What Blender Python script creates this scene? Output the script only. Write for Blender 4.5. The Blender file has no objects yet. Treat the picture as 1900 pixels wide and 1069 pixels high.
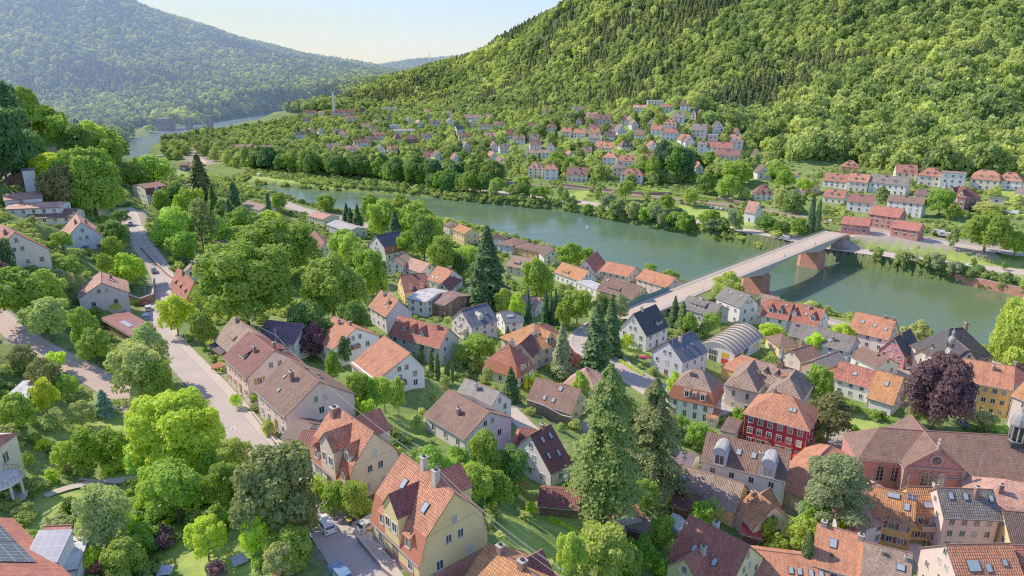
import bpy, math, random
import numpy as np
from mathutils import Vector, Matrix
R = math.radians
random.seed(7); rng = np.random.default_rng(7)
sc = bpy.context.scene; COL = sc.collection
# ---------------------------------------------------------------- camera
F = 1300.0; CX, CY = 950.0, 534.5; CH = 100.0
TH = math.atan((CY - 125.0) / F); cT, sT = math.cos(TH), math.sin(TH)
cam = bpy.data.objects.new('camera', bpy.data.cameras.new('camera')); COL.objects.link(cam)
cam.location = (0, 0, CH); cam.rotation_euler = (math.pi/2 - TH, 0, 0)
cam.data.sensor_width = 36; cam.data.lens = F/1900*36; cam.data.clip_end = 20000; cam.data.clip_start = 1
sc.camera = cam
def ray(px, py):
    a = (px - CX)/F; b = (CY - py)/F
    return a, cT + b*sT, -sT + b*cT
def at_z(px, py, z):
    a, b, c = ray(px, py); t = (z - CH)/c
    return a*t, b*t
def at_d(px, py, D):
    a, b, c = ray(px, py); return a*D, b*D, CH + c*D
def proj(x, y, z):
    D = y*cT + (CH - z)*sT
    D = max(D, 1e-3)
    return CX + F*x/D, CY + F*((CH - z)*cT - y*sT)/D, D
# ---------------------------------------------------------------- terrain
ctl = []
for l in """690,1069,38 600,950,36.5 430,780,33.5 330,650,31 285,565,29 300,510,27 250,430,25 235,395,24 265,750,35 150,665,38 0,600,42 -100,560,46
0,1069,36 150,1069,35 300,1069,35 450,1069,36 200,900,34 400,900,34.5 0,850,37 100,780,36 160,470,42 60,480,46 0,470,50 200,560,35 100,560,40 0,540,45
130,400,46 0,400,52 0,300,62 200,330,34 230,300,22 262,296,4 300,325,9 0,230,75 470,600,30 380,480,27 450,430,20 480,395,7 600,600,27 560,520,22 650,540,20 700,500,15 600,470,13 620,430,7 760,450,6
600,700,29 560,780,32.5 700,750,29 760,850,31 900,1069,35 860,900,30 1000,1000,26 1000,900,23 900,830,25 850,720,22 780,680,22 700,650,25 900,640,15 850,580,14 760,560,15 950,760,20 1050,760,16 1000,680,15 1100,650,12
1100,1069,20 1130,960,17 1200,1069,15 1200,900,13 1300,1069,12 1300,950,11 1250,800,12 1200,720,11 1230,650,10 1300,600,9 1150,590,12 1050,560,10 950,540,10 900,500,7 1000,500,6 1150,540,7 1250,540,7 1400,600,6 1400,700,8 1500,700,8
1600,640,6 1550,600,5.5 1700,660,5.5 1850,680,5.5 1650,750,8 1850,780,8 1500,850,9 1650,900,9 1850,950,9 1400,950,10 1500,1069,10 1700,1069,9.5 1900,1069,9.5 830,420,5 1000,460,5
2100,800,8 2100,1069,10 950,1250,32 400,1250,37 1500,1250,14 -200,900,42 -200,700,50 -250,480,60
1900,530,4 1700,500,4 1550,475,4 1300,425,4 1100,385,4 950,372,4 800,360,3 600,345,3 450,328,3 1900,480,8 1740,452,11 1660,440,12 1590,430,13 1500,430,11 1400,395,9 1250,372,9 1100,350,9 960,340,9
1640,400,15 1800,400,17 1900,390,19 1700,360,21 1550,345,21 1870,350,25 1400,350,15 1300,330,14 1180,340,12 1000,320,12 850,310,8 700,290,6 500,300,4 400,300,3 350,300,3
900,270,11 1050,290,15 1150,300,20 1300,290,28 1420,300,24 1300,250,42 1380,280,30 1200,250,36 1100,240,30 950,240,16 800,250,9 650,260,7 700,225,12 620,215,12 500,260,2 450,240,1.2 500,229,1.2 560,221,3 400,247,1.2 350,258,1.5 1900,325,30 1600,308,26 1450,290,31 2300,300,28""".split():
    a, b, c = map(float, l.split(',')); x, y = at_z(a, b, c); ctl.append((x, y, c))
for l in """0,180,400 100,230,450 180,270,520 230,290,600 1250,205,690 1080,215,800 850,215,1250 1380,235,690 1900,0,850 1900,-100,1000 1600,0,900 1600,-100,1080 1300,0,1150 1300,-100,1350 1100,0,1420 1040,18,1500 930,78,1750 830,120,2000
760,155,2200 1150,100,1150 1400,150,850 1250,150,950 1600,150,720 1900,150,660 950,170,1400 1050,170,1150 1000,120,1500 850,170,1700 2300,0,900 250,243,1150 450,207,1400 600,192,1550 700,168,1800
230,5,1900 350,50,2100 450,77,2300 600,108,2700 700,129,3000 0,-60,1800 -400,-60,1800 100,100,1500 300,130,1600 450,140,1800 600,150,2000 0,200,1300 -400,150,1350
780,113,4200 850,104,4200 720,123,4000 650,130,4500 950,100,4200 760,150,3200""".split():
    a, b, c = map(float, l.split(',')); ctl.append(at_d(a, b, c))
for px, D, z in [(930,2400,60),(830,2700,40),(1040,2300,150),(230,2700,150),(0,2700,180),(450,3100,60),(700,3700,20),(100,680,25),(-100,760,50),(0,950,8),(-300,1000,30),(2100,1500,350),(1500,1700,330),(1100,2000,230),(780,5200,30)]:
    ctl.append(((px-CX)/F*D, D/cT, z))
ctl = np.array(ctl)
cc = 12.0
def phi(d2): return np.sqrt(d2 + cc*cc)
n = len(ctl)
A = np.zeros((n+3, n+3)); P = np.c_[np.ones(n), ctl[:, 0]/1000, ctl[:, 1]/1000]
A[:n, :n] = phi((ctl[:, None, 0]-ctl[None, :, 0])**2 + (ctl[:, None, 1]-ctl[None, :, 1])**2) - np.eye(n)*1.2
A[:n, n:] = P; A[n:, :n] = P.T
wts = np.linalg.solve(A, np.r_[ctl[:, 2], 0, 0, 0])
def base_h(X, Y):
    X = np.asarray(X, float); Y = np.asarray(Y, float)
    out = wts[n] + wts[n+1]*X/1000 + wts[n+2]*Y/1000
    for i in range(n): out = out + wts[i]*phi((X-ctl[i, 0])**2 + (Y-ctl[i, 1])**2)
    return out
def axis(lo, a, b, hi, st, gr, m1=0, m2=0):
    c = list(np.arange(a, b+.1, st)); s = st; v = b
    while v < hi: s = min(s*gr, 15 if v < m2 else 45) if v < m2 or s >= 15 else s*gr; v += s; c.append(v)
    s = st; v = a; pre = []
    while v > lo: s = min(s*gr, 15 if v > m1 else 45); v -= s; pre.append(v)
    return np.array(pre[::-1] + c)
gx = axis(-3500, -230, 330, 2600, 2.5, 1.06, -900, 400); gy = axis(10, 60, 560, 5600, 2.5, 1.05, 0, 1750)
GX, GY = np.meshgrid(gx, gy)
GZ = base_h(GX, GY)
# gentle undulation of the wooded hills
und = (np.sin(GX/83+GY/140)*np.cos(GY/97-GX/210))
GZ = GZ + und*np.clip((GZ-45)/60, 0, 1)*np.clip((GY-500)/300, 0, 1)*9
def seg_dist(X, Y, pts, closed=False):
    best = np.full(X.shape, 1e9); bi = np.zeros(X.shape, int); bt = np.zeros(X.shape)
    m = len(pts)
    for i in range(m if closed else m-1):
        x0, y0 = pts[i][:2]; x1, y1 = pts[(i+1) % m][:2]
        dx, dy = x1-x0, y1-y0; L = dx*dx+dy*dy+1e-9
        t = np.clip(((X-x0)*dx+(Y-y0)*dy)/L, 0, 1)
        d = np.hypot(X-x0-t*dx, Y-y0-t*dy); k = d < best
        best = np.where(k, d, best); bi = np.where(k, i, bi); bt = np.where(k, t, bt)
    return best, bi, bt
def inside(X, Y, pts):
    r = np.zeros(np.shape(X), bool); m = len(pts)
    for i in range(m):
        x0, y0 = pts[i][:2]; x1, y1 = pts[(i+1) % m][:2]
        if y0 == y1: continue
        c = ((y0 > Y) != (y1 > Y)) & (X < (x1-x0)*(Y-y0)/(y1-y0)+x0); r ^= c
    return r
def pp(s): return [tuple(map(float, q.split(','))) for q in s.split()]
farbank = pp("2300,610 2050,580 1900,556 1795,530 1724,518 1624,501 1558,488 1500,478 1444,468 1276,439 1144,413 1052,392 960,386 880,378 796,368 700,361 585,353 480,343 425,335 350,322 300,303 276,290 290,266 337,250 404,236 520,217 640,208")
nearbank = pp("640,200 505,208 404,224 330,238 286,247 236,262 200,285 230,310 330,345 430,362 480,370 530,378 640,398 720,408 800,414 880,428 960,451 1060,480 1150,508 1240,540 1330,556 1440,580 1540,592 1660,622 1820,668 1900,690 2050,735 2300,800")
river = [at_z(a, b, 0) for a, b in farbank + nearbank]
# soften the river outline into a curve
def chaikin(p, k=2):
    for _ in range(k):
        q = []
        for i in range(len(p)):
            a, b = p[i], p[(i+1) % len(p)]
            q += [(a[0]*.75+b[0]*.25, a[1]*.75+b[1]*.25), (a[0]*.25+b[0]*.75, a[1]*.25+b[1]*.75)]
        p = q
    return p
river = chaikin(river, 1)
rd, _, _ = seg_dist(GX, GY, river, True); rin = inside(GX, GY, river)
sd = np.where(rin, -rd, rd)
k = np.clip((sd+1)/9.0, 0, 1); k = k*k*(3-2*k)
GZ = np.where(sd > 8.5, np.maximum(GZ, 1.5), np.where(sd < -1, np.minimum(-3.5, -3.5), -3.5 + (np.maximum(GZ, 2.0)+3.5)*k))
class Sampler:
    def __init__(s, Z): s.Z = Z
    def __call__(s, x, y):
        i = min(max(int(np.searchsorted(gx, x))-1, 0), len(gx)-2); j = min(max(int(np.searchsorted(gy, y))-1, 0), len(gy)-2)
        u = (x-gx[i])/(gx[i+1]-gx[i]); v = (y-gy[j])/(gy[j+1]-gy[j]); Z = s.Z
        return float((Z[j, i]*(1-u)+Z[j, i+1]*u)*(1-v)+(Z[j+1, i]*(1-u)+Z[j+1, i+1]*u)*v)
H = Sampler(GZ)
def hit(px, py, off=0.0):
    a, b, c = ray(px, py); t = 40.0; pt = t
    while t < 6000:
        if CH + c*t < H(a*t, b*t) + off:
            lo, hi = pt, t
            for _ in range(14):
                m = (lo+hi)/2
                if CH + c*m < H(a*m, b*m)+off: hi = m
                else: lo = m
            return Vector((a*hi, b*hi, CH + c*hi))
        pt = t; t += max(1.5, t*.008)
    return Vector((a*t, b*t, CH + c*t))
# ---------------------------------------------------------------- roads: centre lines, then the ground is graded to them
def smooth_line(pts, step=2.0, w=0):
    P = np.array([p[:2] for p in pts], float); d = np.r_[0, np.cumsum(np.hypot(*np.diff(P, axis=0).T))]
    t = np.arange(0, d[-1], step); q = np.c_[np.interp(t, d, P[:, 0]), np.interp(t, d, P[:, 1])]
    for _ in range(14):
        q[1:-1] = q[1:-1]*.5 + (q[:-2]+q[2:])*.25
    z = np.array([H(x, y) for x, y in q])
    for _ in range(50): z[1:-1] = z[1:-1]*.5+(z[:-2]+z[2:])*.25
    return np.c_[q, z]
def road_px(s): return [hit(a, b)[:] for a, b in pp(s)]
roads = {}
def add_road(name, s, w, extra=0):
    roads[name] = (smooth_line(road_px(s)), w, extra)
add_road('main_street', "715,1150 690,1095 668,1063 628,1008 578,940 512,872 452,815 420,770 390,734 341,679 297,628 283,590 290,550 300,520 285,490 262,460 245,430 240,405 228,385", 5.2, 1.6)
add_road('hillside_lane', "-40,560 20,608 60,638 101,658 152,686 202,717 242,745 275,768", 5.6, .8)
add_road('town_street', "1118,600 1090,612 1072,640 1110,664 1160,690 1215,725 1290,770 1345,748", 6.5, 1.5)
add_road('quay_road', "1470,578 1540,598 1660,630 1816,672 1900,700 2050,745", 5, 1.2)
add_road('river_road', "880,352 960,362 989,366 1086,376 1144,387 1263,405 1328,421 1420,433 1452,440 1545,462 1610,467 1742,488 1900,506 2100,530", 11.5, 1)
add_road('station_road', "1560,438 1584,429 1663,437 1742,450 1900,472 2100,495", 9, 1)
add_road('riverside_street', "505,368 560,388 640,408 700,425", 7, 1)
add_road('church_lane', "1690,1010 1712,1035 1740,1069 1760,1110", 4, .5)
add_road('courtyard_lane', "945,760 985,800 1030,840", 4, .5)
add_road('campsite_lane', "345,268 360,285 380,300 372,310", 5, .5)
def grade_roads():
  for nm, (L, w, e) in roads.items():
    x0, y0 = L[:, 0].min()-20, L[:, 1].min()-20; x1, y1 = L[:, 0].max()+20, L[:, 1].max()+20
    m = (GX > x0) & (GX < x1) & (GY > y0) & (GY < y1) & (sd > 1)
    d, bi, bt = seg_dist(GX[m], GY[m], L)
    zr = L[bi, 2]*(1-bt)+L[np.minimum(bi+1, len(L)-1), 2]*bt
    hw = w/2+e+1.5; kk = 1-np.clip((d-hw)/7.0, 0, 1); kk = kk*kk*(3-2*kk)
    GZ[m] = GZ[m]*(1-kk)+zr*kk
grade_roads()
# ---------------------------------------------------------------- mesh + object helpers
def mesh_from(name, V, Fc, mats, mi=None, uv=None, smooth=False):
    me = bpy.data.meshes.new(name); me.from_pydata([tuple(v) for v in V], [], Fc)
    for m in mats: me.materials.append(m)
    if mi is not None: me.polygons.foreach_set('material_index', mi)
    if uv is not None:
        l = me.uv_layers.new(name='UVMap'); l.data.foreach_set('uv', np.array(uv, 'f').ravel())
    if smooth: me.polygons.foreach_set('use_smooth', [True]*len(me.polygons))
    me.update(); return me
class MB:
    def __init__(s): s.V = []; s.F = []; s.M = []; s.U = []
    def face(s, pts, m=0, uv=None):
        b = len(s.V); s.V += [tuple(p) for p in pts]; s.F.append(tuple(range(b, b+len(pts)))); s.M.append(m)
        s.U += (uv if uv else [(0, 0)]*len(pts))
    def quad_auto(s, pts, m=0, flip=False):
        # uv in metres: u horizontal, v up the slope
        p = [Vector(q) for q in pts]
        if flip: p = p[::-1]
        nrm = (p[1]-p[0]).cross(p[2]-p[0])
        if nrm.length < 1e-6 and len(p) > 3: nrm = (p[2]-p[0]).cross(p[3]-p[0])
        nrm.normalize(); up = Vector((0, 0, 1)); u = up.cross(nrm)
        if u.length < 1e-4: u = Vector((1, 0, 0))
        u.normalize(); v = nrm.cross(u)
        s.face(p, m, [(q.dot(u), q.dot(v)) for q in p])
    def box(s, x0, x1, y0, y1, z0, z1, m=0, skip=''):
        a = [(x0,y0,z0),(x1,y0,z0),(x1,y1,z0),(x0,y1,z0),(x0,y0,z1),(x1,y0,z1),(x1,y1,z1),(x0,y1,z1)]
        for f in ((3,2,1,0),(4,5,6,7),(0,1,5,4),(1,2,6,5),(2,3,7,6),(3,0,4,7)): s.quad_auto([a[i] for i in f], m)
    def bar(s, p, q, r, m=0, nseg=5, r2=None):
        p = Vector(p); q = Vector(q); d = (q-p).normalized(); a = d.orthogonal().normalized(); b = d.cross(a); r2 = r if r2 is None else r2
        A_ = [p+(a*math.cos(t)+b*math.sin(t))*r for t in [2*math.pi*i/nseg for i in range(nseg)]]
        B_ = [q+(a*math.cos(t)+b*math.sin(t))*r2 for t in [2*math.pi*i/nseg for i in range(nseg)]]
        for i in range(nseg):
            j = (i+1) % nseg; s.face([A_[i], A_[j], B_[j], B_[i]], m)
        s.face(B_, m); s.face(A_[::-1], m)
    def lathe(s, prof, c=(0, 0, 0), nseg=12, m=0):
        for (r0, z0), (r1, z1) in zip(prof, prof[1:]):
            for i in range(nseg):
                a, b = 2*math.pi*i/nseg, 2*math.pi*(i+1)/nseg
                q = [(c[0]+r0*math.cos(a), c[1]+r0*math.sin(a), c[2]+z0), (c[0]+r0*math.cos(b), c[1]+r0*math.sin(b), c[2]+z0),
                     (c[0]+r1*math.cos(b), c[1]+r1*math.sin(b), c[2]+z1), (c[0]+r1*math.cos(a), c[1]+r1*math.sin(a), c[2]+z1)]
                if r1 < 1e-4: q = q[:3]
                elif r0 < 1e-4: q = [q[0], q[2], q[3]]
                s.face(q, m)
    def mesh(s, name, mats, smooth=False):
        return mesh_from(name, s.V, s.F, mats, s.M, s.U, smooth)
    def build(s, name, mats, parent=None, color=None, smooth=False):
        return obj(name, s.mesh(name, mats if isinstance(mats, (list, tuple)) else [mats], smooth), parent, color)
def obj(name, me, parent=None, color=None, loc=None, rot=None, scale=None):
    o = bpy.data.objects.new(name, me); COL.objects.link(o)
    if parent is not None: o.parent = parent
    if color is not None: o.color = (*color, 1)
    if loc is not None: o.location = loc
    if rot is not None: o.rotation_euler = rot
    if scale is not None: o.scale = scale
    return o
def tag(o, label=None, cat=None, group=None, kind=None):
    if label: o['label'] = label
    if cat: o['category'] = cat
    if group: o['group'] = group
    if kind: o['kind'] = kind
    return o
def empty(name, loc=(0, 0, 0), rz=0, label=None, cat=None, group=None):
    o = bpy.data.objects.new(name, None); COL.objects.link(o); o.location = loc; o.rotation_euler = (0, 0, rz)
    o.empty_display_size = .5
    return tag(o, label, cat, group)
# ---------------------------------------------------------------- materials
class NT:
    def __init__(s, name, rough=.8, spec=.3):
        s.m = bpy.data.materials.new(name); s.m.use_nodes = True; s.t = s.m.node_tree; s.t.nodes.clear()
        s.out = s.n('ShaderNodeOutputMaterial'); s.b = s.n('ShaderNodeBsdfPrincipled')
        s.b.inputs['Roughness'].default_value = rough; s.b.inputs['Specular IOR Level'].default_value = spec
        s.l(s.b.outputs[0], s.out.inputs[0])
    def n(s, t, **kw):
        x = s.t.nodes.new(t)
        for a, b in kw.items(): setattr(x, a, b)
        return x
    def l(s, a, b): s.t.links.new(a, b)
    def v(s, x, sock):
        if isinstance(x, bpy.types.NodeSocket): s.l(x, sock)
        else: sock.default_value = x
    def math(s, op, a, b=0.0):
        q = s.n('ShaderNodeMath', operation=op); s.v(a, q.inputs[0]); s.v(b, q.inputs[1]); return q.outputs[0]
    def mix(s, f, a, b, mode='MIX'):
        q = s.n('ShaderNodeMix', data_type='RGBA', blend_type=mode); s.v(f, q.inputs[0])
        s.v(a if not isinstance(a, tuple) else (*a, 1)[:4], q.inputs[6]); s.v(b if not isinstance(b, tuple) else (*b, 1)[:4], q.inputs[7]); return q.outputs[2]
    def noise(s, scale, detail=4, vec=None, rough=.6, out=0):
        q = s.n('ShaderNodeTexNoise'); q.inputs['Scale'].default_value = scale; q.inputs['Detail'].default_value = detail; q.inputs['Roughness'].default_value = rough
        if vec is not None: s.l(vec, q.inputs['Vector'])
        return q.outputs[out]
    def ramp(s, f, stops):
        q = s.n('ShaderNodeValToRGB'); s.l(f, q.inputs[0]); e = q.color_ramp.elements
        while len(e) < len(stops): e.new(.5)
        for i, (p, c) in enumerate(stops): e[i].position = p; e[i].color = (*c, 1) if len(c) == 3 else c
        return q.outputs[0]
    def bump(s, h, strength=.4, dist=.1):
        q = s.n('ShaderNodeBump'); q.inputs['Strength'].default_value = strength; q.inputs['Distance'].default_value = dist
        s.l(h, q.inputs['Height']); s.l(q.outputs[0], s.b.inputs['Normal'])
    def base(s, c): s.v(c if not isinstance(c, tuple) else (*c, 1)[:4], s.b.inputs['Base Color'])
    def coord(s, w='Object'): return s.n('ShaderNodeTexCoord').outputs[w]
    def pos(s): return s.n('ShaderNodeNewGeometry').outputs['Position']
def gray(v): return (v, v, v)
M = {}
def mk_ground():
    t = NT('ground', .95, .1); p = t.pos()
    a = t.noise(.05, 6, p); b = t.noise(.9, 4, p); c = t.noise(5, 3, p)
    g = t.ramp(a, [(.3, (.13, .21, .05)), (.5, (.20, .30, .06)), (.7, (.28, .36, .09))])
    g = t.mix(t.ramp(b, [(.42, gray(0)), (.68, gray(.75))]), g, (.075, .12, .035))
    at = t.n('ShaderNodeAttribute', attribute_name='gmask').outputs['Color']
    sp = t.n('ShaderNodeSeparateColor'); t.l(at, sp.inputs[0])
    lawn = t.mix(t.ramp(t.noise(.35, 4, p), [(.35, gray(0)), (.65, gray(1))]), (.30, .44, .06), (.42, .54, .11))
    g = t.mix(sp.outputs[1], g, lawn)
    pav = t.mix(t.ramp(b, [(.3, gray(0)), (.7, gray(1))]), (.50, .40, .33), (.36, .29, .25))
    g = t.mix(sp.outputs[0], g, pav)
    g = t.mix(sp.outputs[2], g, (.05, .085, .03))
    g = t.mix(t.ramp(c, [(.3, gray(.6)), (.7, gray(1))]), (0, 0, 0), g, 'MULTIPLY') if False else t.mix(.5, g, t.ramp(c, [(.3, gray(.55)), (.7, gray(1))]), 'MULTIPLY')
    t.base(g); t.bump(t.noise(2.2, 5, p), .7, .35); return t.m
def mk_surface(name, c1, c2, s1=.5, s2=8, rough=.9, bump=.15, cracks=False):
    t = NT(name, rough, .2); p = t.pos()
    a = t.mix(t.ramp(t.noise(s1, 5, p), [(.32, gray(0)), (.68, gray(1))]), c1, c2)
    a = t.mix(.45, a, t.ramp(t.noise(s2, 4, p), [(.3, gray(.7)), (.7, gray(1))]), 'MULTIPLY')
    t.base(a); t.bump(t.noise(s2*2, 3, p), bump, .03); return t.m
def mk_wall():
    t = NT('plaster', .85, .2); oc = t.n('ShaderNodeObjectInfo').outputs['Color']; p = t.pos()
    st = t.n('ShaderNodeMapping'); t.l(p, st.inputs[0]); st.inputs['Scale'].default_value = (1.2, 1.2, .25)
    a = t.mix(.38, oc, t.ramp(t.noise(.8, 4, st.outputs[0]), [(.28, (.72, .68, .64)), (.55, gray(1))]), 'MULTIPLY')
    a = t.mix(.3, a, t.ramp(t.noise(.25, 3, p), [(.3, (.75, .7, .66)), (.7, gray(1))]), 'MULTIPLY')
    t.base(a); t.bump(t.noise(4, 2, p), .05, .02); return t.m
def mk_roof(name, bw, bh, curved=True, mortar=.03, contrast=.5, rough=.75):
    t = NT(name, rough, .3); oi = t.n('ShaderNodeObjectInfo'); oc = oi.outputs['Color']; uv = t.coord('UV'); p = t.pos()
    br = t.n('ShaderNodeTexBrick'); t.l(uv, br.inputs['Vector']); br.offset = .5
    br.inputs['Color1'].default_value = (1, 1, 1, 1); br.inputs['Color2'].default_value = (.55, .5, .5, 1); br.inputs['Mortar'].default_value = (.12, .1, .1, 1)
    br.inputs['Scale'].default_value = 1; br.inputs['Mortar Size'].default_value = mortar; br.inputs['Mortar Smooth'].default_value = .6
    br.inputs['Brick Width'].default_value = bw; br.inputs['Row Height'].default_value = bh; br.inputs['Bias'].default_value = -.2
    a = t.mix(contrast, oc, br.outputs['Color'], 'MULTIPLY')
    a = t.mix(.75, a, t.ramp(t.noise(.35, 6, p), [(.3, (.6, .54, .54)), (.5, gray(1.05)), (.7, (1.25, 1.18, 1.12))]), 'MULTIPLY')
    a = t.mix(.55, a, t.ramp(t.noise(2.6, 5, p), [(.35, (.5, .45, .43)), (.6, gray(1))]), 'MULTIPLY')
    mp = t.n('ShaderNodeMapping'); t.l(uv, mp.inputs[0]); mp.inputs['Scale'].default_value = (1.6, .14, 1)
    a = t.mix(.6, a, t.ramp(t.noise(1.0, 5, mp.outputs[0]), [(.33, (.55, .52, .50)), (.55, gray(1.04))]), 'MULTIPLY')
    ms = t.ramp(t.noise(.8, 7, p, .7), [(.55, gray(0)), (.70, gray(.62))])
    a = t.mix(ms, a, (.13, .12, .07))
    t.base(a)
    sx = t.n('ShaderNodeSeparateXYZ'); t.l(uv, sx.inputs[0])
    saw = t.math('FRACT', t.math('DIVIDE', sx.outputs[1], bh))
    h = t.math('SUBTRACT', 1.0, saw)
    if curved: h = t.math('ADD', h, t.math('MULTIPLY', t.math('ABSOLUTE', t.math('SINE', t.math('MULTIPLY', sx.outputs[0], math.pi/bw))), .8))
    t.bump(h, .9, .09); return t.m
def mk_leaf(name, use_obj=True, ca=(.05, .1, .02), cb=(.12, .19, .04), cd=(.03, .055, .018)):
    t = NT(name, .6, .15); oi = t.n('ShaderNodeObjectInfo')
    at = t.n('ShaderNodeAttribute', attribute_name='leafv').outputs['Fac']
    if use_obj:
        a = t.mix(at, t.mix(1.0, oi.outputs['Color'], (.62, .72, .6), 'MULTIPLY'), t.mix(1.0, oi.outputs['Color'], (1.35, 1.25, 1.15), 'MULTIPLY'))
    else:
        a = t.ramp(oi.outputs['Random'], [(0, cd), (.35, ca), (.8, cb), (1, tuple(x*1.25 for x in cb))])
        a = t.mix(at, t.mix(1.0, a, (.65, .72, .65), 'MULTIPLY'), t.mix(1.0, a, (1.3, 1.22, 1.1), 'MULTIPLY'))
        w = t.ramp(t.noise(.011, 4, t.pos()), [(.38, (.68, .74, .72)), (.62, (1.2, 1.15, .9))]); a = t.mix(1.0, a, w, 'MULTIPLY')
    t.base(a)
    tr = t.n('ShaderNodeBsdfTranslucent'); t.l(t.mix(1.0, a, (1.25, 1.35, .7), 'MULTIPLY'), tr.inputs[0])
    mx = t.n('ShaderNodeMixShader'); mx.inputs[0].default_value = .36; t.l(t.b.outputs[0], mx.inputs[1]); t.l(tr.outputs[0], mx.inputs[2]); t.l(mx.outputs[0], t.out.inputs[0])
    return t.m
def mk_objcol(name, rough=.5, spec=.5, metal=0, var=.15, sc_=3):
    t = NT(name, rough, spec); t.b.inputs['Metallic'].default_value = metal
    a = t.mix(var, t.n('ShaderNodeObjectInfo').outputs['Color'], t.ramp(t.noise(sc_, 4, t.pos()), [(.3, gray(.4)), (.7, gray(1))]), 'MULTIPLY'); t.base(a); return t.m
def mk_glass():
    t = NT('window_glass', .08, .6); oi = t.n('ShaderNodeObjectInfo')
    a = t.ramp(oi.outputs['Random'], [(0, (.015, .018, .022)), (.6, (.05, .055, .06)), (.85, (.22, .2, .17)), (1, (.5, .48, .43))]); t.base(a); return t.m
def mk_water():
    t = NT('river_water', .13, .5); p = t.pos()
    a = t.mix(t.ramp(t.noise(.012, 3, p), [(.35, gray(0)), (.65, gray(1))]), (.085, .135, .05), (.055, .12, .075))
    sy = t.n('ShaderNodeSeparateXYZ'); t.l(p, sy.inputs[0]); a = t.mix(t.ramp(t.math('DIVIDE', sy.outputs[1], 1400.0), [(.5, gray(0)), (.85, gray(1))]), a, (.17, .26, .33))  # farther water painted bluer to stand for the sky it reflects
    t.base(a); t.b.inputs['IOR'].default_value = 1.33
    mp = t.n('ShaderNodeMapping'); t.l(p, mp.inputs[0]); mp.inputs['Scale'].default_value = (.6, 1.3, 1); mp.inputs['Rotation'].default_value = (0, 0, .5)
    h = t.math('ADD', t.noise(.9, 4, mp.outputs[0]), t.math('MULTIPLY', t.noise(.12, 3, mp.outputs[0]), 2.0))
    w2 = t.n('ShaderNodeMapping'); t.l(p, w2.inputs[0]); w2.inputs['Scale'].default_value = (.02, .11, 1); w2.inputs['Rotation'].default_value = (0, 0, .35); t.v(t.ramp(t.noise(1.0, 4, w2.outputs[0]), [(.35, gray(.06)), (.65, gray(.26))]), t.b.inputs['Roughness']); t.bump(h, .35, .12); return t.m
def mk_stone(name, c1, c2, bw=.7, bh=.3, mort=(.25, .2, .17)):
    t = NT(name, .9, .15); uv = t.coord('UV'); p = t.pos()
    br = t.n('ShaderNodeTexBrick'); t.l(uv, br.inputs['Vector']); br.inputs['Scale'].default_value = 1
    br.inputs['Brick Width'].default_value = bw; br.inputs['Row Height'].default_value = bh; br.inputs['Mortar Size'].default_value = .02; br.inputs['Mortar Smooth'].default_value = .4
    br.inputs['Color1'].default_value = (*c1, 1); br.inputs['Color2'].default_value = (*c2, 1); br.inputs['Mortar'].default_value = (*mort, 1)
    a = t.mix(.5, br.outputs['Color'], t.ramp(t.noise(.7, 5, p), [(.3, gray(.55)), (.65, gray(1))]), 'MULTIPLY'); t.base(a)
    t.bump(br.outputs['Fac'], -.4, .03); return t.m
def mk_panel(name, c, gap, sx, sy, rough=.2):
    t = NT(name, rough, .6); br = t.n('ShaderNodeTexBrick'); t.l(t.coord('UV'), br.inputs['Vector']); br.offset = 0
    br.inputs['Scale'].default_value = 1; br.inputs['Brick Width'].default_value = sx; br.inputs['Row Height'].default_value = sy; br.inputs['Mortar Size'].default_value = .03
    br.inputs['Color1'].default_value = (*c, 1); br.inputs['Color2'].default_value = (*[x*1.2 for x in c], 1); br.inputs['Mortar'].default_value = (*gap, 1); t.base(br.outputs['Color']); return t.m
M['ground'] = mk_ground()
M['asphalt'] = mk_surface('asphalt', (.46, .36, .33), (.55, .44, .40), .25, 5)
M['lane'] = mk_surface('lane_asphalt', (.58, .38, .32), (.66, .46, .39), .3, 4)
M['pave'] = mk_surface('pavement', (.56, .44, .37), (.64, .52, .44), .6, 6)
M['kerb'] = mk_surface('kerb_stone', (.42, .38, .34), (.5, .46, .42), 1, 8)
M['ballast'] = mk_surface('rail_ballast', (.34, .22, .15), (.42, .29, .19), .8, 6)
M['lockstone'] = mk_stone('lock_stone', (.34, .25, .22), (.28, .21, .19), 1.2, .6)
M['paint'] = mk_surface('road_paint', (.75, .74, .7), (.6, .58, .55), 1, 8)
M['conc'] = mk_surface('concrete', (.50, .43, .37), (.60, .53, .46), .3, 4)
M['deck'] = mk_surface('bridge_roadway', (.56, .41, .31), (.62, .48, .38), .2, 4)
M['wall'] = mk_wall()
M['tile'] = mk_roof('roof_tiles', .34, .42, True, .045, .75)
M['flatile'] = mk_roof('flat_tiles', .32, .36, False, .04, .65)
M['ribbed'] = mk_roof('ribbed_tiles', .40, .52, True, .06, .85)
M['slate'] = mk_roof('slate', .5, .4, False, .03, .5, .6)
M['metal'] = mk_roof('metal_roof', .8, 30, False, .03, .3, .45)
M['leaf'] = mk_leaf('leaves')
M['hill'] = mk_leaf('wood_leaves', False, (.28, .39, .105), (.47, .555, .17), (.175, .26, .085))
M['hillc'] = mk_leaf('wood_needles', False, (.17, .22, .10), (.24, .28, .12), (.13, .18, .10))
M['bark'] = mk_surface('bark', (.10, .07, .05), (.17, .13, .10), 2, 12, .95, .5)
M['palebark'] = mk_surface('pale_bark', (.22, .18, .15), (.33, .28, .24), 2, 12, .95, .5)
M['oc'] = mk_objcol('painted', .6, .3)
M['car'] = mk_objcol('car_paint', .22, .6, 0, .05)
M['dark'] = mk_surface('dark_trim', (.03, .03, .032), (.05, .05, .05), 2, 9, .5)
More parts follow.
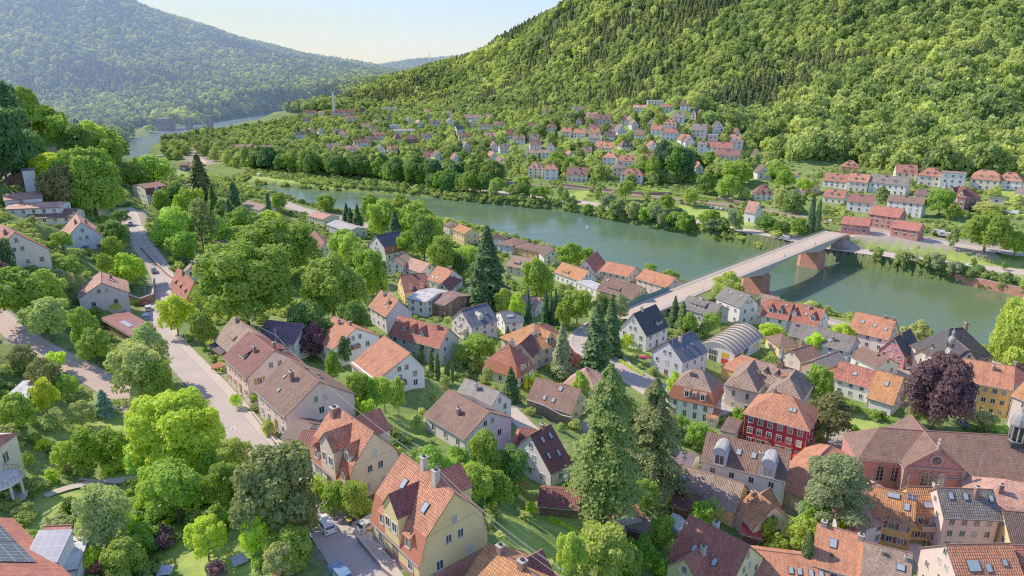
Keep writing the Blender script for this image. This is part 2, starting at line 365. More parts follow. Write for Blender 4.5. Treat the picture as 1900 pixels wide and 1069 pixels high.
M['white'] = mk_surface('white_trim', (.72, .71, .69), (.8, .79, .77), 1.2, 9, .6)
M['wood'] = mk_surface('weathered_wood', (.16, .10, .065), (.24, .16, .11), 1.5, 9)
M['glass'] = mk_glass(); M['water'] = mk_water()
M['sand'] = mk_stone('red_sandstone', (.62, .25, .20), (.50, .18, .15), .6, .3, (.42, .25, .2))
M['pier'] = mk_stone('pier_sandstone', (.64, .26, .17), (.54, .20, .14), 1.2, .6, (.40, .24, .18))
M['brickred'] = mk_stone('dark_brick', (.24, .09, .08), (.18, .07, .06), .3, .12)
M['rubble'] = mk_stone('garden_wall_stone', (.30, .18, .14), (.22, .14, .11), .5, .25)
M['chim'] = mk_stone('chimney_brick', (.33, .15, .11), (.26, .12, .09), .25, .1)
M['solar'] = mk_panel('solar_cells', (.05, .055, .10), (.5, .5, .55), 1.0, 1.6)
M['solarl'] = mk_panel('pale_solar_cells', (.30, .30, .42), (.62, .62, .68), 1.0, 1.6, .3)
M['ghouse'] = mk_panel('greenhouse_glass', (.42, .48, .52), (.8, .8, .8), .8, 1.2)
SUN = 5.0; SKY = .15; HAZE = .0006; GAM = 1.42
# ---------------------------------------------------------------- windows, chimneys, dormers: shared unit meshes
def unit_window(style=0):
    b = MB(); w, h = .5, .65
    for x0, x1, z0, z1 in ((-w-.09, -w, -h-.07, h+.09), (w, w+.09, -h-.07, h+.09), (-w, w, h, h+.09), (-w, w, -h-.07, -h)):
        b.box(x0, x1, -.07, .04, z0, z1)
    b.box(-.03, .03, -.045, .02, -h, h)
    if style == 1: b.box(-w, w, -.043, .02, .18, .23)
    b.box(-w-.14, w+.14, -.14, .0, -h-.13, -h-.07, 1)
    return b.mesh('window', [M['white'], M['kerb']])
def unit_pane():
    b = MB(); b.box(-.5, .5, -.025, .0, -.65, .65); return b.mesh('pane', [M['glass']])
def unit_farwin():
    b = MB(); b.box(-.5, .5, -.04, .0, -.65, .65, 0); b.box(-.62, .62, -.07, -.045, .65, .75, 1); b.box(-.62, .62, -.1, -.0, -.78, -.66, 1)
    b.box(-.03, .03, -.055, -.04, -.65, .65, 1); return b.mesh('window', [M['glass'], M['white']])
def unit_shutter():
    b = MB(); b.box(-.26, .26, -.06, .0, -.68, .68)
    for i in range(6): b.box(-.2, .2, -.08, -.06, -.58+i*.2, -.48+i*.2)
    return b.mesh('shutter', [M['oc']])
WIN = [unit_window(0), unit_window(1)]; PANE = unit_pane(); FWIN = unit_farwin(); SHUT = unit_shutter()
DOORM = None
def unit_door():
    b = MB(); b.box(-.5, .5, -.05, 0, 0, 2.1); b.box(-.6, -.5, -.09, .02, 0, 2.2); b.box(.5, .6, -.09, .02, 0, 2.2); b.box(-.5, .5, -.09, .02, 2.1, 2.2); b.box(-.3, .3, -.07, -.05, 1.2, 1.8, 1)
    b.box(-.7, .7, -.5, 0, -.18, -.02, 2); return b.mesh('door', [M['oc'], M['glass'], M['kerb']])
DOORM = unit_door()
def window(root, x, y, z, rz, w=1.0, h=1.3, near=True, shut=None, style=0, name='window', frame=None):
    if near:
        o = obj(name, WIN[style], root, None, (x, y, z), (0, 0, rz), (w, 1, h/1.3))
        obj('pane', PANE, o)
        if shut:
            for s in (-1, 1):
                d = s*(w*.5+.36); obj('shutter', SHUT, root, shut, (x+d*math.cos(rz), y+d*math.sin(rz), z), (0, 0, rz), (1, 1, h/1.3))
    else: obj(name, FWIN, root, None, (x, y, z), (0, 0, rz), (w, 1, h/1.3))
def chimney(parent, x, y, z0, h=1.6, s=.55, mat='chim', cap=True):
    b = MB(); b.box(x-s/2, x+s/2, y-s/2, y+s/2, z0-1.2, z0+h)
    b.box(x-s/2-.08, x+s/2+.08, y-s/2-.08, y+s/2+.08, z0+h, z0+h+.12, 1)
    if cap:
        b.box(x-s/4, x+s/4, y-s/4, y+s/4, z0+h+.12, z0+h+.35, 2)
    return b.build('chimney', [M[mat], M['conc'], M['dark']], parent)
# ---------------------------------------------------------------- roof profiles
def ring_set(kind, L, W, rh, r=.5, br=None):
    w, l = W/2, L/2; yr = (r-.5)*W
    if kind in ('gable',): return [(-w, w, l, 0), (yr, yr, l, rh)]
    if kind == 'shed': return [(-w, w, l, 0), (w, w, l, rh)]
    if kind == 'hip': return [(-w, w, l, 0), (0, 0, max(.05, l-w*.95), rh)]
    if kind == 'half': return [(-w, w, l, 0), (-.4*w, .4*w, l, .6*rh), (0, 0, max(.05, l-.4*w), rh)]
    bh, bi = br or (2.5, .9)
    if kind == 'mansard': return [(-w, w, l, 0), (-w+bi, w-bi, l, bh), (0, 0, l, rh)]
    if kind == 'manship': return [(-w, w, l, 0), (-w+bi, w-bi, l-bi, bh), (0, 0, max(.05, l-w*.9), rh)]
    if kind == 'flat': return [(-w, w, l, 0), (-w, w, l, .02)]
def build_roof(parent, rings, color, mat, color2=None, o=.45, t=.22):
    """tiled shell: outer skin, underside and verge boards"""
    b = MB(); rs = [list(q) for q in rings]
    ny = len(rs)
    # eave overhang
    dz = rs[1][3]-rs[0][3]; dy0 = max(rs[1][0]-rs[0][0], 0); dy1 = max(rs[0][1]-rs[1][1], 0)
    sl0 = dz/dy0 if dy0 > .01 else 0; sl1 = dz/dy1 if dy1 > .01 else 0
    vertical = [abs(rs[i][2]-rs[i+1][2]) < .01 for i in range(ny-1)]
    oz = o*min(max(sl0, sl1), 1.6)
    if dy0 > .01: rs[0][0] -= o if sl0 <= 1.6 else oz/sl0
    if dy1 > .01: rs[0][1] += o if sl1 <= 1.6 else oz/sl1
    rs[0][3] -= oz*(1 if dy0 > .01 or dy1 > .01 else 0)
    if not vertical[0]: rs[0][2] += o
    for i in range(ny):
        if (i < ny-1 and vertical[i]) or (i > 0 and vertical[i-1]): rs[i][2] += .28
    for i in range(ny): rs[i][3] += .12
    def P(i, sx, sy, dzz=0): q = rs[i]; return (sx*q[2], q[0] if sy < 0 else q[1], q[3]+dzz)
    for i in range(ny-1):
        mi = 1 if (color2 is not None and i == 0) else 0
        for sy in (-1, 1):
            if abs(P(i, 1, sy)[1]-P(i+1, 1, sy)[1]) < .005 and kind_shed: continue
            q = [P(i, -1, sy), P(i, 1, sy), P(i+1, 1, sy), P(i+1, -1, sy)]
            b.quad_auto(q, mi, flip=sy > 0)
            q = [(x, y, z-t) for x, y, z in q]; b.quad_auto(q, 2, flip=sy < 0)
            for sx in (-1, 1):
                if vertical[i]:
                    a1, a2 = P(i, sx, sy), P(i+1, sx, sy)
                    b.quad_auto([a1, a2, (a2[0], a2[1], a2[2]-t), (a1[0], a1[1], a1[2]-t)], 2, flip=(sx*sy > 0))
        if not vertical[i]:
            for sx in (-1, 1):
                q = [P(i, sx, -1), P(i, sx, 1), P(i+1, sx, 1), P(i+1, sx, -1)]
                if abs(q[2][1]-q[3][1]) < .01: q = q[:3]
                b.quad_auto(q, mi, flip=sx < 0)
    for sy in (-1, 1):   # eave fascia
        q = [P(0, -1, sy), P(0, 1, sy)]; q += [(q[1][0], q[1][1], q[1][2]-t), (q[0][0], q[0][1], q[0][2]-t)]; b.quad_auto(q, 2, flip=sy < 0)
    if not vertical[0]:
        for sx in (-1, 1):
            q = [P(0, sx, -1), P(0, sx, 1)]; q += [(q[1][0], q[1][1], q[1][2]-t), (q[0][0], q[0][1], q[0][2]-t)]; b.quad_auto(q, 2, flip=sx > 0)
    # ridge tiles
    tp = rs[-1]
    if abs(tp[0]-tp[1]) < .01: b.bar((-tp[2], tp[0], tp[3]), (tp[2], tp[0], tp[3]), .11, 3, 5)
    return b
kind_shed = False
def house_body(parent, L, W, wh, rings, color, base=4.0, wallmat='wall', plinth=None):
    b = MB(); w, l = W/2, L/2
    b.box(-l, l, -w, w, -base, wh)
    for i in range(len(rings)-1):
        a, c = rings[i], rings[i+1]
        if abs(a[2]-c[2]) < .01 and c[3]-a[3] > .1:
            for sx in (-1, 1):
                q = [(sx*a[2], a[0], wh+a[3]), (sx*a[2], a[1], wh+a[3]), (sx*a[2], c[1], wh+c[3]-.05), (sx*a[2], c[0], wh+c[3]-.05)]
                if abs(c[0]-c[1]) < .01: q = q[:3]
                b.quad_auto(q, 0, flip=sx < 0)
            for sy in (0, 1):
                if abs(a[sy]-c[sy]) < .01:
                    q = [(-l, a[sy], wh+a[3]), (l, a[sy], wh+a[3]), (l, a[sy], wh+c[3]-.05), (-l, a[sy], wh+c[3]-.05)]; b.quad_auto(q, 0, flip=sy > 0)
    if plinth: b.box(-l-.05, l+.05, -w-.05, w+.05, -base, .7, 1)
    return b.build('wall', [M[wallmat], M['sand']], parent, color)
def prof_y(rings, z, side):
    """distance from centre of the roof surface at height z above the eave, on side -1/+1"""
    k = 0 if side < 0 else 1
    if z <= rings[0][3]: return rings[0][k]
    for a, c in zip(rings, rings[1:]):
        if a[3] <= z <= c[3]:
            f = (z-a[3])/max(c[3]-a[3], 1e-6); return a[k]*(1-f)+c[k]*f
    return rings[-1][k]
def prof_z(rings, y, side):
    k = 0 if side < 0 else 1
    for a, c in zip(rings, rings[1:]):
        lo, hi = sorted((a[k], c[k]))
        if lo-1e-6 <= y <= hi+1e-6 and hi-lo > 1e-6:
            f = (y-a[k])/(c[k]-a[k]); return a[3]*(1-f)+c[3]*f
    return rings[0][3]
def dormer(root, rings, wh, side, x, zb, w, h, rr, wallc, roofc, kind='gable', near=True, nwin=1, mat='tile'):
    zt = rings[-1][3]
    yf = prof_y(rings, zb, side) - side*(-.02 if zb > .05 else -.25)
    yb = prof_y(rings, min(zb+h, zt-.05), side); yb2 = prof_y(rings, min(zb+h+rr, zt-.02), side)
    s = -side  # points into the roof
    z0, z1 = wh+zb-.3, wh+zb+h
    b = MB()
    def yy(v): return v
    for sx in (-1, 1):
        q = [(x+sx*w/2, yf, z0), (x+sx*w/2, yb, z1-.05), (x+sx*w/2, yf, z1)]; b.quad_auto(q, 0, flip=(sx*s < 0))
    q = [(x-w/2, yf, z0), (x+w/2, yf, z0), (x+w/2, yf, z1), (x-w/2, yf, z1)]; b.quad_auto(q, 0, flip=s < 0)
    if kind == 'gable':
        b.quad_auto([(x-w/2, yf, z1), (x+w/2, yf, z1), (x, yf, z1+rr)], 0, flip=s < 0)
    if kind == 'arch':
        n_ = 8; pts = [(x+w/2*math.cos(a), yf, z1+rr*math.sin(a)) for a in [math.pi*i/n_ for i in range(n_+1)]]
        b.quad_auto(pts, 0, flip=s > 0)
    d = b.build('dormer', M['wall'], root, wallc)
    rb = MB(); ov = .22; yo = yf - s*ov
    if kind == 'gable':
        zr = z1+rr+.08; zl = z1-rr*ov/(w/2)+.05
        for sx in (-1, 1):
            q = [(x+sx*(w/2+ov), yo, zl), (x, yo, zr), (x, yb2+s*.3, zr), (x+sx*(w/2+ov), yb+s*.3, zl)]
            rb.quad_auto(q, 0, flip=(sx*s > 0))
            q2 = [(a, b_, c-.12) for a, b_, c in q]; rb.quad_auto(q2, 1, flip=(sx*s < 0))
            rb.quad_auto([q[0], q[1], q2[1], q2[0]], 1, flip=(sx*s < 0))
    elif kind == 'shed':
        zr = min(z1+rr, wh+zt); q = [(x-w/2-ov, yo, z1-.02), (x+w/2+ov, yo, z1-.02), (x+w/2+ov, yb2+s*.1, zr+.05), (x-w/2-ov, yb2+s*.1, zr+.05)]
        rb.quad_auto(q, 0, flip=s < 0); q2 = [(a, b_, c-.14) for a, b_, c in q]; rb.quad_auto([q[0], q[1], q2[1], q2[0]], 1, flip=s > 0)
        for i, j in ((0, 3), (1, 2)): rb.quad_auto([q[i], q[j], q2[j], q2[i]], 1)
    else:
        n_ = 8; A_ = [math.pi*i/n_ for i in range(n_+1)]
        for i in range(n_):
            a0, a1 = A_[i], A_[i+1]; k0, k1 = w/2+.15, rr+.15
            p = [(x+k0*math.cos(a0), yo, z1+k1*math.sin(a0)), (x+k0*math.cos(a1), yo, z1+k1*math.sin(a1))]
            e = [(p[1][0], prof_y(rings, min(p[1][2]-wh, zt), side)+s*.2, p[1][2]), (p[0][0], prof_y(rings, min(p[0][2]-wh, zt), side)+s*.2, p[0][2])]
            rb.quad_auto(p+e, 0, flip=s > 0)
            # pale rim
            i0, i1 = w/2-.1, rr-.1
            rb.quad_auto([p[0], p[1], (x+i0*math.cos(a1), yo, z1+i1*math.sin(a1)), (x+i0*math.cos(a0), yo, z1+i1*math.sin(a0))], 1, flip=s < 0)
    obj('dormer_roof', rb.mesh('dormer_roof', [M[mat], M['oc'] if kind == 'arch' else M['wood']]), d, roofc)
    rz = 0 if side < 0 else math.pi
    if nwin:
        ww = min(1.0, (w-.5)/nwin) if kind != 'arch' else w*.62; hh = min(1.4, h-.25) if kind != 'arch' else h*.75
        for i in range(nwin):
            xx = x+(i-(nwin-1)/2)*(w-.2)/nwin
            o = obj('window', WIN[0] if near else FWIN, d, None, (xx, yf-s*.01, (z0+.3+z1)/2), (0, 0, rz), (ww, 1, hh/1.3))
            if near: obj('pane', PANE, o)
    return d
def on_slope(parent, rings, wh, side, x, f, w, h, kind='skylight'):
    """flush panel on the slope: f = fraction of rise of its centre"""
    zt = rings[-1][3]; z = zt*f; y = prof_y(rings, z, side); y2 = prof_y(rings, z+.05, side)
    dz, dy = .05, abs(y2-y); a = math.atan2(dz, max(dy, 1e-4))
    b = MB()
    if kind == 'skylight':
        b.box(-w/2-.08, w/2+.08, -h/2-.08, h/2+.08, .0, .16, 0); b.box(-w/2, w/2, -h/2, h/2, .16, .175, 1); mats = [M['dark'], M['skyl']]
    else:
        b.box(-w/2, w/2, -h/2, h/2, .05, .13, 0); mats = [M['solar' if kind == 'solar_panel' else 'solarl']]
    o = obj('skylight' if kind == 'skylight' else 'solar_panel', b.mesh('panel', mats), parent)
    o.location = (x, y, wh+z+.14); o.rotation_euler = (a, 0, 0) if side < 0 else (a, 0, math.pi)
    return o
t_ = NT('skylight_glass', .1, .8); t_.base((.35, .42, .50)); M['skyl'] = t_.m
# ---------------------------------------------------------------- colours (base colours, some walls tinted with shade)
C = dict(white=(.78,.76,.73), cream=(.74,.66,.52), beige=(.66,.54,.42), yellow=(.78,.56,.24), ochre=(.72,.42,.12), orange=(.75,.36,.14), pink=(.74,.56,.50), lilac=(.70,.62,.66),
  lav=(.60,.60,.70), red=(.30,.028,.035), hotpink=(.70,.22,.24), grey=(.48,.46,.44), sandw=(.45,.30,.22), bluew=(.50,.56,.68), brickw=(.30,.13,.09), lemon=(.78,.68,.34), brown=(.22,.11,.08), dkw=(.10,.05,.07),
  rsal=(.50,.17,.09), rorange=(.58,.19,.07), rred=(.38,.11,.07), rmaroon=(.24,.075,.065), rbrown=(.25,.135,.10), rtan=(.36,.24,.18), rgrey=(.22,.20,.19), rdark=(.055,.052,.065), rblue=(.10,.12,.165), rpink=(.46,.23,.17), rdkbr=(.15,.09,.08),
  rlgrey=(.40,.40,.42), rgreen=(.09,.15,.12), rpurple=(.16,.11,.15), rbright=(.42,.13,.095), rsolar=(.05,.06,.10))
SH_LIL = (.35, .33, .48); SH_OR = (.55, .22, .05); SH_BR = (.25, .14, .11)
landmarks = []   # (nick, px, py)
footprints = []  # (x, y, radius) and frames for keeping plants out of buildings
def frame_from(P0, P1, P2, off):
    """corner pixels (or metres) -> centre, angle, L, W, ground z.  P0 is the corner, P1 along the ridge, P2 across."""
    A_ = hit(P0[0], P0[1], off); z = A_.z; a2 = Vector((A_.x, A_.y)); view = a2.normalized()
    def vec(p): x, y = at_z(p[0], p[1], z); return Vector((x, y))-a2
    if isinstance(P1, tuple) and isinstance(P2, tuple):
        u, v = vec(P1), vec(P2)
        # share the angular error by length
        if u.length*1.0 >= v.length: uh = u.normalized()
        else:
            vh = v.normalized(); uh = Vector((vh.y, -vh.x)); uh = uh if uh.dot(u) > 0 else -uh
        vh = Vector((-uh.y, uh.x)); vh = vh if vh.dot(v) > 0 else -vh
        L = max(u.dot(uh), 3); W = max(v.dot(vh), 3)
    elif isinstance(P1, tuple):
        u = vec(P1); uh = u.normalized(); vh = Vector((-uh.y, uh.x)); vh = vh if vh.dot(view) > 0 else -vh; L = u.length; W = P2
    else:
        v = vec(P2); vh = v.normalized(); uh = Vector((-vh.y, vh.x)); uh = uh if uh.dot(view) > 0 else -uh; L = P1; W = v.length
    c = a2+uh*L/2+vh*W/2
    # local x along +-uh so that local y = +vh
    if uh.x*vh.y-uh.y*vh.x < 0: uh = -uh
    return c, math.atan2(uh.y, uh.x), L, W, z-off
def frame_ridge(R0, R1, W, off, z=None):
    if z is None:
        mid = ((R0[0]+R1[0])/2, (R0[1]+R1[1])/2); A_ = hit(mid[0], mid[1], off); z = A_.z
    p, q = Vector(at_z(R0[0], R0[1], z)), Vector(at_z(R1[0], R1[1], z)); c = (p+q)/2; u = (q-p); L = max(u.length, 2); u.normalize()
    v = Vector((-u.y, u.x))
    if v.dot(c.normalized()) < 0: u = -u
    return c, math.atan2(u.y, u.x), L, W, z-off
def facade_windows(root, c, ang, L, W, wh, rings, near, spec, rootinv=None):
    """regular openings on the facades one can see"""
    st = spec.get('st') or max(1, int(round(wh/2.9))); ww, wz = spec.get('ws', (1.0, 1.3)); shut = spec.get('sh'); style = spec.get('style', 0)
    skip = spec.get('skip', '')
    for nm, n_, half, span in (('f', (0, -1), W/2, L), ('b', (0, 1), W/2, L), ('r', (1, 0), L/2, W), ('l', (-1, 0), L/2, W)):
        if nm in skip: continue
        wn = Vector((n_[0]*math.cos(ang)-n_[1]*math.sin(ang), n_[0]*math.sin(ang)+n_[1]*math.cos(ang)))
        pc = Vector((c.x, c.y))+wn*half
        if wn.dot(-pc.normalized()) < .02: continue
        rz = {'f': 0, 'b': math.pi, 'r': math.pi/2, 'l': -math.pi/2}[nm]
        sp = spec.get('sp', 3.1); k_ = max(1, int((span-1.2)/sp))
        if spec.get('n'+nm) is not None: k_ = spec['n'+nm]
        for s_ in range(st):
            z = 1.55+s_*(wh-.2)/st if st > 1 or wh > 2.6 else wh*.55
            for i in range(k_):
                if spec.get('gap') and (i*7+s_*3+int(abs(c.x))) % 5 == 0: continue
                t = (i-(k_-1)/2)*(span-1.0)/k_
                x, y = (t, n_[1]*half) if nm in 'fb' else (n_[0]*half, t)
                if nm == spec.get('door') and s_ == 0 and i == k_//2:
                    obj('door', DOORM, root, (.3, .16, .1), (x, y, .15), (0, 0, rz)); continue
                window(root, x+n_[0]*.012, y+n_[1]*.012, z, rz, ww, min(wz, wh-.6), near, shut if near else None, style)
        # attic openings in the gable
        if nm in 'rl' and abs(rings[0][2]-rings[1][2]) < .01 and rings[1][3] > .8:
            zt = rings[-1][3]; yc = (rings[-1][0]+rings[-1][1])/2
            lv = 1 if zt < 5.2 else 2
            for q in range(lv):
                z = wh+1.3+q*2.5
                if z+1.0 > wh+zt: break
                wd = W*(1-(z-wh+.8)/zt); kk = 2 if (wd > 3.6 and q == 0) else 1
                for i in range(kk): window(root, n_[0]*(half+.012), yc*(z-wh)/zt+(i-(kk-1)/2)*1.9, z, rz, ww*.85, min(wz, 1.15), near, shut if near and q == 0 and kk == 1 else None, style)
def add_body(root, fr, spec, wh, rh, kind, wc, rc, near, mat, z0):
    """one building volume (walls, roof, openings) under root, placed by fr"""
    global kind_shed
    c, ang, L, W, zg = fr
    if kind == 'hip' and spec.get('ridge'): L += W*.95
    if kind == 'manship' and spec.get('ridge'): L += W*.9
    rings = ring_set(kind, L, W, rh, spec.get('r', .5), spec.get('br')); kind_shed = kind == 'shed'
    before = set(root.children)
    house_body(root, L, W, wh, rings, wc, spec.get('base', 4.0), spec.get('wm', 'wall'), spec.get('plinth'))
    if kind == 'flat':
        b = MB(); b.box(-L/2-.3, L/2+.3, -W/2-.3, W/2+.3, wh+.01, wh+.28, 1); b.box(-L/2-.05, L/2+.05, -W/2-.05, W/2+.05, wh+.28, wh+.31, 0)
        rf = b.build('roof', [M[mat], M['oc']], root, rc); rings = ring_set('flat', L, W, .02)
    else:
        b = build_roof(root, rings, rc, mat, spec.get('rc2'), spec.get('o', .45)); rf = b.build('roof', [M[mat], M['roof2'], M['wood'], M['ridge']], root, rc)
        rf.location = (0, 0, wh)
    for q in spec.get('ch', []):
        x = (q[0]-.5)*L; y = (q[1]-.5)*W; side = -1 if y < 0 else 1; zz = wh+prof_z(rings, y, side)
        chimney(rf, x, y, zz-rf.location.z, *(q[2:]))
    for q in spec.get('sk', []): on_slope(root, rings, wh, q[0], (q[1]-.5)*L, q[2], q[3] if len(q) > 3 else .8, q[4] if len(q) > 4 else 1.2)
    for q in spec.get('pv', []): on_slope(root, rings, wh, q[0], (q[1]-.5)*L, q[2], q[3], q[4], q[5] if len(q) > 5 else 'solar_panel')
    for q in spec.get('do', []):
        side, u, zb, w, h, rr = q[:6]; kd = q[6] if len(q) > 6 else 'gable'; nw = q[7] if len(q) > 7 else 1
        dormer(root, rings, wh, side, (u-.5)*L, zb, w, h, rr, q[8] if len(q) > 8 else wc, q[9] if len(q) > 9 else rc, kd, near, nw, mat)
    for q in spec.get('ba', []):   # balconies: side letter, u, z, width, depth, colour
        sd_, u, z, w, dep, colr = q; b = MB()
        b.box(-w/2, w/2, -dep, 0, -.15, 0); b.box(-w/2, w/2, -dep, -dep+.08, .0, 1.0, 1); b.box(-w/2, -w/2+.08, -dep+.08, 0, 0, 1.0, 1); b.box(w/2-.08, w/2, -dep+.08, 0, 0, 1.0, 1)
        o = b.build('balcony', [M['conc'], M['oc']], root, colr)
        n_ = {'f': (0, -1), 'b': (0, 1), 'r': (1, 0), 'l': (-1, 0)}[sd_]
        o.location = ((u-.5)*L, n_[1]*W/2, z) if sd_ in 'fb' else (n_[0]*L/2, (u-.5)*W, z); o.rotation_euler = (0, 0, {'f': 0, 'b': math.pi, 'r': math.pi/2, 'l': -math.pi/2}[sd_])
    if not spec.get('nowin'): facade_windows(root, c, ang, L, W, wh, rings, near, spec)
    if near and kind != 'flat' and abs(rings[0][2]-(rings[1][2])) < .01 or kind == 'hip':   # gutters and downpipe
        b = MB(); b.bar((-L/2-.3, -W/2-.5, wh-.28), (L/2+.3, -W/2-.5, wh-.28), .07, 0, 5); b.bar((-L/2+.15, -W/2-.06, wh-.3), (-L/2+.15, -W/2-.06, -1), .05, 0, 5); b.bar((L/2-.15, -W/2-.06, wh-.3), (L/2-.15, -W/2-.06, -1), .05, 0, 5)
        if near: b.build('gutter', M['metalgrey'], root)
    # move this volume into place relative to root
    if root.get('_done'):
        mat_ = Matrix.Translation((c.x, c.y, z0)) @ Matrix.Rotation(ang, 4, 'Z')
        rel = root['_inv']; inv = Matrix.Rotation(-rel[3], 4, 'Z') @ Matrix.Translation((-rel[0], -rel[1], -rel[2]))
        T_ = inv @ mat_
        for ch in root.children:
            if ch not in before:
                mm = T_ @ Matrix.LocRotScale(ch.location, ch.rotation_euler.to_quaternion(), ch.scale)
                ch.location, q_, ch.scale = mm.decompose(); ch.rotation_euler = q_.to_euler()
    else:
        root.location = (c.x, c.y, z0); root.rotation_euler = (0, 0, ang); root['_done'] = 1; root['_inv'] = [c.x, c.y, z0, ang]
    footprints.append((c.x, c.y, ang, L/2+.6, W/2+.6, z0))
    return rings, L, W
t_ = NT('lower_roof_tiles', .8, .3); t_.base((.46, .13, .07)); t_.bump(t_.noise(4, 3, t_.coord('UV')), .5, .1); M['roof2'] = t_.m
t_ = NT('ridge_tiles', .8, .3); t_.base((.34, .15, .11)); M['ridge'] = t_.m
t_ = NT('zinc', .45, .5); t_.base((.33, .33, .34)); M['metalgrey'] = t_.m
for k_ in C:
    if k_[0] == 'r' and k_ not in ('red', 'rdark', 'rsolar'): C[k_] = tuple(min(.8, v*(1.2 if k_ in ('rbrown', 'rgrey', 'rdkbr', 'rpurple') else 1.3 if k_ in ('rtan', 'rmaroon', 'rblue', 'rgreen') else 1.7)) for v in C[k_])
    elif k_[0] != 'r' and k_ != 'dkw': C[k_] = tuple(min(.86, v*1.12) for v in C[k_])
allhouses = []
def house(nick, label, P0, P1, P2, wh, rh, kind='gable', wc='white', rc='rsal', mat='tile', cat='house', name='house', near=True, **spec):
    """E mode: P0,P1,P2 corner pixels. R mode: P2 is None -> P0,P1 ridge pixels, spec['w'] width."""
    wc_ = C[wc] if isinstance(wc, str) else wc; rc_ = C[rc] if isinstance(rc, str) else rc
    if P2 is None:
        fr = frame_ridge(P0, P1, spec['w'], wh+rh)
        if kind in ('hip', 'manship'): spec['ridge'] = 1
    else: fr = frame_from(P0, P1, P2, wh)
    root = empty(name, label=label, cat=cat)
    zg = fr[4]
    add_body(root, fr, spec, wh, rh, kind, wc_, rc_, near, mat, zg)
    for wg in spec.get('wings', []):
        s2 = dict(wg.get('spec', {})); zz = zg+wg['wh']+wg['rh']
        f2 = frame_ridge(wg['R0'], wg['R1'], wg['w'], wg['wh']+wg['rh'], zz)
        if wg.get('kind', 'gable') in ('hip', 'manship'): s2['ridge'] = 1
        add_body(root, f2, s2, wg['wh'], wg['rh'], wg.get('kind', 'gable'), C[wg['wc']] if 'wc' in wg else wc_, C[wg['rc']] if 'rc' in wg else rc_, near, mat, zg)
    for k_ in ('_done', '_inv'):
        if k_ in root: del root[k_]
    px, py, D = proj(fr[0].x, fr[0].y, zg+wh*.5)
    landmarks.append((nick, px, py)); allhouses.append(root)
    return root, fr
# ---------------------------------------------------------------- the town on the near bank
hs = house
hs('red-roofed house with orange shutters', 'long cream house with dull red tiled roof and orange wooden shutters on its gable', (459.6,700), (416.6,661), (560,671), 5.8, 4.3, 'gable', 'pink', 'rmaroon', wc2=1,
   ch=[(.62,.32,1.3,.6),(.75,.62,1.4,.6)], do=[(-1,.42,1.2,3.0,1.0,1.2,'shed',0),(1,.6,1.4,4.0,1.0,.9,'shed',2)], sh=SH_OR, door='f')
hs('brown-roofed house by the street', 'large plain house with brown tiled roof, double chimney and blank white gable tinted pink for shade', (531,770.5), (476,723), (655,729), 5.3, 4.6, 'gable', 'pink', 'rbrown',  # white walls, the pinkish shade is put into their colour
   ch=[(.50,.33,1.9,.8),], sk=[(-1,.3,.62,.5,.7),(-1,.45,.3,.5,.7),(1,.3,.7,.8,.9),(1,.5,.6,.8,.9),(1,.7,.7,.8,.9)], nr=1, nl=1, door='f')
hs('beige mansard house', 'beige mansard house with orange lower roof, big gabled dormer and lilac shutters', (645,901), (576,843), (745,857), 3.3, 7.2, 'mansard', 'beige', 'rsal', br=(2.9,1.0),
   rc2=1, do=[(-1,.55,.0,4.4,4.6,2.2,'gable',2),(-1,.18,.1,1.6,2.0,.8,'gable',1,C['beige'],C['rmaroon']),(-1,.90,.1,1.5,1.7,.7,'gable',1,C['orange'],C['rsal']),(-1,.86,3.1,1.9,1.5,1.2,'gable',1),(1,.5,.3,6,4.6,2.4,'gable',2,C['beige'],C['rmaroon'])],  # maroon dormer roofs paint in the shade of right-facing slopes
   ch=[(.12,.42,1.3,1.1)], sh=SH_LIL, nr=2, st=1, door='f')
hs('yellow mansard house', 'bright yellow mansard house with salmon tiled roof, two chimneys and big central dormer', (779,1043), (690,960), (900.8,976), 3.5, 7.8, 'mansard', 'yellow', 'rsal', br=(3.2,.9),
   rc2=1, do=[(-1,.48,.0,3.6,4.4,2.4,'gable',2,C['yellow'],C['rmaroon']),(-1,.22,.3,1.3,1.9,.6,'shed',1,C['orange'],C['rsal']),(-1,.76,.3,1.3,1.9,.6,'shed',1,C['orange'],C['rsal']),(1,.5,.6,5.5,4.4,2.2,'gable',1,C['yellow'],C['rmaroon'])],  # salmon dormers coloured maroon, shade of their right slopes painted in
   ch=[(.42,.52,2.0,.8,'conc'),(.72,.47,2.0,.8,'conc')], sk=[(-1,.30,.72,.8,1.3),(-1,.78,.66,.8,1.3)], nr=2, st=1, plinth=1, door='f')
hs('orange-roofed house at the bottom edge', 'house at the bottom edge with bright orange tiled roof and a maroon cross gable', (907,1010), (1010,1082), None, 5.2, 4.4, 'gable', 'cream', 'rorange', w=12,
   ch=[(.22,.5,1.0,.8),(.62,.5,1.0,.9)], wings=[dict(R0=(1004,1022),R1=(960,1046),w=8,wh=5.2,rh=4.0,rc='rmaroon')])
hs('mottled tan-roofed house', 'old house with mottled tan tiles half hidden beneath the great trees', (434,588), (481,623), None, 5.3, 4.6, 'gable', 'cream', 'rtan', w=10, do=[(-1,.4,1.4,3.2,.7,.9,'shed',0)], ch=[(.2,.45,1.2,.7)])
hs('dark purple-roofed house', 'house with plain dark purple roof and a satellite dish beside the great trees', (545,637), (478,628), 9, 4.6, 3.4, 'gable', 'white', 'rpurple')
hs('white house with gable balcony', 'white house with salmon roof and a small dark balcony high on its gable', (618.8,646.4), (584,622), (703.4,623.2), 5.3, 3.7, 'gable', 'white', 'rsal',
   ba=[('r',.45,3.9,2.2,1.1,C['brown'])], ch=[(.4,.42,1.3,.6),(.75,.5,1,.6)], nr=2)
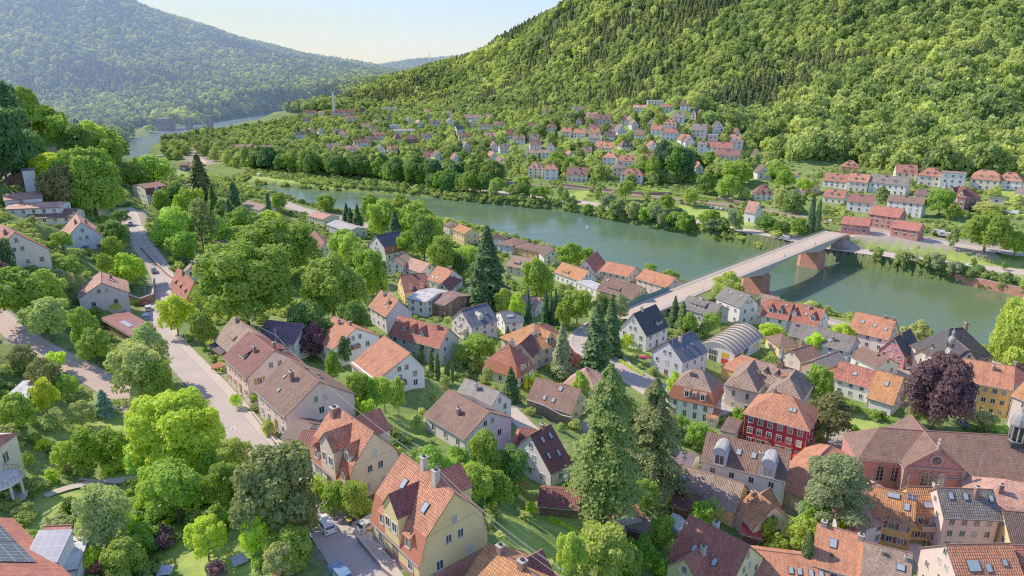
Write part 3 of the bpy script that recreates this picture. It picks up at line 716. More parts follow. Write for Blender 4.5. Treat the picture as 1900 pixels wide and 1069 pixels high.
hs('white house with long salmon roof', 'white house with one long salmon roof slope and glazed corner veranda', (695.8,706.5), (651.6,671.2), (790,684), 4.6, 4.4, 'gable', 'white', 'rsal', r=.72,
   ch=[(.52,.62,1.2,.8)], ba=[('r',.45,2.2,3.4,1.4,C['brown'])], nr=3)
hs('grey house with three dormers', 'long grey house with red tiled roof and three pointed dormers in a row', (814.6,644.6), (722.3,619.4), (847.4,625.7), 5.6, 4.2, 'gable', 'grey', 'rred',
   do=[(-1,.24,1.3,1.4,1.3,1.2),(-1,.42,1.3,1.4,1.3,1.2),(-1,.60,1.3,1.4,1.3,1.2)], ch=[(.83,.42,1.4,.7)], nr=2)
hs('lilac-gabled house', 'house with salmon roof and plain lilac gable beside the great trees', (717,586.5), (686,567), (765.3,577.7), 5.5, 4.2, 'gable', 'lilac', 'rsal', ch=[(.3,.4,1.4,.7,'conc'),(.75,.3,1.2,.7)], sk=[(-1,.6,.5,.6,.8),(-1,.8,.4,.6,.8)], skip='r')
hs('white house with blue slate roof', 'white house with smooth blue-grey slate roof and white balconies', (875,607), (921.7,593), (838,590.5), 4.8, 4.4, 'gable', 'lilac', 'rblue', 'slate',
   do=[(-1,.45,.9,1.5,1.4,.8,'arch',1,C['white'],C['rlgrey'])], sk=[(-1,.75,.5,.8,1.0)], ba=[('l',.4,2.6,4,1.6,C['cream']),('l',.4,.2,4,1.6,C['cream'])])
hs('small blue-grey annex', 'small annex with blue-grey roof beside the blue slate house', (937,599), (964,588), (921,581), 4.6, 2.2, 'gable', 'white', 'rblue', 'slate', sk=[(-1,.4,.5,2.4,1.4)])
hs('big orange-roofed villa', 'big ochre villa with orange hipped roof and a strip of rooflights along its ridge', (988.6,652.4), (1034.9,624), (930,625), 5.6, 5.0, 'hip', 'beige', 'rorange',
   do=[(-1,.55,.6,2.6,1.8,1.4,'gable',2)], sk=[(-1,.3,.6,.8,1),(-1,.42,.6,.8,1)], wings=[dict(R0=(966,637),R1=(985,620),w=7,wh=5.6,rh=3.4,rc='rmaroon'),])
hs('red hipped mansard house', 'cream house with red hipped mansard roof and eyebrow dormer behind the pointed spruce', (959.6,697), (997.5,679.5), (898,680), 3.6, 6.6, 'manship', 'cream', 'rred', br=(2.0,.7), rc2=1,
   do=[(-1,.5,.5,3.6,1.4,.5,'shed',2,C['white'])], ch=[(.6,.45,1.4,1.0,'conc')])
hs('small grey slate-roofed house', 'small white house with grey slate roof and one dark chimney', (865,703), (927,727), None, 4.6, 3.4, 'gable', 'white', 'rgrey', 'slate', w=8, ch=[(.42,.35,1.6,.7,'conc')], nr=2)
hs('lavender house with solar roof', 'lavender house with brown roof on one slope and solar panels on the other', (863.6,812), (790.3,768.6), (946,774), 3.6, 3.4, 'gable', 'lilac', 'rbrown', 'flatile',
   ch=[(.55,.25,1.3,.8)], pv=[(1,.45,.55,9,3.0)], nr=2)
hs('yellow house with walled terrace', 'long yellow house with brown ribbed roof above a stone terrace wall', (1059.4,765), (978.5,741), 9, 3.2, 4.2, 'gable', 'yellow', 'rbrown', 'flatile',
   sk=[(-1,.35,.25,.8,1.1),(-1,.55,.25,.8,1.1),(-1,.6,.8,.9,1.1)], ws=(.9,1.1))
hs('pink pyramid-roofed house', 'low house with pinkish pyramid roof behind the giant spruce', (1103,722), (1126,697), (1054,704), 3, 3.2, 'hip', 'cream', 'rpink', 'flatile')
hs('white house with black roof by the bridge ramp', 'tall white house with steep black roof and pale chimney near the bridge ramp', (1199.5,623), (1239.5,604), (1154,606), 5.6, 6.3, 'gable', 'white', 'rdark', 'slate',
   ch=[(.35,.5,1.0,.9,'conc')], do=[(-1,.72,1.2,3.0,1.2,1.0,'shed',2,C['white'])], nl=3, door='f')
hs('white house with blue-black roof', 'white three-storey house with blue-black roof and small red base wall', (1266.8,672), (1312,651.6), (1209,651.6), 6.6, 5.0, 'gable', 'lav', 'rblue', 'slate',  # lavender tint paints bluish shade onto the white walls
   ch=[(.35,.4,1.6,.8,'conc')], sk=[(-1,.25,.45,.5,.9),(-1,.42,.45,.5,.9),(-1,.65,.5,.9,.9)], nl=3, door='l')
hs('low grey complex by the bridge', 'low grey-brown complex with jagged roofs beside the bridge ramp', (1322,586), (1262,568), (1350,574), 4, 3, 'gable', 'grey', 'rgrey', 'flatile', do=[(-1,.45,.9,6,1.2,.9,'shed',3)], ch=[(.4,.5,.8,1.5,'conc')])
hs('white four-storey block', 'tall white block with plain grey-brown roof and row of attic windows by the river', (1374.5,569.5), (1329,551.6), (1397.4,560), 7.2, 3.8, 'gable', 'white', 'rgrey', 'flatile', sk=[(-1,.35,.7,.8,.8),(-1,.75,.7,.8,.8)], sp=3.6)
hs('tan-roofed house behind the red row', 'tan-roofed house squeezed behind the red-roofed row by the river', (1413,545), (1446,552), None, 5, 3.2, 'gable', 'beige', 'rtan', w=9)
hs('left half of the red-roofed row', 'white house with bright red roof and two white dormers by the river', (1422.6,554.7), (1471,563), None, 5.4, 4.8, 'gable', 'white', 'rred', w=11, do=[(-1,.3,1.2,1.7,1.6,1.2,'gable',1,C['white']),(-1,.66,1.2,1.7,1.6,1.2,'gable',1,C['white'])], sk=[(-1,.8,.8,.7,.9)], ch=[(.5,.6,1.2,.7)])
hs('right half of the red-roofed row', 'lavender house with bright red roof and two lavender dormers by the river', (1476,563), (1530,575), None, 5.2, 4.8, 'gable', 'lav', 'rred', w=11, do=[(-1,.14,1.2,1.7,1.6,1.2,'gable',1,C['lav']),(-1,.78,1.2,1.7,1.6,1.2,'gable',1,C['lav'])], sk=[(-1,.5,.5,.9,1)], ch=[(.5,.42,1.5,.7,'conc')])
hs('yellow house with wooden balcony', 'yellowish old house with grey-brown roof left of the courtyard balcony', (1471,599), (1497,604), None, 4.6, 3.2, 'gable', 'yellow', 'rgrey', 'flatile', w=8, ch=[(.3,.4,.9,.6)])
hs('long brown-roofed house', 'long old house with brown roof, wooden gallery and white right gable', (1500,605), (1588,626), None, 4.6, 3.4, 'gable', 'bluew', 'rgrey', 'flatile', w=10, ch=[(.62,.2,1.6,.7)], ba=[('f',.25,2.7,6,1.4,C['brown'])], sk=[(-1,.55,.35,1.2,.7)])
hs('small yellow house with square roof', 'small yellow house with square brown hipped roof right of the curved hall', (1446.8,644), (1469,634.7), (1421.6,625), 3.4, 2.8, 'hip', 'yellow', 'rbrown', 'flatile', nf=1)
hs('flat orange-roofed annex', 'low ochre annex with flat orange roof beside the villa with the turret', (1363.7,690), (1402,668), (1340,681), 3.4, .6, 'flat', 'ochre', 'rsal', nowin=1)
root_v, fr_v = hs('cream villa with turret', 'cream villa with patterned tan hipped roofs, arched windows and a pointed metal turret', (1402,668), (1476,686), None, 7.4, 3.8, 'gable', 'cream', 'rtan', w=10, o=.3, name='villa', cat='villa',
   do=[(-1,.36,1.6,1.0,.9,.7,'gable',1,C['brown'],C['rdkbr']),(-1,.64,1.6,1.0,.9,.7,'gable',1,C['brown'],C['rdkbr'])], ws=(.8,1.8), st=2, nf=3,
   wings=[dict(R0=(1385,686),R1=(1399,668),w=8.5,wh=7.4,rh=3.8,kind='hip',spec=dict(ws=(.8,1.8),st=2,do=[(-1,.5,1.3,1.0,.8,.6,'gable',1,C['brown'],C['rdkbr'])])), dict(R0=(1465,702),R1=(1477,686),w=9,wh=7.4,rh=3.8,kind='hip',spec=dict(ws=(.8,1.8),st=2,do=[(1,.5,1.3,1.2,1.2,.7,'shed',1,C['rlgrey'],C['rred'])]))])
hs('white house with orange mansard', 'white house with orange lower roof and tan upper roof near the parked camper', (1323,751.5), (1241,733), (1346,724), 5.8, 6.6, 'manship', 'white', 'rtan', br=(2.9,.8), rc2=1,
   do=[(-1,.4,.5,1.4,1.8,.5,'shed',1),(-1,.57,.9,1.0,1.2,.4,'shed',1),(-1,.76,.4,1.4,1.8,.5,'shed',1)], ch=[(.4,.35,1.2,.8)], ws=(1,1.9), st=2, nf=4)
hs('crimson apartment house', 'crimson three-storey apartment house with white window frames, balconies and white corner quoins', (1500,797), (1382,765), 12, 8.8, 4.6, 'hip', 'red', 'rsal',
   sk=[(-1,.66,.5,.7,1),(-1,.72,.5,.7,1)], ws=(1.1,1.5), style=1, nf=6, ba=[('f',.3,3.1,4,1.0,C['red']),('f',.68,3.1,4,1.0,C['red'])], ch=[(.35,.5,1.0,.7)])
hs('white house with arched dormers', 'white modern house with brown roof and two arched metal dormers', (1314,803), (1466,838), None, 7.0, 4.3, 'gable', 'white', 'rbrown', w=9.2,
   do=[(-1,.22,-.4,3.0,2.9,1.5,'arch',1,C['bluew'],C['rlgrey']),(-1,.80,-.4,3.0,2.9,1.5,'arch',1,C['bluew'],C['rlgrey'])], sk=[(-1,.42,.55,.9,1.2),(-1,.60,.55,.9,1.2)], ch=[(.68,.25,1.6,.7,'conc')], nf=4, st=2)
hs('long barn with tan roof', 'long ochre barn with finely tiled tan roof and one rooflight', (1240,855), (1379,898), None, 3.6, 3.6, 'gable', 'yellow', 'rtan', w=9, sk=[(-1,.26,.5,1.4,1.2)], nowin=1)
hs('grey garage behind the barn', 'low garage with plain dark grey roof behind the long tan barn', (1232,826), (1290,845), None, 2.8, 1.6, 'gable', 'beige', 'rpurple', 'metal', w=6, nowin=1)
hs('cottage with striped orange roof', 'small beige cottage with orange ribbed roofs striped by shadow', (1400,910), (1436,940), None, 4.2, 3.6, 'gable', 'beige', 'rorange', 'ribbed', w=8.5, ch=[(.1,.4,1,.6)], wings=[dict(R0=(1428,906),R1=(1402,925),w=6,wh=4.2,rh=3.3)], nf=1)
hs('lemon house with red roof', 'lemon yellow house with large shadow-flecked red roof and blue window frames', (1281,957), (1390,1013), None, 4.6, 5.6, 'gable', 'lemon', 'rred', w=12, ch=[(.42,.55,1.4,.9,'conc')], sk=[(-1,.3,.4,.7,1.2),(-1,.66,.35,.7,1.2)],
   wings=[dict(R0=(1272,1036),R1=(1316,1006),w=7,wh=4.6,rh=3.6,spec=dict(ch=[(.6,.4,1.5,.8,'conc')]))])
hs('low salmon-roofed row', 'low row with salmon roof and a line of rooflights right of the lemon house', (1400,1020), (1530,1036), None, 3.4, 2.6, 'gable', 'yellow', 'rsal', 'flatile', w=9, sk=[(-1,.5,.4,.7,1.1),(-1,.62,.4,.7,1.1),(-1,.78,.4,.7,1.1),(-1,.92,.4,.7,1.1)], nowin=1)
hs('left tan-tiled house at the bottom', 'house at the bottom edge with square tan tiles and one big rooflight', (1519,972), (1602,994), None, 6, 4.6, 'gable', 'pink', 'rsal', 'flatile', w=11, sk=[(-1,.38,.6,1.1,1.5)], ch=[(.12,.5,.8,.9,'conc'),(.95,.45,.8,.9,'conc')], pv=[(1,.6,.75,5,1.5,'pale')])
hs('right tan-tiled house at the bottom', 'house at the bottom edge with weathered tan tiles and two small white chimneys', (1606,1006), (1690,1027), None, 6, 4.6, 'gable', 'pink', 'rtan', 'flatile', w=11, ch=[(.38,.4,.8,.4,'conc'),(.9,.4,.8,.5,'conc')], sk=[(-1,.8,.6,1.2,1)])
hs('ochre half-timbered house', 'ochre house with orange tiled roof, brown shutters and wooden gallery', (1694,971), (1619,953), 8, 6.2, 3.8, 'gable', 'ochre', 'rorange', 'tile', sk=[(-1,.4,.8,1.0,.9),(-1,.55,.8,1.0,.9),(-1,.82,.5,.9,1.3)], sh=SH_BR, nf=3, pv=[(-1,.93,.88,1.6,1.0)])
hs('salmon hipped roof by the cedar', 'house with smooth salmon hipped roof directly right of the grey cedar', (1590,905), (1626,896), None, 5, 4.4, 'hip', 'white', 'rpink', 'flatile', w=12)
hs('orange house with roof terrace', 'bright orange house with salmon roof and planted roof terrace', (1748,953), (1694,952), 7, 6.4, 3.7, 'gable', 'ochre', 'rorange', 'ribbed', sk=[(-1,.5,.3,.8,1.1),(-1,.62,.3,.8,1.1),(-1,.74,.3,.8,1.1)], ba=[('f',.6,3.5,4.2,1.8,C['sandw'])], sh=SH_BR, nf=2, ch=[(.97,.5,.8,.8,'conc')])
hs('pink house with dark tiled roof', 'pink terraced house with dark speckled roof, purple lower roof and tall brick chimney', (1855,961), (1752,957), 7.6, 8, 3.7, 'gable', 'pink', 'rgrey', 'ribbed', sk=[(-1,.2,.7,.8,1.2),(-1,.47,.7,.8,1.2),(-1,.93,.65,.7,1.2)], ch=[(.66,.36,2.2,.8)], nf=4)
hs('pink corner house at the bottom right', 'pale pink corner house with red-framed windows and salmon ribbed roof', (1757,1011), (1874,1009), None, 6.4, 5.2, 'gable', 'pink', 'rsal', 'ribbed', w=12, sk=[(-1,.3,.55,2.0,1.8),(-1,.52,.5,.9,1.3),(-1,.62,.15,.9,1.3),(-1,.8,.6,.7,1.0)], pv=[])
hs('ribbed red roof at the right edge', 'house at the lower right edge with dark salmon ribbed roof', (1879,1012), (1960,1014), None, 6.0, 4.6, 'gable', 'pink', 'rred', 'ribbed', w=11)
hs('yellow gable house at the right edge', 'yellow house with dark tiled roof at the right edge beside the pink terrace', (1862,948), (1960,956), None, 5.6, 3.6, 'gable', 'yellow', 'rdkbr', 'tile', w=9)
hs('pinkish hipped roof behind the terrace', 'house with broad pinkish brown hipped roof and orange chimney behind the pink terrace', (1868,890), (1940,902), None, 6.6, 4.4, 'hip', 'pink', 'rpink', 'flatile', w=13, ch=[(.25,.3,1.8,.8)])
hs('yellow half-timbered inn', 'large orange-yellow inn with half timbering and long salmon tiled roof', (1879,722), (1784,705), 12, 9, 4.2, 'gable', 'ochre', 'rsal', 'flatile', ch=[(.62,.35,1.2,.8)], st=3, nf=5)
hs('pink house on the right edge', 'pale pink house with orange roof on the right edge beside the yellow inn', (1925,752), (1879,733), 10, 9, 4, 'gable', 'pink', 'rorange', 'flatile', st=3)
hs('maroon roof above the inn', 'low house with maroon roof above the yellow inn at the right edge', (1850,684), (1945,668), None, 5, 3.4, 'gable', 'beige', 'rmaroon', 'flatile', w=9, ch=[(.35,.5,1.2,.8)])
root_o, fr_o = hs('old church with onion tower', 'old stone church with steep dark slate roofs and slim onion-domed bell tower', (1762,610), (1786,608), None, 8, 7.5, 'hip', 'beige', 'rdark', 'slate', w=13.5, name='old_church', cat='church', ws=(1,2), ch=[(.7,.5,1.6,.9)],
   wings=[dict(R0=(1770,628),R1=(1800,652),w=10,wh=7,rh=5.5,kind='gable'), dict(R0=(1728,640),R1=(1760,626),w=9,wh=6,rh=4.5,rc='rpink')])
hs('hot pink house with black roof', 'hot pink house with steep black roof and pink-red right wall', (1679,662), (1707.4,644), (1629.5,649.5), 4.6, 5.4, 'gable', 'hotpink', 'rdark', 'slate', do=[(-1,.55,1.4,3,1.0,.8,'shed',2)], ch=[(.35,.45,1.8,.7),(.6,.6,1.2,.7)], nl=3)
hs('white riverside house with salmon roof', 'white house with tall salmon roof and three rooflights directly on the quay', (1589.5,579), (1662,594.7), None, 5.2, 5.2, 'gable', 'white', 'rsal', 'flatile', w=12, sk=[(-1,.25,.55,.9,1.1),(-1,.58,.5,.9,1.1),(-1,.86,.45,.9,1.1)], ch=[(.75,.5,1,.8),(.95,.5,1,.7)], nf=3)
hs('low brown-roofed house near the pink house', 'low white house with brown roof left of the hot pink house', (1601,643), (1649,665), None, 3.4, 2.4, 'gable', 'white', 'rbrown', 'flatile', w=9, ch=[(.65,.4,.8,.7)])
hs('white house with ribbed red roof', 'white house with bright red ribbed roof and a strip of windows', (1614,719), (1547,700), 8.5, 5, 3.6, 'gable', 'white', 'rbright', 'ribbed', sk=[(-1,.5,.5,1,1)], nf=3)
hs('steep orange roof by the purple beech', 'house with steep plain orange roof immediately left of the purple beech', (1656,750), (1610,736), 11, 3.6, 6.2, 'gable', 'white', 'rorange', 'flatile', sk=[(-1,.5,.62,1.0,1.3)], nowin=1)
hs('grey shed roofs near the courtyard', 'old outbuilding with grey-brown roof in the courtyard near the red ribbed roof', (1555,652), (1512,668), None, 3.8, 2.6, 'gable', 'sandw', 'rgrey', 'flatile', w=8)
hs('small orange outbuilding', 'small outbuilding with orange roof behind the white house with ribbed roof', (1566,672), (1532,687), None, 3, 1.8, 'gable', 'brown', 'rorange', 'flatile', w=5, nowin=1)
hs('pink riverside row', 'pale pink house with long tan-red roof beside the green bridge screen', (1237.6,533), (1181,516), (1264,523.7), 5, 3.2, 'gable', 'pink', 'rsal', 'flatile', nr=1)
hs('salmon row house', 'salmon-roofed house behind the brown balcony house near the river', (1165,513), (1114,502), (1190,503), 4.8, 3, 'gable', 'pink', 'rsal', 'flatile', sk=[(-1,.3,.7,.6,.8)])
hs('red-roofed white gable house', 'white gabled house with steep bright red roof and blue-grey gable at the water', (1103.4,504), (1123,487), (1076,494.7), 4.8, 5, 'gable', 'white', 'rred', 'flatile')
hs('orange-roofed low house', 'low house with light orange roof left of the steep red gable', (1077,521), (1030,504), 9, 4, 3.6, 'gable', 'white', 'rorange', 'flatile', do=[(-1,.35,.4,4,1.0,.6,'shed',2)])
hs('brown balcony house', 'large house with brown roof, long wooden balconies and a black right end', (1174.5,554), (1108.7,536), (1208.7,546), 4.4, 4.0, 'gable', 'yellow', 'rbrown', do=[(-1,.4,.7,6,1.0,.6,'shed',4)], ba=[('f',.45,2.4,10,1.3,C['brown'])], sk=[(-1,.12,.8,.7,1)])
hs('flat white annex', 'low flat-roofed white annex between the orange and brown roofs', (1106,538), (1071,524), 6, 3, .3, 'flat', 'white', 'rlgrey', 'metal')
hs('small white gable house by the round tree', 'small white gabled house with dark brown roof beside the round riverside tree', (1014,453), (1026,464), None, 4.4, 3.2, 'gable', 'white', 'rdkbr', 'flatile', w=9)
hs('orange-walled house with flat brown roof', 'orange-walled house with shallow brown hipped roof at the water', (1005,468), (952,457), 11, 4.4, 1.4, 'hip', 'orange', 'rbrown', 'flatile', ch=[(.5,.5,.6,1)])
hs('tan roofs behind the tall spruce', 'old house with tan roof and low dormers right of the tall lone spruce', (952,474), (997,481), None, 4.4, 3.4, 'gable', 'beige', 'rtan', 'flatile', w=12, do=[(-1,.35,.7,3,1.0,.5,'shed',2)])
hs('white house with shallow brown roof', 'white house with shallow brown hipped roof just right of the lone spruce top', (949.7,456.6), (927,450), (980,447), 4.8, 1.6, 'hip', 'bluew', 'rbrown', 'flatile')
hs('white house with dark hipped roof', 'white house with dark hipped roof between yellow block and lone spruce', (901,443), (875,440), (940,443), 5.8, 2.2, 'hip', 'bluew', 'rdkbr', 'flatile')
hs('yellow riverside block', 'tall yellow block with orange shed roof on the river bank', (861.6,434), (840.5,425), (885,429), 6.6, 2.2, 'gable', 'yellow', 'rorange', 'flatile')
hs('small brown flat house upstream', 'small house with shallow brown roof left of the yellow riverside block', (834,420), (822,415), (850,417), 5, 1.2, 'hip', 'beige', 'rbrown', 'flatile')
hs('white house with solar mansard', 'white house with dark solar roof above a bright red lower mansard slope', (715.5,470), (758.4,460), (693,459), 3.8, 7.6, 'mansard', 'white', 'rsolar', 'metal', br=(2.6,.6), rc2=1, do=[(-1,.33,.3,1.1,1.6,.4,'shed',1,C['white'],C['rred']),(-1,.72,.3,1.1,1.6,.4,'shed',1,C['white'],C['rred'])], ch=[(.45,.5,.8,.8)], nl=2)
hs('grey-tan roofed white house', 'white house with grey-tan roof in front of the solar mansard house', (745,492), (766,480), (724,484), 4.4, 2.6, 'gable', 'white', 'rtan', 'flatile', ch=[(.4,.5,.9,.6)])
hs('pink-tan row house', 'row house with pink-tan roof and small white gable below the solar mansard house', (765,479), (797,489), None, 4, 3, 'gable', 'white', 'rpink', 'flatile', w=9)
hs('red-salmon cross-gabled house', 'cross-gabled house with salmon and maroon roofs beside the lone spruce', (812,494), (840,501), None, 3.8, 4.4, 'gable', 'white', 'rsal', 'flatile', w=11, sk=[(-1,.2,.2,.7,1),(-1,.45,.2,.7,1)], ch=[(.85,.5,1.2,1)], wings=[dict(R0=(820,525),R1=(845,503),w=6,wh=3,rh=3,rc='rmaroon')])
hs('maroon house with two dormers', 'yellow-based house with maroon roof and two dark dormers', (751,542), (793,533), (738,524), 4.2, 4.6, 'gable', 'yellow', 'rmaroon', 'flatile', do=[(-1,.3,.5,1.2,1.2,.5,'shed',1),(-1,.75,.5,1.2,1.2,.5,'shed',1)], ch=[(.5,.5,.8,.6)])
hs('modern house with grey roof', 'modern white house with pale grey low roof and open terrace', (790,560), (764,550), (832,541), 5, 1.0, 'gable', 'white', 'rlgrey', 'metal')
hs('modern house with brown roof', 'modern timber-clad house with shallow brown roof beside the pale grey roof', (826,566), (796,556), (872,549), 5, 1.4, 'gable', 'brown', 'rbrown', 'metal', ba=[('l',.4,2.5,5,2,C['white'])])
hs('big white gabled block', 'big white gabled block partly hidden behind the lone spruce', (914,529), (936.6,526), (880,518), 7, 3.2, 'gable', 'grey', 'rlgrey', 'flatile')
hs('terraced house with tan roof upstream', 'cream house with tan-pink roof close to the quay upstream', (599.7,407), (572,400), (627,401), 4.2, 1.8, 'gable', 'cream', 'rpink', 'flatile', ch=[(.3,.5,.7,.7),(.7,.5,.7,.7)])
hs('white house with pale grey roof upstream', 'white house with pale grey roof right of the tan-roofed quay house', (644.5,430), (606,416), (672,421), 4, 1.6, 'gable', 'bluew', 'rlgrey', 'flatile')
hs('maroon roof among the upstream trees', 'house with steep maroon roof amid trees above the quay', (583,428), (602,452), None, 4, 4, 'gable', 'cream', 'rmaroon', 'flatile', w=9)
hs('pale roofs near the quay upstream', 'low house with tan roofs left of the columnar cypress near the quay', (462,372), (496,382), None, 3.6, 2.2, 'gable', 'cream', 'rtan', 'flatile', w=11)
hs('white gable house on the slope', 'white gabled house with pink-tan roof, grey-blue shutters and two brick chimneys', (150,412), (142,397), None, 3.6, 6.6, 'gable', 'bluew', 'rpink', w=13.5, ch=[(.75,.4,1.5,.8),(.75,.62,1.5,.8)], sh=(.2,.25,.35), plinth=1, nl=3, nr=3, door='l')  # white house, bluish shade of its gable painted as wall colour
hs('cream house with red roof at the left edge', 'cream gabled house with bright red roof at the left edge', (27,431), (4,416), None, 4.0, 6.0, 'gable', 'cream', 'rred', w=14, ch=[(.7,.4,1.4,.8)])
hs('large house with broad tan roof', 'large low building with broad flat tan roof on the upper left slope', (78,366), (8,372), 16, 4, 1.0, 'gable', 'white', 'rpink', 'flatile')
hs('cream modern house on the slope', 'cream modern house with brown low roof above the white gable house', (135,402), (48,406), 13, 4.4, 1.8, 'gable', 'cream', 'rbrown', 'flatile', ch=[(.3,.6,.9,.8),(.6,.5,.9,.8)], sk=[(-1,.6,.7,2.2,.8)])
hs('white modern house with stepped roofs', 'white modern house with stepped pinkish roofs and a long white roof edge', (112,384), (10,388), 10, 5.4, 1.0, 'gable', 'white', 'rpink', 'metal', ch=[(.2,.5,.9,.9)])
hs('dark modern house with white tower', 'dark modern house with sweeping purple roof and white central tower', (52,312), (50,303), None, 2.6, 4.6, 'gable', 'brown', 'rpurple', 'metal', w=19, nl=2, nr=2, wings=[dict(R0=(52,316),R1=(51,312),w=4,wh=8.0,rh=.2,kind='flat',wc='white',spec=dict(nowin=1))])
hs('white house with flat orange roof', 'white house with flat orange roof high on the upper left slope', (107,281), (62,277), 9, 4.4, .3, 'flat', 'white', 'rorange', 'metal')
hs('grey tent-roofed house', 'house with pale grey pointed tent roof on the upper left slope', (120,256), (140,252), (107,252), 2.5, 6, 'hip', 'white', 'rlgrey', 'slate')
hs('white and maroon villa', 'white villa with maroon mansard roof above the paved turning place', (272,360), (300,352), (246,352), 6.5, 4.6, 'mansard', 'white', 'rmaroon', br=(3.2,.7), do=[(-1,.5,.4,2.4,2.0,1.2,'gable',1,C['white'],C['rsal'])], nf=3)
hs('grey-white gable house by the lane wall', 'pale lilac gabled house with tan-maroon roof near the red garden terrace', (188,525), (187,505), None, 3.8, 3.6, 'gable', 'lilac', 'rpink', w=12, ch=[(.7,.3,1.2,.7)], sk=[(-1,.5,.6,.8,1.4)], nl=2, nr=2)
hs('carport with solar slats', 'open carport with brown slatted solar roof above the hedge', (245,622), (190,590), 6, 2.8, .4, 'shed', 'brown', 'rmaroon', 'metal', nowin=1, pv=[(-1,.55,.35,6,1.4,'pale')])
hs('orange house with stepped dormers', 'ochre house with orange-red roof and three stepped dormers at the street bend', (345,556), (316,528), (383,549), 4.0, 5.0, 'gable', 'ochre', 'rred', do=[(-1,.2,1.0,2,1.0,.9,'shed',1,C['brown']),(-1,.5,1.0,2,1.0,.9,'shed',1,C['brown']),(-1,.8,1.0,2,1.0,.9,'shed',1,C['brown'])], ch=[(.4,.45,1.3,.8)])
hs('tan roof above the orange house', 'house with weathered tan roof uphill behind the orange house', (374,470), (353,497), None, 4, 3.4, 'gable', 'cream', 'rtan', w=9, ch=[(.2,.5,1.3,.7)])
hs('small red-orange roof amid trees', 'small house with red-orange roof amid the trees left of the great trees', (403,446), (424,450), None, 3.6, 2.8, 'gable', 'white', 'rbright', w=9, ch=[(.8,.5,1,.7)])
hs('purple flat shed', 'open garden shed with flat purple-grey roof at the left', (50,738), (9,740), 7, 2.4, .4, 'shed', 'brown', 'rlgrey', 'metal', nowin=1)
hs('dark shed by the pavement', 'small dark timber shed on the pavement beside the mottled tan roof', (413,655), (390,640), 5, 2.4, .8, 'shed', 'brown', 'rpurple', 'flatile', nowin=1)
hs('garage with dark roof', 'low garage with slate roof coloured dark for shade between the brown-roofed and mansard houses', (556,818), (540,800), (606,786), 2.9, 1.6, 'gable', 'pink', 'rdkbr', 'slate', nowin=1)  # dark roof colour holds the shade cast by the brown-roofed house
hs('garage with red tiles', 'low garage with dull red tiles beside the beige mansard house', (583,836), (560,820), (612,800), 2.9, 1.6, 'gable', 'pink', 'rmaroon', nowin=1)
hs('maroon house with four rooflights', 'white house with steep maroon roof and four pale rooflights left of the giant spruce', (1022,877), (1058,856), 11, 3.4, 6.0, 'gable', 'white', 'rmaroon', sk=[(-1,.25,.35,.6,1.2),(-1,.7,.3,.6,1.2),(-1,.35,.75,.6,1.2),(-1,.75,.75,.6,1.2)], ch=[(.6,.5,1,.7)])
hs('small maroon cross house', 'small house with maroon and tan roof left of the four rooflights', (1005,843), (957,833), 7, 3.0, 3.2, 'gable', 'white', 'rmaroon')
hs('small ribbed red roof', 'small building with bright red ribbed roof behind the lavender house', (962,797), (988,806), None, 3, 2.6, 'gable', 'white', 'rbright', 'ribbed', w=7, nowin=1)
hs('orange garden shed', 'small garden shed with orange tiled roof right of the giant spruce trunk', (1149,921), (1163,950), None, 2.3, 1.6, 'gable', 'beige', 'rorange', w=6.5, name='garden_shed', cat='shed', nowin=1)
hs('tiled lean-to', 'long low lean-to with tan tiles in front of the orange garden shed', (1197,986), (1130,966), 3.2, 2.2, .8, 'shed', 'brown', 'rtan', name='lean_to', cat='shed', nowin=1)
hs('broken-tiled garden shed', 'old garden shed with patchy orange-brown tiles behind the garden hedge', (1004,905), (1076,912), None, 2.2, 1.5, 'gable', 'brown', 'rmaroon', w=6, name='garden_shed', cat='shed', nowin=1)
hs('little shed with red roof', 'little dark shed with plain bright red roof behind the lemon house', (1411,996), (1376,987), 3.4, 2.4, .6, 'shed', 'dkw', (.45,.05,.06), 'metal', name='garden_shed', cat='shed', nowin=1)
hs('dark red low roof', 'low outbuilding with dark red roof above the greenhouse', (1296,948), (1247,936), 6, 2.8, 1.0, 'shed', 'brown', 'rmaroon', 'flatile', nowin=1)
hs('orange hipped roof left of the chapel lane', 'low house with large smooth orange roof between the cedar and the crimson house', (1541,827), (1500,866), None, 4, 4, 'hip', 'sandw', 'rsal', 'flatile', w=12)
hs('pinkish roof behind the cypresses', 'low house with pinkish roof behind the row of dark cypresses', (961,547), (1002,553), None, 3.2, 3, 'gable', 'white', 'rpink', 'flatile', w=9, sk=[(-1,.75,.4,.8,1)])
hs('maroon hip beside the orange villa', 'small maroon hipped roof at the back of the big orange-roofed villa', (1000,602), (1012,601), None, 4, 2.6, 'hip', 'white', 'rmaroon', 'flatile', w=7)
hs('flat-roofed white garages', 'white flat-roofed garages beside the white house with orange mansard', (1362,806), (1338,800), 8, 3.0, .2, 'flat', 'white', 'rdkbr', 'metal', nowin=1, name='garage', cat='garage')
hs('small brick gatehouse', 'small house with orange and brown roofs in front of the orange mansard', (1330,776), (1312,772), 5, 2.6, 1.2, 'gable', 'beige', 'rorange')
hs('brown gabled house by the villa', 'brown-roofed building right of the curved hall with shaded grey forecourt', (1470,650), (1505,640), None, 3.4, 2.4, 'gable', 'beige', 'rbrown', 'flatile', w=7)
hs('solar house at the left edge', 'red-edged house roof at the lower left corner covered with dark solar modules', (-125,955), (-12,1090), None, 4.6, 5.0, 'gable', 'white', 'rred', 'flatile', w=15, pv=[(1,.25,.5,6,4.6),(1,.55,.5,6,4.6),(-1,.25,.5,6,4.6),(-1,.55,.5,6,4.6),(-1,.85,.5,5,4.6)], sk=[(-1,.4,.8,.9,1.4)])
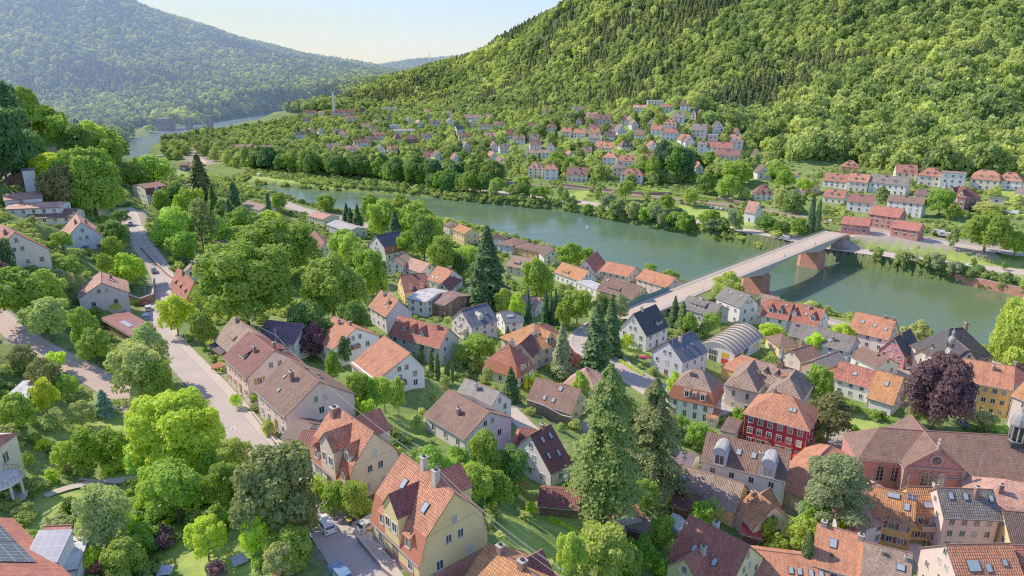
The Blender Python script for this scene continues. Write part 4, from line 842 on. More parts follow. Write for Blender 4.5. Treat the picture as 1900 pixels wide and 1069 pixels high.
hs('pale solar annex', 'small annex roof at the lower left with pale lilac solar modules and red tile edges', (93,1056), (46,1058), 5.5, 5.4, 2.2, 'shed', 'white', 'rred', 'flatile', pv=[(-1,.5,.5,4.2,4.6,'pale')], nowin=1)
hs('white metal canopy', 'white ribbed metal canopy beside the pale solar annex at the lower left', (142,1052), (98,1058), 5, 4.0, 1.2, 'shed', 'white', (.75,.76,.78), 'metal', nowin=1)
# ---------------------------------------------------------------- houses of the far bank: xl,xr,base y, wall h, roof h, kind, wall, roof, side(s)/gable(g), angle
FAR = """1400,1434,333,5,5,gable,white,rdkbr,g,.3|1398,1435,372,5,5,hip,cream,rmaroon,s,.2|1524,1572,348,4.5,4.5,gable,white,rred,s,-.3|1558,1594,321,4.5,4,hip,orange,rsal,s,0|1570,1608,356,7,4.5,gable,cream,rsal,s,-.2
1608,1679,360,7,4.5,gable,white,rgrey,s,-.25|1660,1700,337,6,5,gable,cream,rbright,s,.2|1700,1745,345,7,4.5,hip,cream,rred,s,-.1|1742,1787,350,10,.5,flat,white,rtan,s,0|1797,1850,352,7,5,manship,cream,rsal,s,-.1|1846,1892,352,6,4.5,hip,white,rsal,s,-.1
1880,1912,378,5,4,gable,cream,rgrey,s,-.2|1834,1862,378,3,.3,flat,cream,rgreen,s,0|1693,1742,378,5,2.5,gable,cream,rdkbr,s,-.2|1641,1708,400,8,3,gable,white,rbrown,s,-.25|1568,1618,393,6,4,gable,white,rmaroon,s,-.2|1524,1565,377,4,4,gable,cream,rred,s,-.3
1487,1526,358,4,5,gable,yellow,rgreen,g,.5|1466,1490,373,4,3,gable,white,rgrey,s,.2|1468,1487,342,4,4,gable,white,rred,g,.4|977,1010,330,8,4,hip,cream,rpink,s,-.2|1007,1036,334,9,4,hip,white,rsal,s,-.1|1048,1092,337,6,5,gable,cream,rmaroon,s,-.1
1134,1165,327,7,4,hip,cream,rgrey,s,0|1147,1194,343,8,4,hip,white,rred,s,-.2|918,945,315,4,7,gable,white,rmaroon,g,.4|881,901,308,4,5,hip,white,rred,s,.2|904,930,299,4,5,gable,white,rsal,g,.5|837,859,303,4,5,gable,white,rmaroon,g,.3
785,810,297,4,5,gable,pink,rred,s,.1|803,826,299,5,5,gable,white,rdkbr,g,.3|697,720,286,4,6,gable,white,rblue,g,.3|718,743,286,5,4,gable,cream,rsal,s,.1|973,1024,293,5,2.5,gable,white,rtan,s,-.05|1049,1071,297,4,4,gable,white,rsal,g,.3
926,950,284,5,4,gable,white,rgrey,s,.2|910,926,281,5,5,gable,white,rmaroon,g,.2|1100,1138,283,5,5,gable,white,rsal,s,-.5|1115,1145,307,7,4,hip,white,rsal,s,-.3|1145,1186,307,4,4,gable,white,rsal,s,-.2|1192,1216,304,4,4,gable,white,rred,s,0
1219,1240,288,5,4,gable,cream,rsal,s,-.3|1202,1223,282,5,4,gable,white,rred,g,.3|1118,1142,262,5,4,gable,white,rdark,s,-.1|1142,1166,253,5,6,gable,white,rblue,g,.4|1128,1145,247,5,4,gable,pink,rpink,s,0|1169,1187,240,5,4,gable,white,rtan,g,.3
1175,1199,260,5,5,gable,white,rdkbr,s,-.4|1224,1260,260,7,4,hip,white,rred,s,-.2|1229,1256,239,5,4,hip,white,rorange,s,-.2|1085,1108,226,5,5,gable,grey,rpink,s,-.3|1101,1135,230,5,5,gable,grey,rbrown,s,-.2|1058,1083,211,5,4,gable,white,rgrey,s,-.3
1172,1202,209,6,3,gable,white,rpink,s,-.1|1224,1258,209,6,3,gable,white,rsal,s,.1|1199,1233,196,6,1,flat,white,rlgrey,s,.1|859,896,227,6,5,gable,white,rtan,s,-.1|825,849,234,6,5,gable,white,rtan,g,.2|795,822,236,5,4,gable,cream,rgrey,s,.1
768,792,239,6,6,gable,white,rpink,g,.4|755,768,233,6,7,gable,white,rblue,g,.2|719,744,240,5,1,flat,white,rlgrey,s,0|687,701,246,5,4,gable,white,rtan,s,.1|886,916,242,5,3,gable,white,rdark,s,-.1|916,935,239,5,4,gable,white,rpink,s,0
866,886,236,5,4,gable,white,rsal,g,.2|896,921,260,5,4,gable,pink,rpink,s,0|677,707,267,5,4,gable,cream,rdkbr,s,.1|751,778,266,5,4,gable,brown,rmaroon,s,.2|630,647,257,5,4,gable,white,rpink,s,0|724,751,198,6,2,gable,white,rsal,s,.1
707,738,207,6,1,flat,white,rlgrey,s,.1|630,660,215,6,5,gable,pink,rred,s,.1|640,664,226,5,4,gable,white,rsal,s,.1|728,771,250,5,2,gable,white,rlgrey,s,0|1260,1280,270,5,4,gable,white,rred,g,.3|1267,1292,273,5,5,gable,white,rred,g,.4
1280,1310,254,6,5,gable,cream,rgrey,s,-.2|1317,1349,249,5,6,gable,white,rdark,g,.4|1312,1332,266,7,1,flat,pink,rlgrey,s,0|1292,1312,281,6,2,gable,white,rgrey,s,0|1307,1361,287,6,4,gable,white,rred,s,-.1|1353,1378,281,8,1.5,gable,white,rpurple,s,-.1
1324,1374,297,4,4,gable,cream,rmaroon,s,-.1|1396,1415,297,4,4,gable,white,rdark,g,.3|1287,1307,323,5,4,gable,white,rsal,g,.2|1260,1282,205,5,4,gable,white,rdkbr,s,-.2|569,589,250,5,4,gable,pink,rpurple,g,.2|589,606,251,5,4,gable,white,rdark,g,.2
545,569,257,5,4,gable,white,rdark,s,.1|619,640,252,5,4,gable,white,rtan,s,.1|599,636,279,4,4,gable,white,rtan,s,.1|471,515,283,5,3,gable,sandw,rpink,s,.05|434,471,279,4,3,gable,brown,rpink,s,.05|565,589,216,6,5,gable,pink,rred,s,0
613,640,217,7,5,gable,pink,rred,s,0|333,371,312,3,2,gable,brickw,rmaroon,s,-.35|640,668,285,5,4,gable,white,rpink,s,.1|655,690,272,5,4,gable,white,rmaroon,s,.1|850,875,262,5,4,gable,white,rred,s,.1|950,975,268,5,4,gable,white,rtan,s,-.1
690,716,259,5,4,gable,white,rsal,s,.1|780,806,262,5,4,gable,white,rgrey,s,0|1062,1086,256,5,4,gable,white,rsal,s,-.2|1090,1112,247,5,4,gable,cream,rmaroon,s,-.2|1205,1228,250,5,4,gable,white,rsal,s,-.3|1150,1172,232,5,4,gable,white,rpink,s,-.3|1246,1270,228,5,4,gable,white,rgrey,s,-.2"""
CW = dict(rdkbr='dark brown', rmaroon='maroon', rred='red', rsal='salmon', rgrey='grey', rbright='bright red', rtan='tan', rgreen='green', rbrown='brown', rpink='pinkish', rdark='black', rblue='slate blue', rorange='orange', rlgrey='pale grey', rpurple='purplish')
WW = dict(white='white', cream='cream', orange='orange', yellow='yellow', pink='pink', grey='grey', brown='brown', sandw='sandstone', brickw='brick red')
farlist = []
_rr = random.Random(11); ex = [(float(l.split(',')[0]), float(l.split(',')[1]), float(l.split(',')[2])) for l in FAR.replace('\n', '|').split('|')]; add = []
for _ in range(4000):
    if len(add) >= 30: break
    px = _rr.uniform(560, 1420); py = _rr.uniform(204, 300); w_ = 13*F/max(450, 88/max(.02, .3+.954*(py-534.5)/1300)) if py < 300 else 26
    w_ = min(max(w_, 12), 30)*_rr.uniform(.8, 1.25)
    if not inside(np.array([px]), np.array([py]), pp("560,222 700,205 830,212 950,222 1040,205 1265,198 1320,235 1400,270 1420,292 1200,300 1000,300 900,305 780,305 640,290 560,270"))[0]: continue
    if any(abs(px-(a+c)/2) < (c-a)/2+w_*.55 and abs(py-b_) < 9 for a, c, b_ in ex): continue
    ex.append((px-w_/2, px+w_/2, py)); od = _rr.choice('ssg')
    add.append(f"{px-w_/2:.0f},{px+w_/2:.0f},{py:.0f},{_rr.choice([4,5,6])},{_rr.choice([4,4.5,5.5])},{_rr.choice(['gable','gable','gable','hip'])},{_rr.choice(['white','white','white','cream','pink','grey'])},{_rr.choice(['rsal','rpink','rmaroon','rtan','rgrey','rbrown','rdkbr','rred'])},{od},{_rr.uniform(-.5,.6):.2f}")
FAR = FAR+'|'+'|'.join(add)
for ln in FAR.replace('\n', '|').split('|'):
    q = ln.split(','); xl, xr, yb, wh, rh = map(float, q[:5]); kind, wc, rc, od, an = q[5], q[6], q[7], q[8], float(q[9])
    g = hit((xl+xr)/2, yb); D = proj(*g)[2]; wpx = (xr-xl)*D/F
    view = math.atan2(g.y, g.x)-math.pi/2
    if kind == 'flat' and rh > .6: rh = .5
    if od == 's':
        L = wpx/max(math.cos(an), .7)*.86; W = min(9.5, L*.8) if L < 20 else 10; a = view+an
    else:
        W = wpx*.72; L = 11; a = view+math.pi/2+an
    wh *= 1.0 if D < 900 else 1.15
    root = empty('house'); c = Vector((g.x, g.y))+Vector((-math.sin(a) if od == 's' else math.cos(a), math.cos(a) if od == 's' else math.sin(a)))*(W/2 if od == 's' else L/2)
    sp_ = dict(base=5, sp=3.4, ws=(1.2, 1.45), st=max(1, round(wh/3)), gap=0)
    L0 = L
    nch = [(.35+.3*random.random(), .4, 1.2, .8)]
    if kind not in ('flat',): sp_['ch'] = nch
    if kind in ('gable', 'hip', 'manship') and L > 12 and random.random() < .7 and rh > 3: sp_['do'] = [(-1, .35, .8, 1.6, 1.2, .7), (-1, .68, .8, 1.6, 1.2, .7)]
    add_body(root, (c, a, L, W, g.z), sp_, wh, rh, kind, C[wc], tuple(min(1, (v*.78+m_*.22)*q_) for v, m_, q_ in zip(C[rc], (.52, .36, .30), [random.uniform(.8, 1.2)]*3)), False, 'flatile', g.z)
    for k_ in ('_done', '_inv'):
        if k_ in root: del root[k_]
    allhouses.append(root)
    farlist.append(dict(o=root, px=(xl+xr)/2, py=yb, D=D, roof=CW[rc], wall=WW[wc], kind=kind, od=od, L=L, st=sp_['st']))
# ---------------------------------------------------------------- far bank landmarks
def station():
    z = H(*at_z(1640, 432, 13)); 
    house('sandstone station building', 'red sandstone station building with orange-red roofs at the far end of the bridge', (1668, 404), (1612, 396), 11, 7.5, 4.0, 'gable', 'sandw', 'rbright', 'flatile', wm='sand', near=False, name='station', cat='station', ws=(1.1,1.7), nf=5, ch=[(.7,.6,1,.8)],
      wings=[dict(R0=(1566,401),R1=(1616,406),w=10,wh=4.6,rh=3.2,spec=dict(wm='sand',ws=(1.2,1.6))), dict(R0=(1662,408),R1=(1712,415),w=10,wh=4.6,rh=3.2,spec=dict(wm='sand',ws=(1.2,1.8)))])
    house('dark red brick villa', 'dark red brick villa with pointed corner turret on the far bank', (1792, 367), (1752, 360), 13, 8.5, 5.5, 'hip', 'sandw', 'rmaroon', 'flatile', wm='brickred', near=False, name='villa', cat='villa', do=[(-1,.3,.2,3,2.5,2),(-1,.75,.2,2.4,2.2,1.8)], ws=(1.2,2))
    house('small white chapel', 'small white chapel with steep tan roof and tall arched windows above the river road', (1401, 395), (1382, 392), 8, 6.5, 6.0, 'gable', 'white', 'rpink', 'flatile', near=False, name='chapel', cat='chapel', nf=1, nr=1, ws=(1,2.4), st=1)
station()
def turret(root, x, y, z, r, h, ch, name, wallm, roofm, n=8):
    b = MB(); b.lathe([(r, 0), (r, h), (r+.25, h), (r+.25, h+.25)], (0, 0, 0), n, 0); o = b.build(name, [wallm], root); o.location = (x, y, z)
    rb = MB(); rb.lathe([(r+.35, h+.2), (r*.55, h+.2+ch*.45), (.12, h+.2+ch), (.0, h+ch+1.5)], (0, 0, 0), n, 0); q = rb.build('turret_roof', [roofm], o); return o
t_ = NT('weathered_lead', .5, .5); t_.base(t_.mix(t_.ramp(t_.noise(1.2, 4, t_.pos()), [(.3, gray(0)), (.7, gray(1))]), (.20, .20, .20), (.36, .36, .33))); M['lead'] = t_.m
for o in [x for x in bpy.data.objects if x.name == 'villa.001']:
    turret(o, -7.5, -6, 0, 2.2, 10, 6, 'turret', M['brickred'], M['lead'])
# spire on the cream villa
b = MB(); b.box(-.8, .8, -.8, .8, -1, 1.8); b.lathe([(.5, 1.8), (.5, 3.2)], (0, 0, 0), 8, 0); b.lathe([(1.0, 3.2), (.6, 4.2), (.2, 6), (0, 8)], (0, 0, 0), 8, 1)
o = b.build('turret', [M['wood'], M['lead']], root_v)
rv = root_v; o.location = (1.5, 0, 6.6+4.0)
# onion tower of the old church
b = MB(); b.box(-1.5, 1.5, -1.5, 1.5, -10, 0); b.lathe([(1.6, 0), (1.6, .3), (1.3, .3), (1.3, 3.2), (1.75, 3.3), (1.75, 3.6)], (0, 0, 0), 8, 0)
o = b.build('bell_tower', [M['conc'], M['lead']], None); o.scale = (.55, .55, .62); tw = hit(1765, 650, 10)
o.parent = root_o; inv = (Matrix.Translation(root_o.location) @ Matrix.Rotation(root_o.rotation_euler.z, 4, 'Z')).inverted()
zt = root_o.location.z
xx, yy = at_z(1765, 641, zt+13.5); o.location = inv @ Vector((xx, yy, zt+12.4))
b = MB(); b.lathe([(1.9, 3.6), (2.1, 4.6), (1.8, 5.8), (.8, 6.7), (.75, 7.8), (1.0, 8.4), (.6, 9.2), (.12, 10.5), (.05, 13)], (0, 0, 0), 12, 0); b.lathe([(0, 13), (.3, 13.3), (0, 13.6)], (0, 0, 0), 8, 0)
b.build('onion_dome', [M['lead']], o, None, True)
b = MB()
for i in range(8):
    a = math.pi/8+i*math.pi/4; b.box(math.cos(a)*1.15-.3, math.cos(a)*1.15+.3, math.sin(a)*1.15-.3, math.sin(a)*1.15+.3, .8, 2.8)
b.build('belfry_opening', [M['dark']], o)
# ---------------------------------------------------------------- parish church, lower right
def arch_window(parent, x, y, z, rz, w, h, surround=M['sand'] if False else None, name='window'):
    n_ = 8; b = MB(); r = w/2
    pts = [(-r, 0), (r, 0), (r, h-r)]+[(r*math.cos(a), h-r+r*math.sin(a)) for a in [math.pi*i/n_ for i in range(1, n_)]]+[(-r, h-r)]
    b.face([(p[0], -.06, p[1]) for p in pts], 0)
    R_ = r+.22; o_ = [(-R_, -.2), (R_, -.2), (R_, h-r)]+[(R_*math.cos(a), h-r+R_*math.sin(a)) for a in [math.pi*i/n_ for i in range(1, n_)]]+[(-R_, h-r)]
    for i in range(len(pts)):
        j = (i+1) % len(pts); b.face([(o_[i][0], -.14, o_[i][1]), (o_[j][0], -.14, o_[j][1]), (pts[j][0], -.14, pts[j][1]), (pts[i][0], -.14, pts[i][1])], 1)
        b.face([(pts[i][0], -.14, pts[i][1]), (pts[j][0], -.14, pts[j][1]), (pts[j][0], 0, pts[j][1]), (pts[i][0], 0, pts[i][1])], 1)
    b.box(-.05, .05, -.11, -.06, 0, h-.1, 1)
    for k in range(1, int(h/.9)+1): b.box(-r, r, -.10, -.062, k*.9-.03, k*.9+.03, 1)
    return obj(name, b.mesh('arch_window', [M['glass'], M['stonetrim']]), parent, None, (x, y, z), (0, 0, rz))
t_ = NT('stone_trim', .8, .2); t_.base(t_.mix(t_.ramp(t_.noise(1.5, 4, t_.pos()), [(.3, gray(0)), (.7, gray(1))]), (.36, .25, .19), (.46, .33, .25))); M['stonetrim'] = t_.m
root_c, fr_c = house('red sandstone church', 'red sandstone church with brown roofs, round rose window and triple arched windows', (1631,794), (1716,800), None, 9, 4.8, 'hip', (.36,.13,.10), 'rbrown', 'flatile', near=True, name='church', cat='church', w=11, nowin=1, wm='sand', o=.3,
   wings=[dict(R0=(1742,833),R1=(1690,771),w=12,wh=9,rh=4.8,kind='gable',spec=dict(wm='sand',nowin=1,o=.15)), dict(R0=(1712,800),R1=(1975,814),w=15,wh=7.2,rh=6.6,kind='gable',wc='pink',spec=dict(nowin=1,o=.3))])
def local_of(root, x, y, z):
    inv = (Matrix.Translation(root.location) @ Matrix.Rotation(root.rotation_euler.z, 4, 'Z')).inverted(); return inv @ Vector((x, y, z))
# transept front: openings placed in its own plane
zc = root_c.location.z; f2 = frame_ridge((1742,833), (1690,771), 12, 13.8, zc+13.8)
ca, sa = math.cos(f2[1]), math.sin(f2[1])
ends = [Vector((f2[0].x+s*ca*f2[2]/2, f2[0].y+s*sa*f2[2]/2)) for s in (-1, 1)]; e_ = min(ends, key=lambda v: v.length); outd = (e_-Vector((f2[0].x, f2[0].y))).normalized()
side = Vector((-outd.y, outd.x)); rzw = math.atan2(outd.y, outd.x)+math.pi/2-root_c.rotation_euler.z
for k in (-1, 0, 1):
    p = e_+outd*.03+side*k*1.7; l_ = local_of(root_c, p.x, p.y, zc+2.6); arch_window(root_c, l_.x, l_.y, l_.z+1.2, rzw, 1.35, 4.2)
b = MB(); 
for r0, r1, y_, m_ in ((0, .95, -.05, 0), (.95, 1.4, -.16, 1)):
    for i in range(20):
        a0, a1 = 2*math.pi*i/20, 2*math.pi*(i+1)/20; q = [(r1*math.cos(a0), y_, r1*math.sin(a0)), (r1*math.cos(a1), y_, r1*math.sin(a1)), (r0*math.cos(a1), y_, r0*math.sin(a1)), (r0*math.cos(a0), y_, r0*math.sin(a0))]
        b.face(q if r0 else q[:3], m_)
p = e_+outd*.03; l_ = local_of(root_c, p.x, p.y, zc+11.0); obj('rose_window', b.mesh('rose', [M['glass'], M['stonetrim']]), root_c, None, l_, (0, 0, rzw))
b = MB(); b.box(-6.1, 6.1, -.28, 0, 8.8, 9.15); b.box(-6.0, 6.0, -.2, 0, 7.3, 7.5)
for s in (-1, 1): b.box(s*5.8-.35, s*5.8+.35, -.25, 0, -3, 8.8)
l_ = local_of(root_c, e_.x, e_.y, zc); obj('cornice', b.mesh('cornice', [M['stonetrim']]), root_c, None, l_, (0, 0, rzw))
b = MB(); b.box(-.3, .3, -.3, .3, -.5, .9); b.lathe([(.0, .8), (.55, 1.2), (.25, 1.6), (.45, 2.0), (0, 2.5)], (0, 0, 0), 8)
l_ = local_of(root_c, e_.x, e_.y, zc+13.9); obj('finial', b.mesh('finial', [M['stonetrim']]), root_c, None, l_)
f3 = frame_ridge((1712,800), (1975,814), 15, 13.8, zc+13.8); c3, s3 = math.cos(f3[1]), math.sin(f3[1])
for k in range(7):
    u = -f3[2]/2+11.5+k*4.2
    if u > f3[2]/2-1: break
    x_, y_ = f3[0].x+u*c3+7.53*s3, f3[0].y+u*s3-7.53*c3; l_ = local_of(root_c, x_, y_, zc+1.6); arch_window(root_c, l_.x, l_.y, l_.z, f3[1]-root_c.rotation_euler.z, 1.7, 4.6)
for u in (-5.2, -2.2): arch_window(root_c, u, -5.53, 3.8, 0, 1.3, 3.8)
# ridge turret at the right edge
xx, yy = at_z(1886, 812, zc+13.8); l_ = local_of(root_c, xx, yy, zc+12.6)
b = MB(); b.box(-1.6, 1.6, -1.6, 1.6, -2.5, .6, 1); b.lathe([(1.7, .6), (1.7, .9)], (0,0,0), 8, 0)
for i in range(8):
    a = math.pi/8+i*math.pi/4; b.bar((1.45*math.cos(a), 1.45*math.sin(a), .9), (1.45*math.cos(a), 1.45*math.sin(a), 4.4), .16, 0, 5)
b.lathe([(1.2, .9), (1.2, 4.4)], (0,0,0), 8, 1); b.lathe([(1.8, 4.4), (1.85, 4.8), (1.6, 6.0), (1.1, 7.0), (.4, 7.7), (.1, 8.6), (.05, 10)], (0,0,0), 12, 0)
obj('ridge_turret', b.mesh('ridge_turret', [M['lead'], M['dark']]), root_c, None, l_)
# ---------------------------------------------------------------- hall with the curved roof
def curved_hall():
    wh = 4.6; fr = frame_from((1362, 657), (1413, 622), (1297, 641), wh)
    c, ang, L, W, zg = fr
    root = empty('hall', (c.x, c.y, zg), ang, 'hall with curved ribbed pale roof and yellow and red wall panels', 'hall')
    n_ = 16; rh = 2.6
    def ZZ(y): return wh+.1+rh*(1-(2*y/W)**2)
    b = MB(); ys = [-W/2-.5+(W+1)*i/n_ for i in range(n_+1)]
    for i in range(n_):
        for dz, m_ in ((0, 0), (-.2, 1)):
            q = [(-L/2-.5, ys[i], ZZ(ys[i])+dz), (L/2+.5, ys[i], ZZ(ys[i])+dz), (L/2+.5, ys[i+1], ZZ(ys[i+1])+dz), (-L/2-.5, ys[i+1], ZZ(ys[i+1])+dz)]; b.quad_auto(q, m_)
        for sx in (-1, 1): b.face([(sx*(L/2+.5), ys[i], ZZ(ys[i])), (sx*(L/2+.5), ys[i+1], ZZ(ys[i+1])), (sx*(L/2+.5), ys[i+1], ZZ(ys[i+1])-.2), (sx*(L/2+.5), ys[i], ZZ(ys[i])-.2)], 1)
    r_ = b.build('roof', [M['wall'], M['white']], root, (.50, .46, .42))
    nr = 9
    for k in range(nr):
        x = -L/2+.8+(L-1.6)*k/(nr-1); rb = MB()
        for i in range(n_):
            a0, a1 = ys[i], ys[i+1]
            rb.quad_auto([(x-.18, a0, ZZ(a0)+.28), (x+.18, a0, ZZ(a0)+.28), (x+.18, a1, ZZ(a1)+.28), (x-.18, a1, ZZ(a1)+.28)])
            for s in (-.18, .18): rb.quad_auto([(x+s, a0, ZZ(a0)), (x+s, a1, ZZ(a1)), (x+s, a1, ZZ(a1)+.28), (x+s, a0, ZZ(a0)+.28)])
        rb.build('roof_rib', [M['wood']], r_)
    b = MB(); b.box(-L/2, L/2, -W/2, W/2, -4, wh)
    for sx in (-1, 1):
        pts = [(sx*L/2, y, min(ZZ(y)-.12, 99)) for y in [-W/2+W*i/n_ for i in range(n_+1)]]; b.quad_auto([(sx*L/2, W/2, wh-.01), (sx*L/2, -W/2, wh-.01)]+pts, 0)
    b.build('wall', [M['wall']], root, C['white'])
    for (side_, u, z0, w, h, colr, nm) in (('l', .25, 2.6, 2.4, 1.6, (.75,.42,.03), 'wall_panel'), ('l', .6, 2.6, 3, 1.6, None, 'window'), ('l', .25, .3, 2.4, 1.9, (.6,.04,.03), 'wall_panel'), ('l', .6, .3, 2.6, 1.9, None, 'window'),
                                      ('f', .14, 1.6, 4, 2.4, None, 'window'), ('f', .30, 1.6, 2, 2.4, (.75,.42,.03), 'wall_panel'), ('f', .44, 1.6, 3.2, 2.4, None, 'window'), ('f', .75, 1.8, 1, 1, (.75,.42,.03), 'wall_panel'), ('f', .85, 1.8, 1, 1, (.75,.42,.03), 'wall_panel')):
        b = MB(); b.box(-w/2, w/2, -.07, 0, 0, h, 0)
        if colr is None:
            for k in range(int(w/.9)+1): b.box(-w/2+k*.9-.04, -w/2+k*.9+.04, -.1, -.07, 0, h, 1)
        # choose the end that faces the camera
        if side_ == 'f': x, y, rz = (u-.5)*L, -W/2-.01, 0
        else:
            s = -1 if Vector((-ca_h(ang), -sa_h(ang))).dot(-Vector((c.x, c.y))) > 0 else 1
            x, y, rz = s*(L/2+.01), (u-.5)*W, s*math.pi/2
        o = obj(nm, b.mesh(nm, [M['oc'] if colr else M['glass'], M['white']]), root, colr, (x, y, z0), (0, 0, rz))
    footprints.append((c.x, c.y, ang, L/2+1, W/2+1)); landmarks.append(('curved-roof hall', *proj(c.x, c.y, zg+2)[:2]))
def ca_h(a): return math.cos(a)
def sa_h(a): return math.sin(a)
curved_hall()
# ---------------------------------------------------------------- bridge
def bridge():
    zt = 13.5
    pts = [(1095, 608), (1160, 589), (1220, 563), (1290, 529), (1365, 503), (1410, 484), (1457, 466), (1505, 448), (1552, 432), (1580, 423)]
    P = []
    for i, (a, c_) in enumerate(pts):
        z = {0: 12.0, 1: 12.6, 2: 13.2, 3: 13.6}.get(i, 13.8 if i < 8 else (13.6 if i == 8 else 13.3)); P.append((*at_z(a, c_, z), z))
    # straighten the river part
    a = np.array(P[1]); e = np.array(P[8])
    P = np.array(P)
    for i in range(1, 9):
        t = np.dot(P[i, :2]-a[:2], e[:2]-a[:2])/np.dot(e[:2]-a[:2], e[:2]-a[:2]); P[i, :2] = (a+(e-a)*t)[:2]
    d = (e[:2]-a[:2]); Lb = np.hypot(*d); d /= Lb; nrm = np.array([-d[1], d[0]])
    ang = math.atan2(d[1], d[0]); root = empty('road_bridge', (a[0], a[1], 0), ang, 'long concrete road bridge over the river on red sandstone piers', 'bridge')
    hw = 5.6
    def local(x, y): v = np.array([x, y])-a[:2]; return float(v@d), float(v@nrm)
    pier_px = [(1400, 541), (1498, 494)]
    ps = [local(*at_z(px, py, 0))[0] for px, py in pier_px]
    S = np.linspace(-2, Lb, 90)
    zd = np.interp(S, [local(*p[:2])[0] for p in P], [p[2] for p in P])
    ends_ = [18, Lb-4]
    sup = sorted(ps+ends_)
    def depth(s):
        # haunched girder: deep above the piers, slim at midspan
        dd = min(abs(s-q) for q in ps); return 1.5+3.0*math.exp(-(dd/15.0)**2)
    dk = MB(); gd = MB(); pv1 = MB(); kb = MB(); par = MB()
    for i in range(len(S)-1):
        s0, s1 = S[i], S[i+1]; z0, z1 = zd[i], zd[i+1]; d0, d1 = depth(s0), depth(s1)
        dk.quad_auto([(s0, -3.9, z0), (s1, -3.9, z1), (s1, 3.9, z1), (s0, 3.9, z0)])
        for sy in (-1, 1):
            kb.quad_auto([(s0, sy*3.9, z0+.16), (s1, sy*3.9, z1+.16), (s1, sy*5.5, z1+.16), (s0, sy*5.5, z0+.16)]); kb.quad_auto([(s0, sy*3.9, z0), (s1, sy*3.9, z1), (s1, sy*3.9, z1+.16), (s0, sy*3.9, z0+.16)])
            gd.quad_auto([(s0, sy*5.7, z0+.2), (s1, sy*5.7, z1+.2), (s1, sy*5.7, z1-.55), (s0, sy*5.7, z0-.55)])
            gd.quad_auto([(s0, sy*5.7, z0+.2), (s1, sy*5.7, z1+.2), (s1, sy*5.5, z1+.2), (s0, sy*5.5, z0+.2)])
            gd.quad_auto([(s0, sy*5.7, z0-.55), (s1, sy*5.7, z1-.55), (s1, sy*4.3, z1-.8), (s0, sy*4.3, z0-.8)])
            gd.quad_auto([(s0, sy*4.3, z0-.8), (s1, sy*4.3, z1-.8), (s1, sy*4.3, z1-d1), (s0, sy*4.3, z0-d0)])
        gd.quad_auto([(s0, -4.3, z0-d0), (s1, -4.3, z1-d1), (s1, 4.3, z1-d1), (s0, 4.3, z0-d0)])
    dk.build('roadway', [M['deck']], root); gd.build('girder', [M['conc']], root); kb.build('footway', [M['pave']], root)
    ln = MB()
    for s in np.arange(0, Lb, 9):
        z = np.interp(s+2, S, zd)+.012; z0_ = np.interp(s, S, zd)+.012; z1_ = np.interp(s+4, S, zd)+.012
        ln.face([(s, -.07, z0_), (s+4, -.07, z1_), (s+4, .07, z1_), (s, .07, z0_)])
    for sy in (-1, 1):
        for i in range(len(S)-1): ln.face([(S[i], sy*3.5-.06, zd[i]+.012), (S[i+1], sy*3.5-.06, zd[i+1]+.012), (S[i+1], sy*3.5+.06, zd[i+1]+.012), (S[i], sy*3.5+.06, zd[i]+.012)])
    ln.build('lane_marking', [M['paint']], root)
    for sy in (-1, 1):
        rb = MB()
        for i in range(len(S)-1):
            for zz in (1.25, .75): rb.bar((S[i], sy*5.6, zd[i]+zz), (S[i+1], sy*5.6, zd[i+1]+zz), .045, 0, 4)
            rb.bar((S[i], sy*5.6, zd[i]+.2), (S[i], sy*5.6, zd[i]+1.25), .05, 0, 4)
            for k in range(3): rb.bar((S[i]+(S[i+1]-S[i])*k/3, sy*5.6, zd[i]+.2), (S[i]+(S[i+1]-S[i])*k/3, sy*5.6, zd[i]+1.25), .022, 0, 3)
        rb.build('railing', [M['metalgrey']], root)
    # green screen beside the near ramp, on the upstream side
    sb = MB(); gs = [s for s in S if 0 < s < 38]
    for s0, s1 in zip(gs, gs[1:]):
        z0, z1 = np.interp(s0, S, zd), np.interp(s1, S, zd); sb.quad_auto([(s0, 5.75, z0+.1), (s1, 5.75, z1+.1), (s1, 5.75, z1+1.9), (s0, 5.75, z0+1.9)]); sb.bar((s0, 5.8, z0), (s0, 5.8, z0+2), .06, 0, 4)
    sb.build('noise_screen', [M['oc']], root, (.03, .20, .14))
    # piers with pointed cutwaters
    for s in ps:
        b = MB(); z1 = np.interp(s, S, zd)-depth(s)+.02; z0 = -4.0
        def ringp(z, g): hx = 3.0+g*.5; hy = 4.4+g*.5; return [(s-hx, -hy, z), (s+hx, -hy, z), (s+hx+0, hy, z), (s, hy+2.6+g*.5, z), (s-hx, hy, z)] if False else [(s-hx, -hy, z), (s, -hy-2.6, z), (s+hx, -hy, z), (s+hx, hy, z), (s, hy+2.6, z), (s-hx, hy, z)]
        a0, a1 = ringp(z0, .5), ringp(z1, 0)
        for i in range(6):
            j = (i+1) % 6; b.quad_auto([a0[i], a0[j], a1[j], a1[i]])
        b.face(a1); g0, g1 = ringp(z0, 1.0), ringp(.8, .9)
        for i in range(6): j = (i+1) % 6; b.quad_auto([g0[i], g0[j], g1[j], g1[i]])
        b.face(g1); b.build('pier', [M['pier']], root)
    # abutments
    for s0, s1 in ((-2, 20), (Lb-2, Lb+6)):
        z0, z1 = np.interp(s0, S, zd), np.interp(s1, S, zd); b = MB(); b.box(s0, s1, -4.8, 4.8, -2, min(z0, z1)-.9); b.build('abutment', [M['pier']], root)
    footprints.append((a[0]+d[0]*Lb/2, a[1]+d[1]*Lb/2, ang, Lb/2+4, 7.5)); landmarks.append(('near end of the bridge', 1200, 575)); landmarks.append(('far end of the bridge', 1550, 440))
